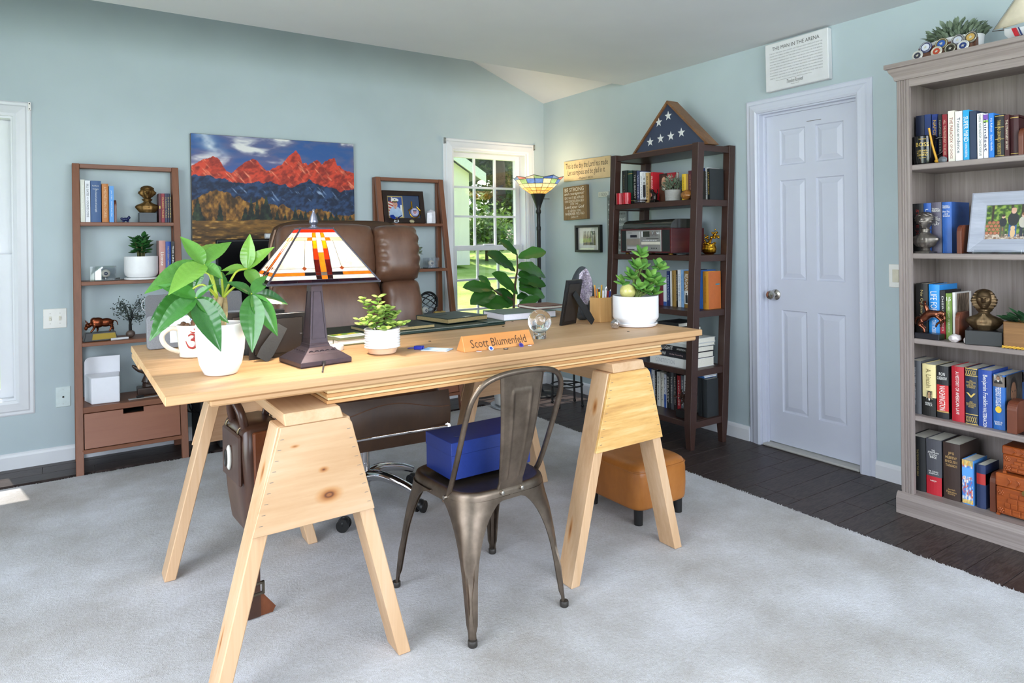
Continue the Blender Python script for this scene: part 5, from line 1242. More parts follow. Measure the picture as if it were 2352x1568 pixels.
mb = MB(); mb.box(-.075, 0, 0, .075, .003, .19); mb.box(-.075, .026, 0, .075, .029, .19); mb.box(-.075, .003, 0, -.072, .026, .19); obj('cover', mb, mat('#8A1E26', .4), fb)
mb = MB(); mb.box(-.0715, .0032, .003, .073, .0258, .187); obj('page_block', mb, PAGE, fb)
picture('cover_print', .148, .188, 50, 60, lambda u, v: np.where((v > .52)[..., None] & (u > .5)[..., None], hexrgb('#A3222C'), portrait(u, v, '#3A2622', '#D2A98A', '#5A3A2A', '#4A3428', .3, .72, .18)), fb, (0, -.0005, .095))
letter(fb, 'BRIAN\nKILMEADE', WINK, (.03, -.0012, .155), .07, .03)
row(3.335, 3.335, 1.515, [(2.836, 2.822, 1.705, '#2A2A2E', 'black paperback'), (2.82, 2.803, 1.715, '#27407C', 'navy book with white lettering', dict(title='CROSSROADS', tcol=W_)), (2.801, 2.787, 1.715, '#EDEDEA', 'white book with dark lettering', dict(title='THE BROKEN', tcol='#22304A')), (2.785, 2.765, 1.71, '#24282A', 'black cloth book showing its cover', dict(title='LEADERSHIP', tcol=GO, d=.13))], 'near end of dark bookcase top shelf', 'books at the near end of the top shelf', .12)
row(3.30, 3.18, .832, [
    (3.063, 3.022, .994, '#6A1E2E', 'short maroon book'), (3.018, 2.991, 1.019, '#E9EAF0', 'white book with blue edge', dict(bands=[(.0, .15, '#3A5FA8')])), (2.989, 2.963, 1.069, '#27376A', 'navy book', dict(title='MEDITATIONS', tcol='#B9C0D8')), (2.959, 2.949, 1.070, '#F0F0EE', 'thin white book'),
    (2.947, 2.913, 1.075, '#A5813E', 'old gold book', dict(title='A Treasury of Wisdom', tcol='#4A3414', th_=.3)), (2.908, 2.899, 1.075, '#1E1E20', 'thin black book', dict(title='NAVIGATOR', tcol=W_)), (2.897, 2.871, 1.080, '#F1F2F2', 'white book with blue lettering', dict(title='LEAD THE FIELD', tcol='#8AA0B8')), (2.869, 2.851, 1.081, '#8FBCE8', 'light blue book', dict(title='The Greatest Salesman', tcol='#2A6AB8', th_=.5)),
    (2.848, 2.803, 1.074, '#9A7434', 'gold book with bold white name', dict(bands=[(.1, .46, '#ECEAE4')], title='', extra=[('REAGAN', .70, .105, .026, W_, True)])), (2.799, 2.778, 1.083, '#25272A', 'charcoal book', dict(title='NIXON', tcol='#A9A69E')),
], 'dark bookcase middle shelf', 'books on the middle shelf of the dark bookcase', .14)
bk_ = [o for o in COL.objects if o.get('label', '').startswith('gold book with bold')][0]
mb = MB(); mb.box(-.008, -.0024, .03, .009, -.0016, .082); mb.lathe([(.0055, -.0024), (.0055, -.0016)], 10, (0, 0, .089), axis=1); obj('spine_figure', mb, mat('#2A2A2C', .5), bk_)
row(3.318, 3.31, .832, [(2.842, 2.815, 1.075, '#2E62B0', 'blue book behind the orange one'), (2.812, 2.768, 1.068, '#E29A2E', 'orange book with amber spine', dict(title='THE POWER OF PRODUCING', tcol='#8A5A14', th_=.28, d=.12))], 'near end of dark bookcase middle shelf', 'books at the near end of the middle shelf', .13)
bk_ = [o for o in COL.objects if o.get('label', '').startswith('orange book with amber')][0]
mb = MB(); mb.box(.0217, .004, .001, .0222, .118, .234); obj('cover_panel', mb, mat('#C46A35', .5), bk_); mb = MB(); mb.box(.0222, .07, .15, .0226, .108, .158); obj('cover_mark', mb, mat('#2A8AA0', .5), bk_)
CB = ['#4A3A22', '#27304A', '#B0823E', '#A9C4CE', '#DDE3DC', '#5A5048', '#2F5A9E', '#E9E9EC', '#242426', '#EDEDE8', '#E6E2D6', '#E2E6F2', '#26282A', '#57595E', '#2A2226', '#B0242E', '#6A6E76', '#E4E2DE', '#D5D3CC']
CD_ = ['brown and gold', 'navy', 'tan', 'pale blue patterned', 'white patterned', 'taupe', 'blue', 'white lettered', 'thin black', 'plain white', 'cream', 'blue-footed white', 'black leather', 'orange-marked grey', 'dark plum', 'bright red', 'slate grey', 'off-white', 'pale grey']
CT = ['Poems', 'SECRETS', 'BARE KNUCKLE', 'HUMAN', 'KINDNESS', 'THE WALL', None, 'THE ROBERTS RULES', 'TERRITORY', 'THE POWER', 'The Speech', 'LAWS', 'EMBASSY', 'The Millionaire', 'BREAKTHROUGH', 'SUCCESS', 'STRATEGY', 'THE ART', 'WISDOM']
YE_ = [(3.307, 3.273, .435), (3.269, 3.245, .440), (3.243, 3.224, .443), (3.219, 3.189, .435), (3.188, 3.154, .435), (3.152, 3.123, .436), (3.122, 3.099, .436), (3.098, 3.065, .432), (3.063, 3.047, .431), (3.045, 3.021, .426), (3.017, 2.987, .427), (2.985, 2.967, .419), (2.965, 2.936, .435), (2.935, 2.906, .444), (2.904, 2.882, .444), (2.875, 2.849, .429), (2.845, 2.819, .434), (2.818, 2.796, .442), (2.792, 2.776, .445)]
row(3.27, 3.14, .165, [(a, b, c, CB[i], CD_[i] + ' book', dict(title=CT[i], tcol=('#3A342C' if i in (2, 3, 4, 7, 9, 10, 11, 17, 18) else '#E6E2D8'), th_=.4, bands=[(0, .4, '#4A6FC4')] if i == 11 else [])) for i, (a, b, c) in enumerate(YE_)], 'dark bookcase lowest shelf', 'books on the lowest shelf of the dark bookcase', .14)
row(3.285, 3.285, .165, [(2.838, 2.81, .41, '#24282A', 'tall black binder-like book'), (2.808, 2.768, .40, '#2A2E30', 'large black book showing its cover')], 'near end of dark bookcase lowest shelf', 'black books at the near end of the lowest shelf', .11)
def flat(loc, L, D, H, col, desc, title=None, tcol=None, rz=-PI / 2, group=None, tfit=.6, x0=0, extra=()):
    """lying book: spine along x facing -y, pages at the other sides"""
    t = thing('book', desc, 'book', loc, rz, group); c = min(.003, H * .18); m = mat(col, .45, var=.03)
    mb = MB(); mb.prism([(0, 0), (0, H), (D, H), (D, H - c), (.004, H - c), (.004, c), (D, c), (D, 0)][::-1], 0, -L / 2, L / 2); obj('cover', mb, m, t)
    mb = MB(); mb.box(-L / 2 + .003, .0042, c + .0002, L / 2 - .003, D - .003, H - c - .0002); obj('page_block', mb, PAGE, t)
    if title: letter(t, title, mat(tcol or W_, .5), (x0, -.0007, H / 2), L * tfit, H * .5)
    for tx, x, w, h_, cc in extra: letter(t, tx, mat(cc, .5), (x, -.0007, H / 2), w, h_)
    return t
sg = 'books lying flat on the fourth shelf of the dark bookcase'
flat((3.155, 2.958, .4754), .32, .24, .055, '#ECECEA', 'thick white lying book, lowest of the flat stack in the dark bookcase', 'CONSTITUTION', '#B9BCC0', tfit=.5, x0=-.03, group=sg)
flat((3.16, 2.948, .531), .30, .23, .038, '#25222A', 'black lying book above the thick white one in the flat stack', None, group=sg, extra=[('LAW', -.07, .07, .022, W_), ('& the Founding', .05, .11, .012, '#D8B8B8')])
flat((3.165, 2.933, .5695), .27, .23, .034, '#1D1D1F', 'black aviation book lying third in the flat stack', None, group=sg, extra=[('FLIGHT', -.05, .11, .022, W_), ('AVIATION', .07, .07, .012, W_)])
flat((3.165, 2.928, .604), .26, .24, .02, '#CFD2D0', 'pale grey lying book, fourth in the flat stack', None, group=sg)
flat((3.16, 2.924, .6245), .25, .25, .03, '#E4E4E0', 'off-white lying book on top of the pale flat stack', 'LIBRARY', '#B8B8B0', group=sg, tfit=.3)
for i, (yy, w) in enumerate(((2.985, .22), (2.995, .2), (3.0, .17))): flat((3.18 + .01 * i, yy, .655 + .03 * i), w, .2, .027, ['#22252A', '#2A2D33', '#1C1E22'][i], 'dark lying book, %s of three above the off-white one' % ('bottom', 'middle', 'top')[i], group=sg)
row(3.27, 3.16, .475, [(3.24, 3.215, .68, '#2A4FA0', 'blue book'), (3.213, 3.185, .675, '#3A5FB4', 'brighter blue book'), (3.183, 3.166, .67, '#DDE2EE', 'pale blue book')], 'far end of dark bookcase fourth shelf', 'blue books at the far end of the fourth shelf', .13)
flat((3.265, 2.815, .4115), .09, .12, .012, '#2A62A8', 'slim blue booklet lying on the black books, lowest shelf of the dark bookcase')
flat((3.265, 2.815, .4238), .09, .12, .014, '#E6E8EA', 'slim white booklet lying on the blue booklet, lowest shelf of the dark bookcase')
# ------------------------------------------------------------------ ornaments
def blob(name, mb, voxel, m, parent, smooth=80, sub=0, label=None):
    """overlapping pieces fused into one continuous surface"""
    me = mb.mesh('tmp'); o = bpy.data.objects.new('tmp', me); COL.objects.link(o)
    md = o.modifiers.new('r', 'REMESH'); md.mode = 'VOXEL'; md.voxel_size = voxel; md.use_smooth_shade = True
    s = o.modifiers.new('s', 'SMOOTH'); s.iterations = 2; s.factor = .4
    bpy.context.view_layer.update()
    m2 = bpy.data.meshes.new_from_object(o.evaluated_get(bpy.context.evaluated_depsgraph_get())); m2.name = name
    bpy.data.objects.remove(o); m2.materials.clear(); m2.shade_smooth(); return link(name, m2, m, parent, label=label)
BRZ = mat('#7A5C34', .42, .8, var=.35, scale=50, key='bronze'); PEW = mat('#77706A', .4, .85, var=.3, scale=50, key='pewter'); COP = mat('#7A4028', .25, .9, var=.4, scale=60, key='copper'); DKB = mat('#6A563E', .42, .85, var=.35, scale=50, key='dark_bronze'); GOLD = mat('#C8942A', .22, 1, var=.3, scale=90, key='gold')
def bust_mb(hh, style):
    """head-and-shoulders figure, hh = head height, facing -y; z=0 under the chest"""
    mb = MB(); N = 56; R = []
    def g(x, s): return math.exp(-(x / s) ** 2)
    chest = 1.0 if style != 'wide' else .85
    for k in range(96):
        z = -1.05 + 2.052 * k / 95
        ring = []
        for i in range(N):
            f = 2 * PI * i / N                      # f = 0 is the front
            c, s = math.cos(f), math.sin(f); af = abs(((f + PI) % (2 * PI)) - PI)
            if z < -.2:                              # chest and shoulders
                q = (z + 1.05) / .85; w = float(np.interp(q, [0, .15, .45, .6, .72, .88, 1], [.46, .6, .8, .8, .66, .34, .23])); d = float(np.interp(q, [0, .3, .6, .8, 1], [.3, .38, .36, .3, .24]))
                e = .05 * g(af, .5) + .05 * g(af - .5 + .3 * q, .1) + .035 * g(af, .09) * (q > .45)
                x = s * w; y = -c * (d + e)
            else:
                neck = g(z + .2, .13)
                zz = min(1, max(0, z))
                prof = math.sqrt(max(0.0, 1 - ((zz - .5) / (.57 if zz < .5 else .503)) ** 2)) if z > 0 else .62
                w = .36 * max(prof, .02) if z > .0 else .23 + .05 * (1 + z / .2)
                d = .43 * max(prof, .02) if z > .0 else .24 + .04 * (1 + z / .2)
                if 0 < z < .3:
                    nk = .27 * (1 - z / .3) if af > .9 else 0; w = max(w, nk); d = max(d, nk * .9)
                jaw = 1 - .2 * g(zz - .05, .22) * (1 if z > 0 else 0)
                x = s * w * jaw; y = -c * d + .03 * min(1, max(0, (z + .2) / .2))
                if z > 0:
                    fr = 0
                    fr += .17 * g(af, .15) * g(zz - .40, .07) + .09 * g(af, .12) * g(zz - .50, .09)       # nose
                    fr += .05 * g(af - .3, .25) * g(zz - .61, .04)                                         # brow
                    fr -= .085 * g(af - .38, .17) * g(zz - .53, .05)                                        # eye sockets
                    fr += .035 * g(af - .38, .09) * g(zz - .525, .022)                                       # eyes
                    fr += .03 * g(af, .25) * g(zz - .26, .03) - .02 * g(af, .3) * g(zz - .225, .015) + .025 * g(af, .25) * g(zz - .195, .025)   # lips
                    fr += .05 * g(af, .3) * g(zz - .07, .06) + .02 * g(af - .7, .25) * g(zz - .42, .1)      # chin, cheeks
                    y -= fr * c if c > 0 else 0; x += fr * s * .4
                    hair = 0
                    wav = .5 + .5 * math.sin(f * 9 + zz * 40)
                    if style == 'wig':
                        hair = (.05 + .05 * wav) * min(1, max(0, (zz - .70) / .06)) + (.19 * g(zz - .42, .26) + .045 * wav) * min(1, max(0, (af - .95) / .35))
                    elif style == 'short':
                        hair = (.05 + .08 * wav) * (1 if (zz > .70 + .1 * g(af, .5) or (af > 1.15 and zz > .3)) else 0) + .10 * g(af - 1.35, .4) * g(zz - .62, .18)
                    elif style == 'long':
                        hair = (.14 * g(zz - .12, .3) + .05 + .05 * wav) * (1 if af > 1.2 else 0) + .05 * (1 if af > 1.2 else .0) * g(zz - .5, .3)
                    hair += .05 * g(af - 1.5, .14) * g(zz - .45, .08)
                    hair *= min(1, prof * 1.6); x += s * hair; y += -c * hair
                elif style == 'long' or style == 'wig':
                    hb = .14 * min(1, max(0, (af - 1.3) / .4)); hb *= min(1, (z + .2) / .12); x += s * hb * .6; y += -c * hb
                    y -= .05 * g(af, .45) * (.6 + .4 * math.sin(z * 50))
            ring.append((x * hh, y * hh, z * hh))
        R.append(ring)
    mb.rings(R); return mb
def bust(loc, rz, hh, style, m, label, base=None, socle=None, name='bust'):
    t = thing(name, label, 'bust', loc, rz); z0 = 0
    if base:
        w, d, h, bm = base; mb = MB(); mb.box(-w / 2, -d / 2, 0, w / 2, d / 2, h); obj('base', mb, bm, t, bevel=.002); z0 = h
    if socle:
        h = socle; mb = MB(); mb.box(-hh * .42, -hh * .38, 0, hh * .42, hh * .38, h * .25); mb.lathe([(hh * .36, h * .25), (hh * .25, h * .45), (hh * .22, h * .7), (hh * .34, h * .97), (hh * .3, h)], 20); obj('socle', mb, m, t, smooth=40); z0 = h
    b = bust_mb(hh, style); z_ = min(v[2] for v in b.v); b.v = [(x, y, z - z_ + z0 - (.001 if socle or base else 0)) for x, y, z in b.v]
    o = obj('figure', b, m, t, smooth=70); return t
bust((.427, 4.70, 1.4155), 0, .083, 'wig', BRZ, 'bronze bust of a wigged man on a dark block, left ladder shelf', (.096, .085, .06, mat('#4A5058', .5, var=.05, key='slate')))
bust((3.268, 1.488, 1.1965), -PI / 2 - .1, .078, 'short', PEW, 'small pewter bust in a coat before the blue books, grey bookcase', None, .03)
bust((3.285, 1.262, .8085), -PI / 2 + .3, .085, 'long', DKB, 'large bronze bust of a long-haired man on a black block, grey bookcase', (.13, .13, .062, mat('#17171A', .35, key='black_block')))
# left ladder: blue figurine, acrylic block with ball, white planter with jade
t_ = thing('figurine', 'tiny dark blue glass animal figurine beside the bronze bust, left ladder shelf', 'figurine', (.307, 4.665, 1.4155))
mb = MB(); mb.sphere((0, 0, .018), .014, 12, 8, (1.4, .8, .8)); mb.sphere((.018, 0, .028), .009, 10, 6); mb.sphere((-.02, 0, .022), .008, 10, 6)
for x in (-.016, -.008, .008, .016): mb.cyl((x, 0, .0), (x, 0, .015), .004, .004, 6)
mb.cyl((.02, .003, .033), (.022, .006, .041), .002, .002, 5); mb.cyl((.016, -.003, .033), (.016, -.006, .041), .002, .002, 5); blob('animal_body', mb, .0022, mat('#1B2450', .15, .1, key='blue_glass'), t_)
ACR = glass('acrylic', (.96, .97, .98), .1)
def ballcube(loc, w, d, h, label, rz=0, logo='NY'):
    t = thing('display_cube', label, 'display case', loc, rz); e = .002
    mb = MB(); mb.box(-w / 2, -d / 2, 0, w / 2, d / 2, .006); obj('cube_base', mb, mat('#2A2A2C', .2, key='cube_base'), t)
    for x0, y0, x1, y1, nm in ((-w / 2, -d / 2, w / 2, -d / 2 + e, 0), (-w / 2, d / 2 - e, w / 2, d / 2, 0), (-w / 2, -d / 2 + e, -w / 2 + e, d / 2 - e, 0), (w / 2 - e, -d / 2 + e, w / 2, d / 2 - e, 0)):
        mb = MB(); mb.box(x0, y0, .0062, x1, y1, h - e); obj('acrylic_pane', mb, ACR, t)
    mb = MB(); mb.box(-w / 2, -d / 2, h - e, w / 2, d / 2, h); obj('acrylic_pane', mb, ACR, t)
    r_ = min(w, h) * .27
    mb = MB(); mb.lathe([(r_ * .4, .006), (r_ * .35, .006 + r_ * .5), (r_ * .55, .006 + r_ * .62)], 14); obj('ball_stand', mb, ACR, t, smooth=40)
    zc = .006 + r_ * 1.55; mb = MB(); mb.sphere((0, 0, zc), r_, 20, 14); b = obj('ball', mb, mat('#E6DFD2', .5, key='ball_leather'), t, smooth=80)
    mb = MB(); mb.lathe([(r_ * .45, -r_ * .93), (r_ * .4, -r_ * .97), (r_ * .02, -r_ * 1.015)], 16, (0, 0, zc), capa=False, axis=1); obj('ball_logo', mb, mat('#23304F', .5), b)
    letter(b, logo, mat('#E8E4DA', .5), (0, -r_ * 1.03, zc), r_ * .5)
    return t
ballcube((.199, 4.63, 1.0685), .106, .07, .088, 'clear acrylic cube with a logo baseball, left ladder second shelf')
t_ = thing('acrylic_block', 'small clear acrylic block left of the baseball cube, left ladder shelf', 'block', (.131, 4.64, 1.0685)); mb = MB(); mb.box(-.0125, -.02, 0, .0125, .02, .086); obj('block', mb, crystal('clear', '#F4F8FA'), t_, bevel=.001)
t_ = thing('black_clip', 'small black clip lying in front of the white planter, left ladder shelf', 'clip', (.258, 4.60, 1.0685)); mb = MB(); mb.box(-.012, -.008, 0, .012, .008, .012); mb.cyl((-.01, 0, .012), (.012, 0, .014), .004, .004, 8); obj('clip_body', mb, mat('#1A1A1A', .4), t_, bevel=.001)
CER = mat('#EFEEF1', .22, var=.01, key='white_ceramic'); CERM = mat('#ECEBEC', .4, var=.02, key='white_matte'); SOIL = mat('#3A2C22', .95, var=.4, scale=150, bmp=.8, key='soil')
L_jade = leafmesh('leaf', .62, .6, .12, .02, 0, base=.75, nu=8, nvv=5)
L_oval = leafmesh('leaf', .5, .8, .18, .06, 0, base=.7, nu=8, nvv=5)
def thick_leaf(name, wid, sag=.1):
    mb = MB(); R = []
    for k in range(8):
        y = k / 7; w = wid / 2 * (math.sin(PI * (.05 + .93 * y ** .9)) ** .62); h = .09 * (.5 + .5 * math.sin(PI * y)) * w / wid * 3
        R.append([(w * math.cos(a), y, -sag * y * y + h * math.sin(a) + .05 * abs(math.cos(a)) * w) for a in [j * PI / 4 for j in range(8)]])
    mb.rings(R); return mb.mesh(name, smooth=80)
L_thick = thick_leaf('leaf', .66)
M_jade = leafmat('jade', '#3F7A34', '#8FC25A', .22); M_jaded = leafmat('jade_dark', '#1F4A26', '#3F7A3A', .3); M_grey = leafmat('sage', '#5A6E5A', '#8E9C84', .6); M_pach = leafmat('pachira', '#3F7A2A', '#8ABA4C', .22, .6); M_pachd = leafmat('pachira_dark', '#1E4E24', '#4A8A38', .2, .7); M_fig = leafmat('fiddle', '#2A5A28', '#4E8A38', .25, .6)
def pot_lathe(parent, prof, m=CER, n=40, name='pot', ribs=False):
    mb = MB(); mb.lathe(prof, n, capb=False); return obj(name, mb, m, parent, smooth=40)
def succulent(t, z0, spread, height, n, leaf, m, L, seed, stems=5, sm='#6E5A3A'):
    rr = random.Random(seed)
    for s in range(stems):
        a = 2 * PI * s / stems + rr.uniform(-.4, .4); lean = spread * rr.uniform(.35, .95) if s else spread * .15; hh = height * rr.uniform(.6, .9) if s else height * .95
        tip = Vector((lean * math.cos(a), lean * math.sin(a), z0 + hh)); b0 = Vector((spread * .18 * math.cos(a), spread * .18 * math.sin(a), z0 - .01)); mid = (b0 + tip) / 2 + Vector((0, 0, hh * .12))
        mb = MB(); mb.tube([b0, mid, tip], [.006 * height / .14, .005 * height / .14, .003 * height / .14], 7, smooth=4); obj('stem', mb, mat(sm, .8), t, smooth=60)
        k = max(3, n // stems)
        for i in range(k):
            f = .3 + .7 * (i + .5) / k; p = b0.lerp(mid, f * 2) if f < .5 else mid.lerp(tip, f * 2 - 1)
            az = i * 2.4 + rr.uniform(-.3, .3) + s; up = .15 + .75 * f ** 2 + rr.uniform(-.2, .2); l = L * rr.uniform(.75, 1.15) * (1 if f < .85 else .8)
            d = Vector((math.cos(az), math.sin(az), up)).normalized(); put_leaf(t, leaf, m, p, p + d * l, (0, 0, 1) if up < 1 else (math.cos(az), math.sin(az), -.3))
t_ = thing('jade_plant', 'dark green jade plant in a wide white planter, left ladder second shelf', 'plant', (.384, 4.625, 1.0685))
pot_lathe(t_, [(.075, 0), (.09, .003), (.092, .012), (.075, .013)], CERM, name='saucer'); pot_lathe(t_, [(.072, .014), (.088, .03), (.0915, .05), (.0915, .14), (.087, .14), (.086, .128)], CERM)
mb = MB(); mb.lathe([(.0855, .12), (.0855, .128)], 24); obj('soil', mb, SOIL, t_)
succulent(t_, .128, .08, .14, 84, L_thick, M_jaded, .05, 3, 7, '#5A5A34')
# left ladder third shelf: bull, wire tree, white rod
t_ = thing('bull_statue', 'copper coloured charging bull statue on a black base, left ladder shelf', 'statue', (.166, 4.60, .7225), math.radians(6))
mb = MB(); mb.hexa([(-.085, -.035, 0), (.085, -.035, 0), (.085, .035, 0), (-.085, .035, 0)], [(-.075, -.028, .05), (.075, -.028, .05), (.075, .03, .05), (-.075, .03, .05)]); b_ = obj('base', mb, mat('#15171A', .3, key='base_black'), t_, bevel=.002)
mb = MB(); mb.add([(-.045, -.0345, .008), (.078, -.0345, .008), (.072, -.0298, .042), (-.04, -.0298, .042)], [(0, 1, 2, 3)]); mb.add([(-.045, -.0335, .008), (.078, -.0335, .008), (.072, -.0288, .042), (-.04, -.0288, .042)], [(3, 2, 1, 0)]); obj('plaque', mb, mat('#8A7428', .4, .6, key='plaque'), b_)
mb = MB(); z = .05
mb.sphere((.03, 0, z + .052), .027, 16, 10, (1.5, .8, .95)); mb.sphere((-.012, 0, z + .054), .03, 16, 10, (1.2, .85, 1.05)); mb.sphere((-.03, 0, z + .066), .02, 12, 8); mb.sphere((-.058, 0, z + .042), .015, 12, 8, (1.2, .8, 1)); mb.sphere((-.07, 0, z + .026), .01, 12, 8, (1, .8, 1.3))
for (x, y, fx) in ((-.02, .014, -.012), (-.028, -.014, -.05), (.05, .014, .07), (.056, -.014, .045)): mb.tube([(x, y, z + .04), ((x + fx) / 2 + .006, y, z + .022), (fx, y * 1.1, z + .001)], [.012, .007, .005], 8, smooth=3)
mb.tube([(.066, 0, z + .062), (.085, 0, z + .055), (.092, .004, z + .03)], .0035, 6, smooth=3)
for s in (-1, 1): mb.tube([(-.06, s * .008, z + .053), (-.066, s * .024, z + .058), (-.072, s * .028, z + .074)], [.005, .004, .0015], 6, smooth=3)
blob('bull', mb, .0028, COP, t_)
t_ = thing('wire_tree', 'dark wire tree sculpture on a round stone base, left ladder shelf', 'ornament', (.322, 4.62, .7225))
mb = MB(); mb.sphere((0, 0, .022), .024, 16, 10, (1.05, 1, .95)); obj('stone_base', mb, mat('#5E5048', .4, var=.3, scale=60, key='agate'), t_, smooth=80)
rr = random.Random(9); mb = MB(); lf_ = MB(); DW = mat('#3A3A38', .45, .6, key='dark_wire')
for i in range(16):
    a = rr.uniform(0, 2 * PI); top = Vector((rr.uniform(-.085, .085), .04 * math.sin(a), rr.uniform(.10, .23))); 
    if i == 0: top = Vector((.06, 0, .235))
    mid = Vector((top.x * .35, top.y * .3, max(.12, top.z * .75))); end = top
    mb.tube([(.006 * math.cos(a), .006 * math.sin(a), .04), (.004 * math.cos(a), .004 * math.sin(a), .09), mid, end], [.003, .0028, .0016, .0008], 5, smooth=4)
    for k in range(26):
        p = mid.lerp(end, rr.uniform(.3, 1.1)) + Vector((rr.gauss(0, .012), rr.gauss(0, .01), rr.gauss(0, .012))); lf_.sphere(tuple(p), .0034, 5, 4)
obj('wire_branches', mb, DW, t_, smooth=60); stuff(obj('wire_leaves', lf_, mat('#3E4A44', .5, .4), t_))
t_ = thing('crystal_wand', 'short white selenite rod lying before the bull statue, left ladder shelf', 'rod', (.262, 4.545, .7222), .15); mb = MB(); mb.cyl((-.045, 0, .0075), (.045, 0, .0075), .0075, .0065, 8); obj('rod', mb, mat('#DDDDE2', .35), t_, smooth=30)
t_ = thing('letter_holder', 'glossy white two-tier holder on the left ladder cabinet top', 'holder', (.172, 4.575, .3685), math.radians(-4))
HW = mat('#EDEDF4', .25, var=.01, key='gloss_white')
mb = MB(); P = [(-.09, 0), (-.09, .225), (-.085, .24), (-.074, .25), (-.06, .254), (.09, .254), (.09, 0)]; mb.prism([(z, x) for x, z in P], 1, .06, .066); obj('back_panel', mb, HW, t_, bevel=.001)
mb = MB(); mb.hexa([(-.05, -.07, 0), (.09, -.07, 0), (.09, .059, 0), (-.09, .059, 0)], [(-.05, -.07, .15), (.09, -.07, .15), (.09, .059, .158), (-.09, .059, .158)]); obj('front_pocket', mb, HW, t_, bevel=.006, seg=2)
t_ = thing('eagle_sculpture', 'dark brown carved sculpture half hidden by the desk, left ladder cabinet top', 'sculpture', (.43, 4.64, .3685))
mb = MB(); mb.box(-.075, -.05, 0, .075, .05, .045); mb.sphere((0, 0, .06), .04, 14, 8, (1.2, .8, 1)); mb.tube([(-.02, 0, .07), (-.012, 0, .11), (.0, 0, .14), (-.05, 0, .165)], [.035, .026, .03, .012], 10, smooth=4); mb.tube([(0, 0, .13), (-.06, .01, .15), (-.1, .01, .18)], [.02, .018, .006], 8, smooth=3); mb.tube([(0, 0, .13), (.06, .01, .16), (.085, .01, .19)], [.02, .018, .006], 8, smooth=3)
blob('carving', mb, .004, mat('#3A2A22', .3, var=.3, key='carved_dark'), t_)
t_ = thing('glass_ruler', 'clear flat ruler lying on the left ladder cabinet top', 'ruler', (.385, 4.53, .3685), .12); mb = MB(); mb.box(-.085, -.013, 0, .085, .013, .004); obj('ruler', mb, mat('#A9A6A2', .2, var=.02), t_)
t_ = thing('black_magnet', 'small black block lying on the clear ruler, left ladder cabinet top', 'block', (.362, 4.527, .3726), .12); mb = MB(); mb.box(-.02, -.012, 0, .02, .012, .012); obj('block', mb, mat('#1C1C1E', .4), t_, bevel=.002)
# ------------------------------------------------------------------ right ladder shelf ornaments
t_ = thing('portrait_frame', 'dark framed navy mat with officer portrait and metal badge, right ladder shelf', 'picture', (2.148, 4.675, 1.4155)); t_.rotation_euler = (math.radians(-11), 0, 0)
mb = frame(MB(), .338, .25, .022, .036); mb.v = [(x, y, z + .125) for x, y, z in mb.v]; obj('frame', mb, mat('#2A1A14', .3, key='frame_dark'), t_)
mb = MB(); mb.box(-.155, -.007, .02, .155, 0, .23); obj('mat_board', mb, mat('#2C4268', .7, var=.05, scale=200, key='navy_mat'), t_)
mb = frame(MB(), .13, .17, .009, .009); mb.v = [(x - .068, y - .0005, z + .125) for x, y, z in mb.v]; obj('inner_frame', mb, mat('#C9B274', .35, .6, key='gilt'), t_)
def officer(u, v):
    c = np.broadcast_to(hexrgb('#1F49A0'), u.shape + (3,)).copy(); st = ((v * 13 + u * 4).astype(int) % 2 == 0)
    c = np.where((u < .34)[..., None], np.where(st[..., None], hexrgb('#B5302C'), hexrgb('#E6E0DA')), c); c = np.where(((u < .25) & (v > .78))[..., None], hexrgb('#1E2A5C'), c)
    def el(x, y, a, b): return ((u - x) / a) ** 2 + ((v - y) / b) ** 2 < 1
    c = np.where(((u > .85) & (v < .6))[..., None], hexrgb('#E4E6EA'), c)
    c = np.where((el(.5, .12, .46, .42))[..., None], lerp(np.broadcast_to(hexrgb('#BFD3EE'), u.shape + (3,)), hexrgb('#9DB6DA'), fbm(u * 8, v * 6, 3, 4)), c)
    c = np.where(el(.5, .5, .09, .1)[..., None], hexrgb('#C88A72'), c); c = np.where(el(.5, .63, .17, .16)[..., None], hexrgb('#D59C84'), c)
    for sx in (-.07, .07): c = np.where(el(.5 + sx, .655, .03, .016)[..., None], hexrgb('#4A3028'), c)
    c = np.where(el(.5, .56, .06, .012)[..., None], hexrgb('#8E4A40'), c)
    c = np.where((el(.5, .85, .27, .1))[..., None], hexrgb('#F0F0EE'), c); c = np.where((el(.5, .765, .2, .045))[..., None], hexrgb('#1B1C20'), c); c = np.where((el(.5, .80, .18, .02))[..., None], hexrgb('#D8B860'), c); c = np.where((el(.5, .87, .05, .03))[..., None], hexrgb('#3A3A30'), c); return c
picture('portrait_print', .114, .154, 60, 80, officer, t_, (-.068, -.0085, .125))
mb = MB(); mb.lathe([(.034, -.014), (.034, -.0075)], 28, (.087, 0, .085), axis=1); bd_ = obj('badge', mb, mat('#C9C6DE', .4, key='badge_white'), t_)
mb = MB(); mb.tube([(.087 + .026 * math.cos(a), -.0145, .085 + .026 * math.sin(a)) for a in [k * PI / 10 for k in range(20)]], .0012, 5, closed=True); mb.tube([(.087 + .033 * math.cos(a), -.0145, .085 + .033 * math.sin(a)) for a in [k * PI / 10 for k in range(20)]], .002, 5, closed=True); obj('badge_ring', mb, mat('#6A6FA8', .4), bd_)
mb = MB(); mb.prism([(.099, .072), (.099, .102), (.08, .102), (.068, .087), (.08, .072)], 1, -.0152, -.0135); obj('shield', mb, mat('#B98A92', .5), bd_); mb = MB(); mb.box(.072, -.0156, .092, .102, -.015, .0995); obj('shield_chief', mb, mat('#1F2233', .5), bd_)
mb = MB(); mb.tube([(.087 + .043 * math.cos(a), -.012, .085 + .043 * math.sin(a)) for a in [PI * .95 + k * PI * 1.1 / 14 for k in range(15)]], .004, 6); 
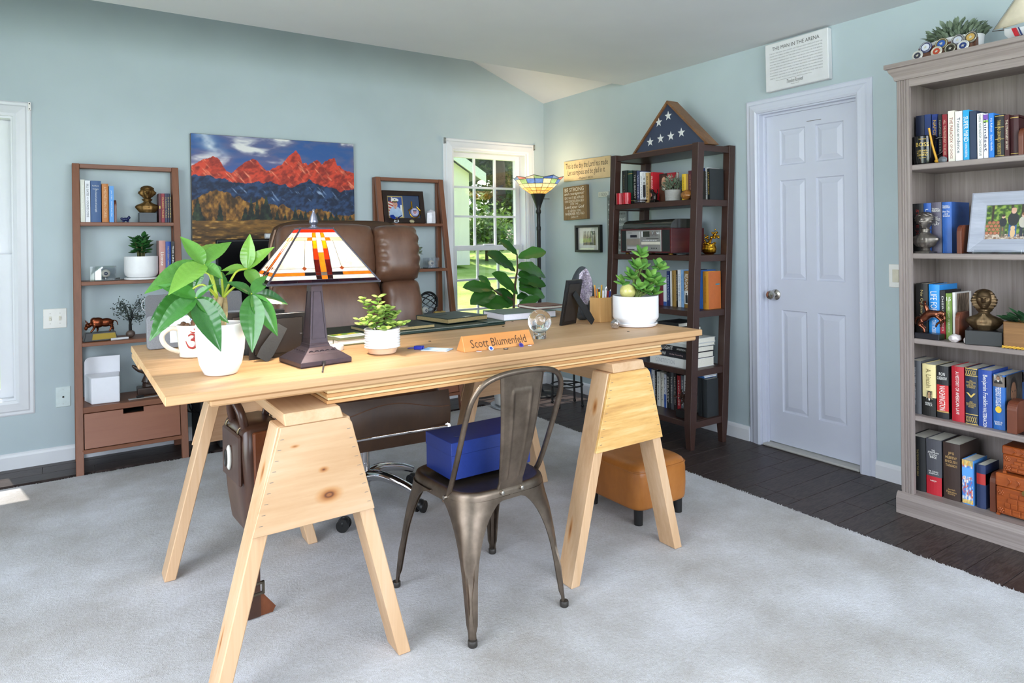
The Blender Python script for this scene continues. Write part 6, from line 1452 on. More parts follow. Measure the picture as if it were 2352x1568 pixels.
for s in (-1, 1): mb.cyl((.087 + s * .02, -.012, .112), (.087 + s * .055, -.012, .10 if s < 0 else .10), .004, .003, 6); mb.cyl((.087 + s * .05, -.012, .095), (.087 + s * .02, -.012, .13), .0035, .003, 6)
mb.box(.062, -.013, .11, .072, -.009, .17); obj('badge_gilding', mb, GOLD, bd_)
mb = MB(); mb.box(-.15, -.012, .022, .15, -.010, .228); obj('glazing', mb, glass('thin', gloss=.03), t_)
t_ = thing('butterfly_ornament', 'blue butterfly on a clear glass ball before the portrait frame', 'ornament', (2.055, 4.615, 1.4155))
mb = MB(); mb.sphere((0, 0, .018), .018, 20, 14); obj('glass_ball', mb, crystal('ball', '#FFFFFF'), t_, smooth=80)
for s, dx in ((-1, -.05), (1, .042)):
    mb = MB(); mb.add([(0, 0, .036), (dx * .5, -.004, .062 if s < 0 else .05), (dx, -.006, .06 if s < 0 else .062), (dx * 1.05, -.004, .045 if s < 0 else .058), (dx * .5, 0, .03 if s < 0 else .04)], [(0, 1, 2, 3, 4)]); me = mb.mesh('wing'); bm = bmesh.new(); bm.from_mesh(me); bmesh.ops.solidify(bm, geom=bm.faces[:], thickness=.002); bm.to_mesh(me); bm.free(); link('wing', me, mat('#1E3A9A', .2, .3, key='wing_blue'), t_)
mb = MB(); mb.cyl((0, 0, .034), (0, 0, .044), .003, .002, 8); obj('body', mb, mat('#1A1A28', .3), t_)
def rock(loc, r, seed, m, label, cat='stone', sq=(1.3, 1, .7), sharp=.3, name='stone', parts='stone_body'):
    rr = random.Random(seed); t = thing(name, label, cat, loc, rr.uniform(0, 3))
    bm = bmesh.new(); bmesh.ops.create_icosphere(bm, subdivisions=3, radius=1)
    cuts = [Vector((rr.gauss(0, 1), rr.gauss(0, 1), rr.gauss(0, 1))).normalized() for _ in range(14)]
    for v in bm.verts:
        for c in cuts:
            k = v.co.dot(c); lim = .78
            if k > lim: v.co -= c * (k - lim) * .95
        v.co *= 1 + rr.uniform(-.03, .03) * sharp
        v.co = Vector((v.co.x * sq[0] * r, v.co.y * sq[1] * r, v.co.z * sq[2] * r))
    zm = min(v.co.z for v in bm.verts)
    for v in bm.verts: v.co.z = max(v.co.z - zm - .06 * r, 0)
    me = bpy.data.meshes.new(parts); bm.to_mesh(me); bm.free(); link(parts, me, m, t); return t
rock((2.175, 4.60, 1.4155), .02, 3, mat('#B9AE8A', .6, var=.35, scale=90, key='pyrite'), 'small speckled mineral stone before the portrait frame')
t_ = thing('quartz_point', 'white quartz crystal point at the right end of the right ladder shelf', 'crystal', (2.352, 4.64, 1.4155))
mb = MB(); R = []
for z, r_ in ((0, .034), (.01, .035), (.078, .033)): R.append([(r_ * (1 + .1 * (i % 2)) * math.cos(i * PI / 3 + .3), r_ * math.sin(i * PI / 3 + .3), z + (.006 * (i % 3) if z > .05 else 0)) for i in range(6)])
R.append([(.002 * math.cos(i * PI / 3), .002 * math.sin(i * PI / 3), .106) for i in range(6)]); mb.rings(R); obj('crystal_body', mb, mat('#E4E2EA', .25, var=.08, scale=40, key='quartz'), t_)
t_ = thing('sage_plant', 'grey-green leafy plant in a white pot, right ladder second shelf', 'plant', (2.185, 4.63, 1.0685))
pot_lathe(t_, [(.05, 0), (.063, .003), (.064, .014), (.052, .015)], CERM, name='saucer'); pot_lathe(t_, [(.05, .015), (.058, .03), (.062, .116), (.058, .116), (.057, .105)], CERM); mb = MB(); mb.lathe([(.056, .1), (.056, .105)], 20); obj('soil', mb, SOIL, t_)
def bushy(t, z0, rad, h, n, L, m, seed, name='foliage', flat_=1.0, wid=.42):
    rr = random.Random(seed); mb = MB()
    for k in range(n):
        a = rr.uniform(0, 2 * PI); q = math.sqrt(rr.random()); hh = h * (1 - .55 * q * q) * rr.uniform(.15, 1); p = Vector((rad * q * math.cos(a), rad * q * math.sin(a) * flat_, z0 + hh))
        d = Vector((math.cos(a) * (q + .15), math.sin(a) * (q + .15) * flat_, rr.uniform(.2, 1.1))).normalized(); M = orient(d, (rr.gauss(0, .4), rr.gauss(0, .4), 1)); l = L * rr.uniform(.7, 1.2); w = l * wid
        mb.add([tuple(p + (M @ Vector(c))) for c in ((0, 0, 0), (w * .45, l * .35, .06 * l), (w * .4, l * .7, .04 * l), (0, l, -.05 * l), (-w * .4, l * .7, .04 * l), (-w * .45, l * .35, .06 * l), (0, l * .5, 0))], [(0, 1, 6), (1, 2, 6), (2, 3, 6), (3, 4, 6), (4, 5, 6), (5, 0, 6)])
    return stuff(obj(name, mb, m, t))
bushy(t_, .10, .06, .10, 190, .03, M_grey, 4)
ballcube((2.345, 4.63, 1.0685), .10, .08, .082, 'clear acrylic cube with an eye-like ball, right ladder second shelf', 0, 'C')
ballcube((2.225, 4.50, .7225), .10, .085, .088, 'clear acrylic cube with a logo ball, right ladder third shelf', 0, 'M')
t_ = thing('armillary_sphere', 'black metal armillary sphere on the right ladder third shelf', 'ornament', (2.30, 4.60, .7225))
for i, (rx, ry, w) in enumerate(((PI / 2, .35, .009), (.5, .3, .004), (1.0, -.5, .004), (2.2, .4, .004))):
    E_ = Euler((rx, ry, .2 * i)).to_matrix(); mb = MB(); r_ = .078 - .003 * i
    mb.tube([tuple(E_ @ Vector((r_ * math.cos(a), r_ * math.sin(a), 0)) + Vector((0, 0, .087))) for a in [k * PI / 16 for k in range(32)]], w, 8, closed=True); obj('ring', mb, mat('#1B1C1E', .35, .5, key='iron'), t_, smooth=60)
mb = MB(); mb.cyl((-.06, 0, .05), (.06, 0, .125), .0028, .0028, 6); mb.lathe([(.03, 0), (.03, .006), (.008, .012)], 16); obj('axis', mb, mat('#1B1C1E', .35, .5, key='iron'), t_)
for i in range(2): rock((2.34 + .055 * i, 4.53 + .012 * i, .7225), .024 - .003 * i, 20 + i, mat('#CDAA5A', .3, var=.2, scale=60, key='citrine'), ['honey yellow crystal on the right ladder third shelf, left one', 'honey yellow crystal on the right ladder third shelf, right one'][i], 'crystal', (1.3, 1, .65), name='crystal')
# ------------------------------------------------------------------ dark bookcase ornaments
for i, y in enumerate((3.438, 3.376)):
    t_ = thing('red_candle', ['red pillar candle, left of two on the dark bookcase top shelf', 'red pillar candle, right of two on the dark bookcase top shelf'][i], 'candle', (3.196, y * .995, 1.5155)); rd = .029
    mb = MB(); mb.lathe([(rd, 0), (rd, .076), (rd - .003, .077), (rd - .006, .074), (.003, .072)], 24); obj('wax', mb, mat('#B51526', .25, key='red_wax'), t_, smooth=40); mb = MB(); mb.cyl((0, 0, .071), (0, 0, .08), .0012, .001, 6); obj('wick', mb, mat('#222222', .8), t_)
t_ = thing('glass_dish', 'clear cut-glass dish on the dark bookcase top shelf', 'dish', (3.19, 3.225, 1.5155)); mb = MB(); mb.lathe([(.03, 0), (.045, .012), (.048, .02), (.046, .02), (.03, .006)], 20); obj('dish', mb, crystal('dish', '#FFFFFF', .05), t_, smooth=30)
t_ = thing('metal_figurine', 'dark metal figurine in front of the red-jacketed book, dark bookcase', 'figurine', (3.225, 3.13, 1.5155)); mb = MB(); mb.box(-.022, -.022, 0, .022, .022, .014); mb.tube([(0, 0, .01), (.004, 0, .04), (-.004, .01, .065)], [.014, .018, .01], 10, smooth=3); mb.sphere((-.004, .014, .078), .010, 10, 8); mb.tube([(0, .012, .06), (0, .034, .07), (0, .04, .095)], [.006, .005, .003], 6, smooth=3); mb.tube([(0, -.012, .05), (0, -.03, .06), (0, -.025, .085)], [.006, .005, .003], 6, smooth=3); mb.tube([(0, .01, .04), (0, .03, .03), (0, .028, .01)], [.008, .006, .004], 6, smooth=3); blob('figure', mb, .003, mat('#3A3634', .3, .9, var=.3, key='gun_bronze'), t_)
t_ = thing('cement_planter', 'grey cement pot with small sage leaves on the dark bookcase', 'plant', (3.235, 2.975, 1.5155)); pot_lathe(t_, [(.045, 0), (.05, .003), (.054, .07), (.049, .07), (.048, .06)], mat('#9C9A96', .85, var=.1, scale=80, bmp=.2, key='cement')); mb = MB(); mb.lathe([(.0475, .055), (.0475, .06)], 18); obj('soil', mb, SOIL, t_); bushy(t_, .06, .06, .10, 230, .026, M_grey, 8)
rock((3.20, 2.83, 1.5155), .034, 12, mat('#8A5A2A', .3, var=.5, scale=50, key='amber_rock'), 'amber brown carved stone at the near end of the dark bookcase top shelf', 'ornament', (1.1, 1.2, .95), name='carved_stone')
# stereo with record player lid
t_ = thing('retro_stereo', 'retro wooden stereo with cassette deck and smoked record player lid', 'stereo', (3.172, 3.168, 1.1725), -PI / 2 - .02)
MAHO = wood('mahogany', '#3A1418', '#4E1E20', '#622A2A', 1, 9, .3, (), .35, 9, .03, .5)
W2, DD2, H2 = .236, .30, .17
mb = MB(); mb.box(-W2, 0, .012, W2, DD2, H2); obj('cabinet', mb, MAHO, t_, bevel=.002)
for x in (-.2, .2): 
    for y in (.03, .27): mb = MB(); mb.lathe([(.014, 0), (.016, .008), (.012, .012)], 14, (x, y, 0)); obj('foot', mb, mat('#B9924A', .3, .9, key='brass'), t_, smooth=40)
for x0, x1 in ((-.225, -.178), (.158, .222)): mb = MB(); mb.box(x0, -.002, .022, x1, 0, .16); obj('speaker_grille', mb, mat('#1C2320', .9, var=.2, scale=300, key='grille'), t_)
SILV = mat('#B9B8B4', .32, .7, var=.03, key='silver_face'); mb = MB(); mb.box(-.175, -.006, .022, .15, 0, .16); fp_ = obj('face_plate', mb, SILV, t_, bevel=.001)
mb = MB(); mb.box(-.168, -.008, .108, -.04, -.006, .152); mb2 = obj('cassette_door', mb, mat('#C9C8C6', .3, .5, key='silver_lt'), fp_); mb = MB(); mb.box(-.13, -.0095, .113, -.066, -.008, .13); obj('cassette_window', mb, mat('#22242E', .2), fp_)
letter(fp_, 'STEREO', mat('#2A2A2C', .5), (-.135, -.0085, .144), .04)
mb = MB(); mb.box(-.168, -.0075, .062, -.04, -.006, .103); obj('tape_panel', mb, mat('#A89C90', .35, .5, key='tape_panel'), fp_); mb = MB(); mb.box(-.16, -.009, .03, -.05, -.006, .052); obj('key_row', mb, mat('#D9D9DA', .3, .5), fp_); mb = MB(); mb.box(-.158, -.0098, .031, -.09, -.009, .036); obj('key_slot', mb, mat('#1A1A1C', .4), fp_)
mb = MB(); mb.box(-.012, -.008, .116, .05, -.006, .152); obj('display', mb, mat('#3A4038', .15), fp_); mb = MB(); mb.box(-.022, -.0085, .116, -.015, -.006, .152); obj('light_strip', mb, mat('#F2F2F2', .3), fp_)
for x in (.075, .115): mb = MB(); mb.lathe([(.015, -.006), (.015, -.018), (.013, -.02)], 20, (x, 0, .138), axis=1); mb.f = [f[::-1] for f in mb.f]; obj('knob', mb, mat('#CFCFD0', .2, .9, key='knob'), fp_, smooth=40)
mb = MB(); mb.box(.02, -.0075, .102, .13, -.006, .106); obj('slot', mb, mat('#17171A', .4), fp_); mb = MB(); mb.box(-.025, -.0085, .066, .14, -.006, .084); obj('dial_bar', mb, mat('#D8D2C0', .35), fp_)
for i in range(6): mb = MB(); mb.box(-.015 + .022 * i, -.0085, .09, -.001 + .022 * i, -.006, .096); obj('button', mb, mat('#D9D9DA', .3, .5), fp_)
for x in (.02, .07, .09, .11): mb = MB(); mb.lathe([(.004, -.0085), (.004, -.006)], 10, (x, 0, .042), axis=1); obj('jack', mb, mat('#17171A', .4), fp_)
SMOKE = mat('#2E302A', .08, 0, var=.05, key='smoked_lid', coat=.5)
mb = MB(); n = 8; P = [(.006, H2 + .001)] + [(.006 + .07 * (1 - math.cos(PI / 2 * k / n)), H2 + .004 + .056 * math.sin(PI / 2 * k / n)) for k in range(n + 1)] + [(DD2 - .03, H2 + .06), (DD2 - .006, H2 + .035), (DD2 - .006, H2 + .001)]
mb.prism(P, 0, -W2 + .012, W2 - .012); obj('smoked_lid', mb, SMOKE, t_, smooth=35)
t_ = thing('gold_figurine', 'shiny gold treasure pot figurine at the near end of the dark bookcase', 'figurine', (3.40, 2.83, 1.1725), -PI / 2)
rr = random.Random(4); mb = MB(); mb.lathe([(.025, 0), (.04, .012), (.046, .035), (.038, .06), (.028, .07)], 18); mb.tube([(0, 0, .06), (.01, 0, .09), (.03, 0, .115), (.055, 0, .125)], [.01, .008, .006, .004], 7, smooth=3)
for k in range(16): a = k * PI / 8; mb.sphere((.034 * math.cos(a), .034 * math.sin(a), .066 + .006 * math.sin(3 * a)), .009, 8, 6)
for k in range(26): mb.sphere((.04 + rr.gauss(.0, .022), rr.gauss(0, .012), .118 + rr.gauss(0, .013)), rr.uniform(.005, .009), 8, 6)
for k in range(14): mb.sphere((-.02 + rr.gauss(0, .012), rr.gauss(0, .012), .10 + rr.gauss(0, .014)), rr.uniform(.004, .008), 8, 6)
blob('gold_casting', mb, .0028, GOLD, t_)
t_ = thing('small_remote', 'small black remote lying beside the stereo, dark bookcase', 'remote', (3.19, 2.875, 1.1725), -.5); mb = MB(); mb.box(-.028, -.011, 0, .028, .011, .008); obj('remote_body', mb, mat('#1E1F22', .5), t_, bevel=.002)
t_ = thing('dried_ornament', 'dark brown dried cone ornament on a black block, dark bookcase lowest shelf', 'ornament', (3.185, 2.862, .1655), -PI / 2)
mb = MB(); mb.box(-.042, -.03, 0, .042, .03, .045); obj('block', mb, mat('#1B1817', .5), t_, bevel=.002); rr = random.Random(2); mb = MB(); mb.tube([(0, 0, .04), (.005, 0, .08), (0, 0, .13)], .005, 6, smooth=3)
for k in range(60): mb.sphere((rr.gauss(0, .02), rr.gauss(0, .015), .125 + rr.gauss(0, .018)), rr.uniform(.005, .009), 6, 4)
obj('cone_cluster', mb, mat('#4E342A', .7, var=.3), t_, smooth=50)
# ------------------------------------------------------------------ grey bookcase ornaments
t_ = thing('boss_mug', 'black mug with gold BOSS lettering on the grey bookcase top shelf', 'mug', (3.268, 1.487, 1.6005), -PI / 2 + .25)
BKG = mat('#141416', .12, key='gloss_black'); mb = MB(); mb.lathe([(.03, 0), (.041, .004), (.044, .02), (.0485, .125), (.046, .128), (.0435, .125), (.04, .02), (.0, .012)], 36, capb=False); obj('mug_body', mb, BKG, t_, smooth=40)
mb = MB(); mb.tube([(.044, .0, .112), (.066, 0, .118), (.086, 0, .10), (.082, 0, .07), (.062, 0, .045), (.043, 0, .035)], .0055, 10, smooth=4); obj('handle', mb, BKG, t_, smooth=60)
for tx, z, w, h in (('THE MAN', .112, .03, .005), ('BOSS', .088, .052, .018), ('- LEGEND -', .06, .046, .007), ('EST. LEADER', .05, .045, .005), ('LEGEND', .04, .04, .008), ('ALL DAY', .028, .03, .004)):
    me = textmesh(tx, w, h).copy(); 
    for v in me.vertices: r_ = .0447 + .0042 * (z + v.co.z) / .128 + .0004; a = v.co.x / r_; v.co = Vector((r_ * math.sin(a), -r_ * math.cos(a), v.co.z + z))
    link('lettering', me, GINK, t_)
    if not me.materials: me.materials.append(GINK)
    me.materials[0] = GINK
t_ = thing('honey_dipper', 'golden wooden spoon leaning beside the black mug, grey bookcase', 'spoon', (3.235, 1.432, 1.6005)); mb = MB(); mb.tube([(0, -.012, .01), (.0, .006, .08), (-.004, .018, .158)], [.0055, .0045, .005], 8, smooth=3); mb.sphere((0, -.012, .008), .008, 10, 6, (1, 1.4, 1)); obj('spoon', mb, mat('#C9952E', .4, .2, key='spoon_gold'), t_, smooth=60)
rock((3.232, 1.396, 1.6005), .0165, 31, mat('#6A7076', .35, var=.2, key='pebble'), 'small grey polished pebble by the golden spoon, grey bookcase', sq=(1, 1.15, .9))
# family photo frame
t_ = thing('family_photo_frame', 'grey wooden frame with a family photo, grey bookcase second shelf', 'picture', (3.262, 1.178, 1.2), -PI / 2); t_.rotation_euler = (math.radians(-14), 0, -PI / 2)
mb = MB(); w_, h_, f_ = .262, .262, .056
mb.rings([[(-w_ / 2 + p, -q, p), (w_ / 2 - p, -q, p), (w_ / 2 - p, -q, h_ - p), (-w_ / 2 + p, -q, h_ - p)] for p, q in ((0, 0), (0, .02), (.006, .022), (.03, .018), (f_, .014), (f_, .004))], False, False); obj('frame', mb, wood('frame_grey', '#8E92A0', '#A5A9B6', '#BABDC8', 0, 18, .5, (), .4, 14, .1, .5), t_)
def family(u, v):
    n = fbm(u * 14, v * 14, 4, 3); c = lerp(lerp(np.broadcast_to(hexrgb('#2E4A1E'), u.shape + (3,)), hexrgb('#7FA03A'), (n - .35) * 4), hexrgb('#C9C06A'), (n - .65) * 6)
    for x in (.16, .62, .86): c = np.where(((np.abs(u - x) < .03) & (v > .5))[..., None], hexrgb('#3A2E22'), c)
    g = fbm(u * 30, v * 40, 3, 6); c = np.where((v < .17)[..., None], lerp(np.broadcast_to(hexrgb('#8A6A54'), u.shape + (3,)), hexrgb('#D8CCBC'), (g - .35) * 3), c)
    def el(x, y, a, b): return ((u - x) / a) ** 2 + ((v - y) / b) ** 2 < 1
    for i in range(16):
        x, y = .05 + .1 * (i % 4) + .05 * ((i // 4) % 2), .2 + .1 * (i // 4)
        if x + y < .85: c = np.where(el(x, y, .052, .052)[..., None], hexrgb('#5A3020'), c); c = np.where(el(x, y, .042, .042)[..., None], hexrgb('#B8704E'), c)
    def person(c, x, top, s, shirt, trousers, skin='#E0B49A', hair='#3A2A20'):
        c = np.where(((np.abs(u - x + .045 * s) < .035 * s) | (np.abs(u - x - .045 * s) < .035 * s))[..., None] & ((v < top - .36 * s) & (v > .1))[..., None], hexrgb(trousers), c)
        c = np.where(el(x, top - .27 * s, .115 * s, .17 * s)[..., None], hexrgb(shirt), c); c = np.where(el(x, top - .065 * s, .052 * s, .072 * s)[..., None], hexrgb(skin), c)
        return np.where((el(x, top - .03 * s, .054 * s, .045 * s))[..., None], hexrgb(hair), c)
    c = person(c, .42, .72, .78, '#22262E', '#5A5A42'); c = person(c, .66, .9, 1.15, '#23272B', '#2F6096', '#E0B09A', '#D8A88E'); c = person(c, .90, .76, .95, '#C9C2B4', '#2A3040', '#E0B49A', '#8A5A3A')
    c = np.where(el(.66, .2, .06, .13)[..., None], hexrgb('#DDB88A'), c); c = np.where(el(.66, .34, .055, .06)[..., None], hexrgb('#E0BC90'), c); return c
picture('photo', .152, .152, 110, 110, family, t_, (0, -.0045, h_ / 2)); mb = MB(); mb.box(-w_ / 2 + .05, -.0075, .05, w_ / 2 - .05, -.006, h_ - .05); obj('glazing', mb, glass('thin', gloss=.03), t_)
t_ = thing('acrylic_block', 'long clear acrylic bar lying before the family photo frame', 'block', (3.222, 1.19, 1.1965), PI / 2); mb = MB(); mb.box(-.09, -.008, 0, .09, .008, .018); obj('block', mb, ACR, t_, bevel=.001)
# rearing horse
t_ = thing('horse_statuette', 'copper bucking horse statuette with rider on black base, grey bookcase', 'statuette', (3.257, 1.466, .8085), -PI / 2)
mb = MB(); mb.box(-.055, -.028, 0, .048, .028, .026); obj('base', mb, mat('#1A1A22', .3, key='base_black2'), t_, bevel=.002)
mb = MB(); z = .026
mb.tube([(-.03, 0, z + .06), (-.005, 0, z + .085), (.03, 0, z + .09)], [.019, .019, .016], 10, smooth=3); mb.tube([(.03, 0, z + .09), (.048, 0, z + .095), (.056, 0, z + .082)], [.015, .012, .008], 8, smooth=3); mb.sphere((.058, 0, z + .07), .009, 10, 6, (.8, .7, 1.5))
for y, fx in ((.009, -.035), (-.009, -.02)): mb.tube([(-.03, y, z + .055), (-.045, y, z + .036), (-.026, y, z + .022), (fx, y, z)], [.013, .008, .006, .005], 7, smooth=3)
for y, fx in ((.009, .05), (-.009, .04)): mb.tube([(.03, y, z + .08), (.048, y, z + .06), (fx - .008, y, z + .045), (fx - .012, y, z + .03)], [.009, .006, .005, .004], 7, smooth=3)
mb.tube([(-.04, 0, z + .068), (-.06, 0, z + .06), (-.062, 0, z + .03)], [.006, .007, .002], 6, smooth=3)
mb.tube([(-.01, 0, z + .095), (-.018, 0, z + .12), (-.022, 0, z + .13)], [.011, .01, .006], 8, smooth=3); mb.sphere((-.022, 0, z + .138), .007, 8, 6); mb.sphere((-.022, 0, z + .143), .011, 10, 4, (1, 1, .25)); mb.tube([(-.016, 0, z + .12), (-.035, .004, z + .125), (-.05, .004, z + .137)], [.004, .003, .003], 6, smooth=3)
blob('horse_casting', mb, .0026, mat('#7A4A38', .25, .95, var=.35, scale=60, key='rose_copper'), t_)
rock((3.228, 1.352, .8085), .024, 41, mat('#E0D6D4', .3, var=.08, scale=60, key='rose_quartz'), 'white rough quartz rock on the grey bookcase third shelf, left piece', sq=(1, 1.2, .9)); rock((3.23, 1.302, .8085), .022, 42, mat('#E6DFDD', .3, var=.08, scale=60, key='rose_quartz2'), 'white rough quartz rock on the grey bookcase third shelf, right piece', sq=(1, 1.1, .7))
t_ = thing('wooden_planter', 'wooden box planter with glossy green leaves and yellow braid, grey bookcase', 'plant', (3.27, 1.085, .8085), -PI / 2)
mb = MB(); mb.box(-.085, -.05, .006, .085, .05, .11); obj('box', mb, wood('crate', '#6E4C2C', '#8A6238', '#A57B4C', 0, 14, .6, (), .45, 8, .15, .4), t_, bevel=.003); mb = MB()
for s in (-1, 1): mb.tube([(-.088 + .004 * k, -.052 + .003 * s * math.sin(k * .9), .006 + .003 * s * math.cos(k * .9)) for k in range(45)], .003, 6)
obj('yellow_braid', mb, mat('#D9A93A', .7), t_, smooth=60)
Lp = leafmesh('leaf', .34, .8, .1, .1, 0, base=.8, nu=6, nvv=3); rr = random.Random(6); ML = leafmat('planter', '#1E4628', '#3E6E44', .35)
for k in range(90): a = rr.uniform(0, 2 * PI); q = math.sqrt(rr.random()); p = Vector((.08 * q * math.cos(a), .045 * q * math.sin(a), .105 + .05 * (1 - q) * rr.random())); d = Vector((math.cos(a) * (q + .1) * 1.2, math.sin(a) * (q + .1), rr.uniform(.35, 1.0))).normalized(); put_leaf(t_, Lp, ML, p, p + d * rr.uniform(.035, .06), (0, -.4, 1))
# carved wooden chests
CARV = wood('carved_chest', '#6E2F10', '#9A4A1C', '#BC6A30', 0, 12, .3, (), .5, 4, .3, .4)
def chest(loc, w, d, h, label, rz=-PI / 2):
    t = thing('carved_chest', label, 'box', loc, rz)
    mb = MB(); mb.box(-w / 2, -d / 2, .008, w / 2, d / 2, h * .68); body = obj('chest_body', mb, CARV, t, bevel=.003); mb = MB(); mb.box(-w / 2 - .002, -d / 2 - .002, h * .69, w / 2 + .002, d / 2 + .002, h); lid = obj('chest_lid', mb, CARV, t, bevel=.004)
    for x in (-1, 1):
        for y in (-1, 1): mb = MB(); mb.box(x * w / 2 - .012 * (x > 0), y * d / 2 - .012 * (y > 0), 0, x * w / 2 + .012 * (x < 0), y * d / 2 + .012 * (y < 0), .0085); obj('foot', mb, CARV, t)
    rr = random.Random(int(w * 1000)); c_ = MB(); yy = -d / 2 - .001
    def blk(a, b, z0, z1): c_.hexa([(a, yy - .003, z0), (b, yy - .003, z0), (b, yy + .002, z0), (a, yy + .002, z0)], [(a, yy - .003, z1), (b, yy - .003, z1), (b, yy + .002, z1), (a, yy + .002, z1)])
    for zr in range(2):
        x = -w / 2 + .03
        while x < w / 2 - .045: L_ = rr.uniform(.022, .036); blk(x, min(x + L_ - .003, w / 2 - .03), .014 + zr * h * .14, .014 + zr * h * .14 + h * .12); x += L_
    for zr in range(1, 3):
        x = -w / 2 + .03 + .01 * zr
        while x < w / 2 - .05: L_ = rr.uniform(.026, .04); blk(x, min(x + L_ - .003, w / 2 - .03), .014 + (zr + 1) * h * .13, .014 + (zr + 1) * h * .13 + h * .11); x += L_
    stuff(obj('carved_blocks', c_, CARV, body, bevel=.002))
    for x in (-1, 1):
        for zc in (.024, h * .55): 
            mb = MB(); 
            for k in range(6): a = k * PI / 3; mb.sphere((x * (w / 2 - .018) + .008 * math.cos(a), yy - .001, zc + .008 * math.sin(a)), .0045, 8, 5, (1, .5, 1))
            mb.sphere((x * (w / 2 - .018), yy - .001, zc), .005, 8, 5, (1, .6, 1)); obj('rosette', mb, CARV, body, smooth=60)
    mb = MB(); mb.lathe([(.012, yy - .005), (.012, yy)], 14, (0, 0, h * .66), axis=1); obj('clasp', mb, mat('#8A7340', .35, .9), lid)
    mb = MB()
    for k in range(5): a = -w * .3 + k * w * .15; mb.tube([(a, yy - .001, h * .74), (a + .012, yy - .0025, h * .84), (a, yy - .001, h * .93)], .0028, 6, smooth=3)
    obj('lid_carving', mb, CARV, lid, smooth=60); return t
chest((3.33, 1.11, .0985), .21, .15, .178, 'large carved reddish wooden chest on the grey bookcase bottom shelf'); chest((3.335, 1.105, .2768), .18, .13, .115, 'smaller carved reddish wooden chest stacked on the large carved chest')
# top of the grey bookcase
TOPZ = 2.0665
t_ = thing('oval_planter', 'long white oval bowl with sage leaves on top of the grey bookcase', 'plant', (3.36, 1.40, TOPZ), -PI / 2)
mb = MB(); mb.lathe([(.1, 0), (.125, .02), (.133, .10), (.130, .103), (.126, .095), (.12, .085)], 40, capb=True, sy=.6); obj('pot', mb, CERM, t_, smooth=40); bushy(t_, .09, .135, .09, 300, .04, M_grey, 12, flat_=.6, wid=.5); t_.scale = (.84, .84, .92); t_.location.y = 1.39
t_ = thing('coin_rack', 'small wooden two-step rack of challenge coins on the grey bookcase top', 'rack', (3.222, 1.388, TOPZ), -PI / 2)
RW = wood('rack', '#4A2A1A', '#5E3824', '#724830', 0, 14, .4, (), .4, 8, .05, .4); mb = MB(); mb.box(-.118, 0, 0, .118, .022, .03); obj('front_step', mb, RW, t_); mb = MB(); mb.box(-.108, .0225, 0, .122, .05, .062); obj('rear_step', mb, RW, t_)
cs = [(-.1, 0, '#D9D8D2', '#3A3A48'), (-.02, 0, '#D8CFC0', '#B8462A'), (.035, 0, '#5A5644', '#2A281E'), (.085, 0, '#E4E4E2', '#2A3E7A'), (-.075, 1, '#4A4F7A', '#D9DCE6'), (-.01, 1, '#7A6A42', '#2E5AA8'), (.055, 1, '#6A6A72', '#C9CCD6'), (.105, 1, '#5A5650', '#C9A45A')]
for i, (x, s, c0, c1) in enumerate(cs):
    t2 = thing('challenge_coin', ['white and black', 'red and gold', 'dark brass', 'white and blue', 'navy rimmed', 'blue flag', 'grey', 'gold-centred'][i] + ' challenge coin on the %s step of the coin rack' % ('front' if not s else 'rear'), 'coin', (3.216 + (.022 if s else 0), 1.388 - x, TOPZ + (.0305 if s else .0005)), -PI / 2, 'challenge coins on the rack')
    t2.rotation_euler = (math.radians(-12), 0, -PI / 2); t2.location.z += .002 if s else .0; 
    if not s: t2.location.x = 3.2155; t2.location.z = TOPZ + .0005
    r_ = .0235 if not s else .0265
    mb = MB(); mb.lathe([(r_ - .001, -.002), (r_, -.0015), (r_, .0015), (r_ - .001, .002)], 28, (0, -.004, r_), axis=1); cn = obj('coin', mb, mat(c0, .35, .4, key='coin' + c0), t2, smooth=40)
    mb = MB(); mb.lathe([(r_ * .62, -.0065), (r_ * .62, -.0058)], 24, (0, 0, r_), axis=1); obj('coin_centre', mb, mat(c1, .4, .2, key='coinc' + c1), cn)
    mb = MB(); mb.tube([(r_ * .85 * math.cos(a), -.0062, r_ + r_ * .85 * math.sin(a)) for a in [k * PI / 10 for k in range(20)]], .001, 5, closed=True); star(mb, 0, r_, r_ * .34, -.0072); obj('coin_emblem', mb, mat('#D8D4C4', .35, .5), cn)
t_ = thing('model_ship', 'white model sailing ship with a red hull stripe on the grey bookcase', 'model ship', (3.30, 1.06, TOPZ), -PI / 2)
mb = MB(); R = []
for x, w, z0, z1 in ((-.12, .004, .05, .075), (-.10, .014, .025, .07), (-.05, .03, .015, .062), (.03, .036, .014, .06), (.10, .03, .018, .064)): R.append([(x, -w, z1), (x, -w * .8, (z0 + z1) / 2), (x, 0, z0), (x, w * .8, (z0 + z1) / 2), (x, w, z1)])
mb.rings(R); obj('hull', mb, mat('#E9E9EC', .35, key='hull'), t_, smooth=30)
mb = MB(); mb.hexa([(-.075, -.0265, .03), (-.058, -.0285, .028), (-.058, -.024, .028), (-.075, -.022, .03)], [(-.088, -.0235, .066), (-.07, -.0275, .064), (-.07, -.02, .064), (-.088, -.018, .066)]); obj('red_stripe', mb, mat('#C21F2C', .4), t_)
mb = MB(); mb.hexa([(-.052, -.0295, .028), (-.047, -.03, .028), (-.047, -.025, .028), (-.052, -.024, .028)], [(-.064, -.0285, .064), (-.059, -.029, .063), (-.059, -.02, .063), (-.064, -.02, .064)]); obj('blue_stripe', mb, mat('#22366A', .4), t_)
mb = MB(); mb.box(-.06, -.02, 0, -.05, .02, .03); mb.box(.04, -.02, 0, .05, .02, .03); mb.box(-.08, -.012, 0, .08, .012, .006); obj('cradle', mb, mat('#4A3020', .5), t_)
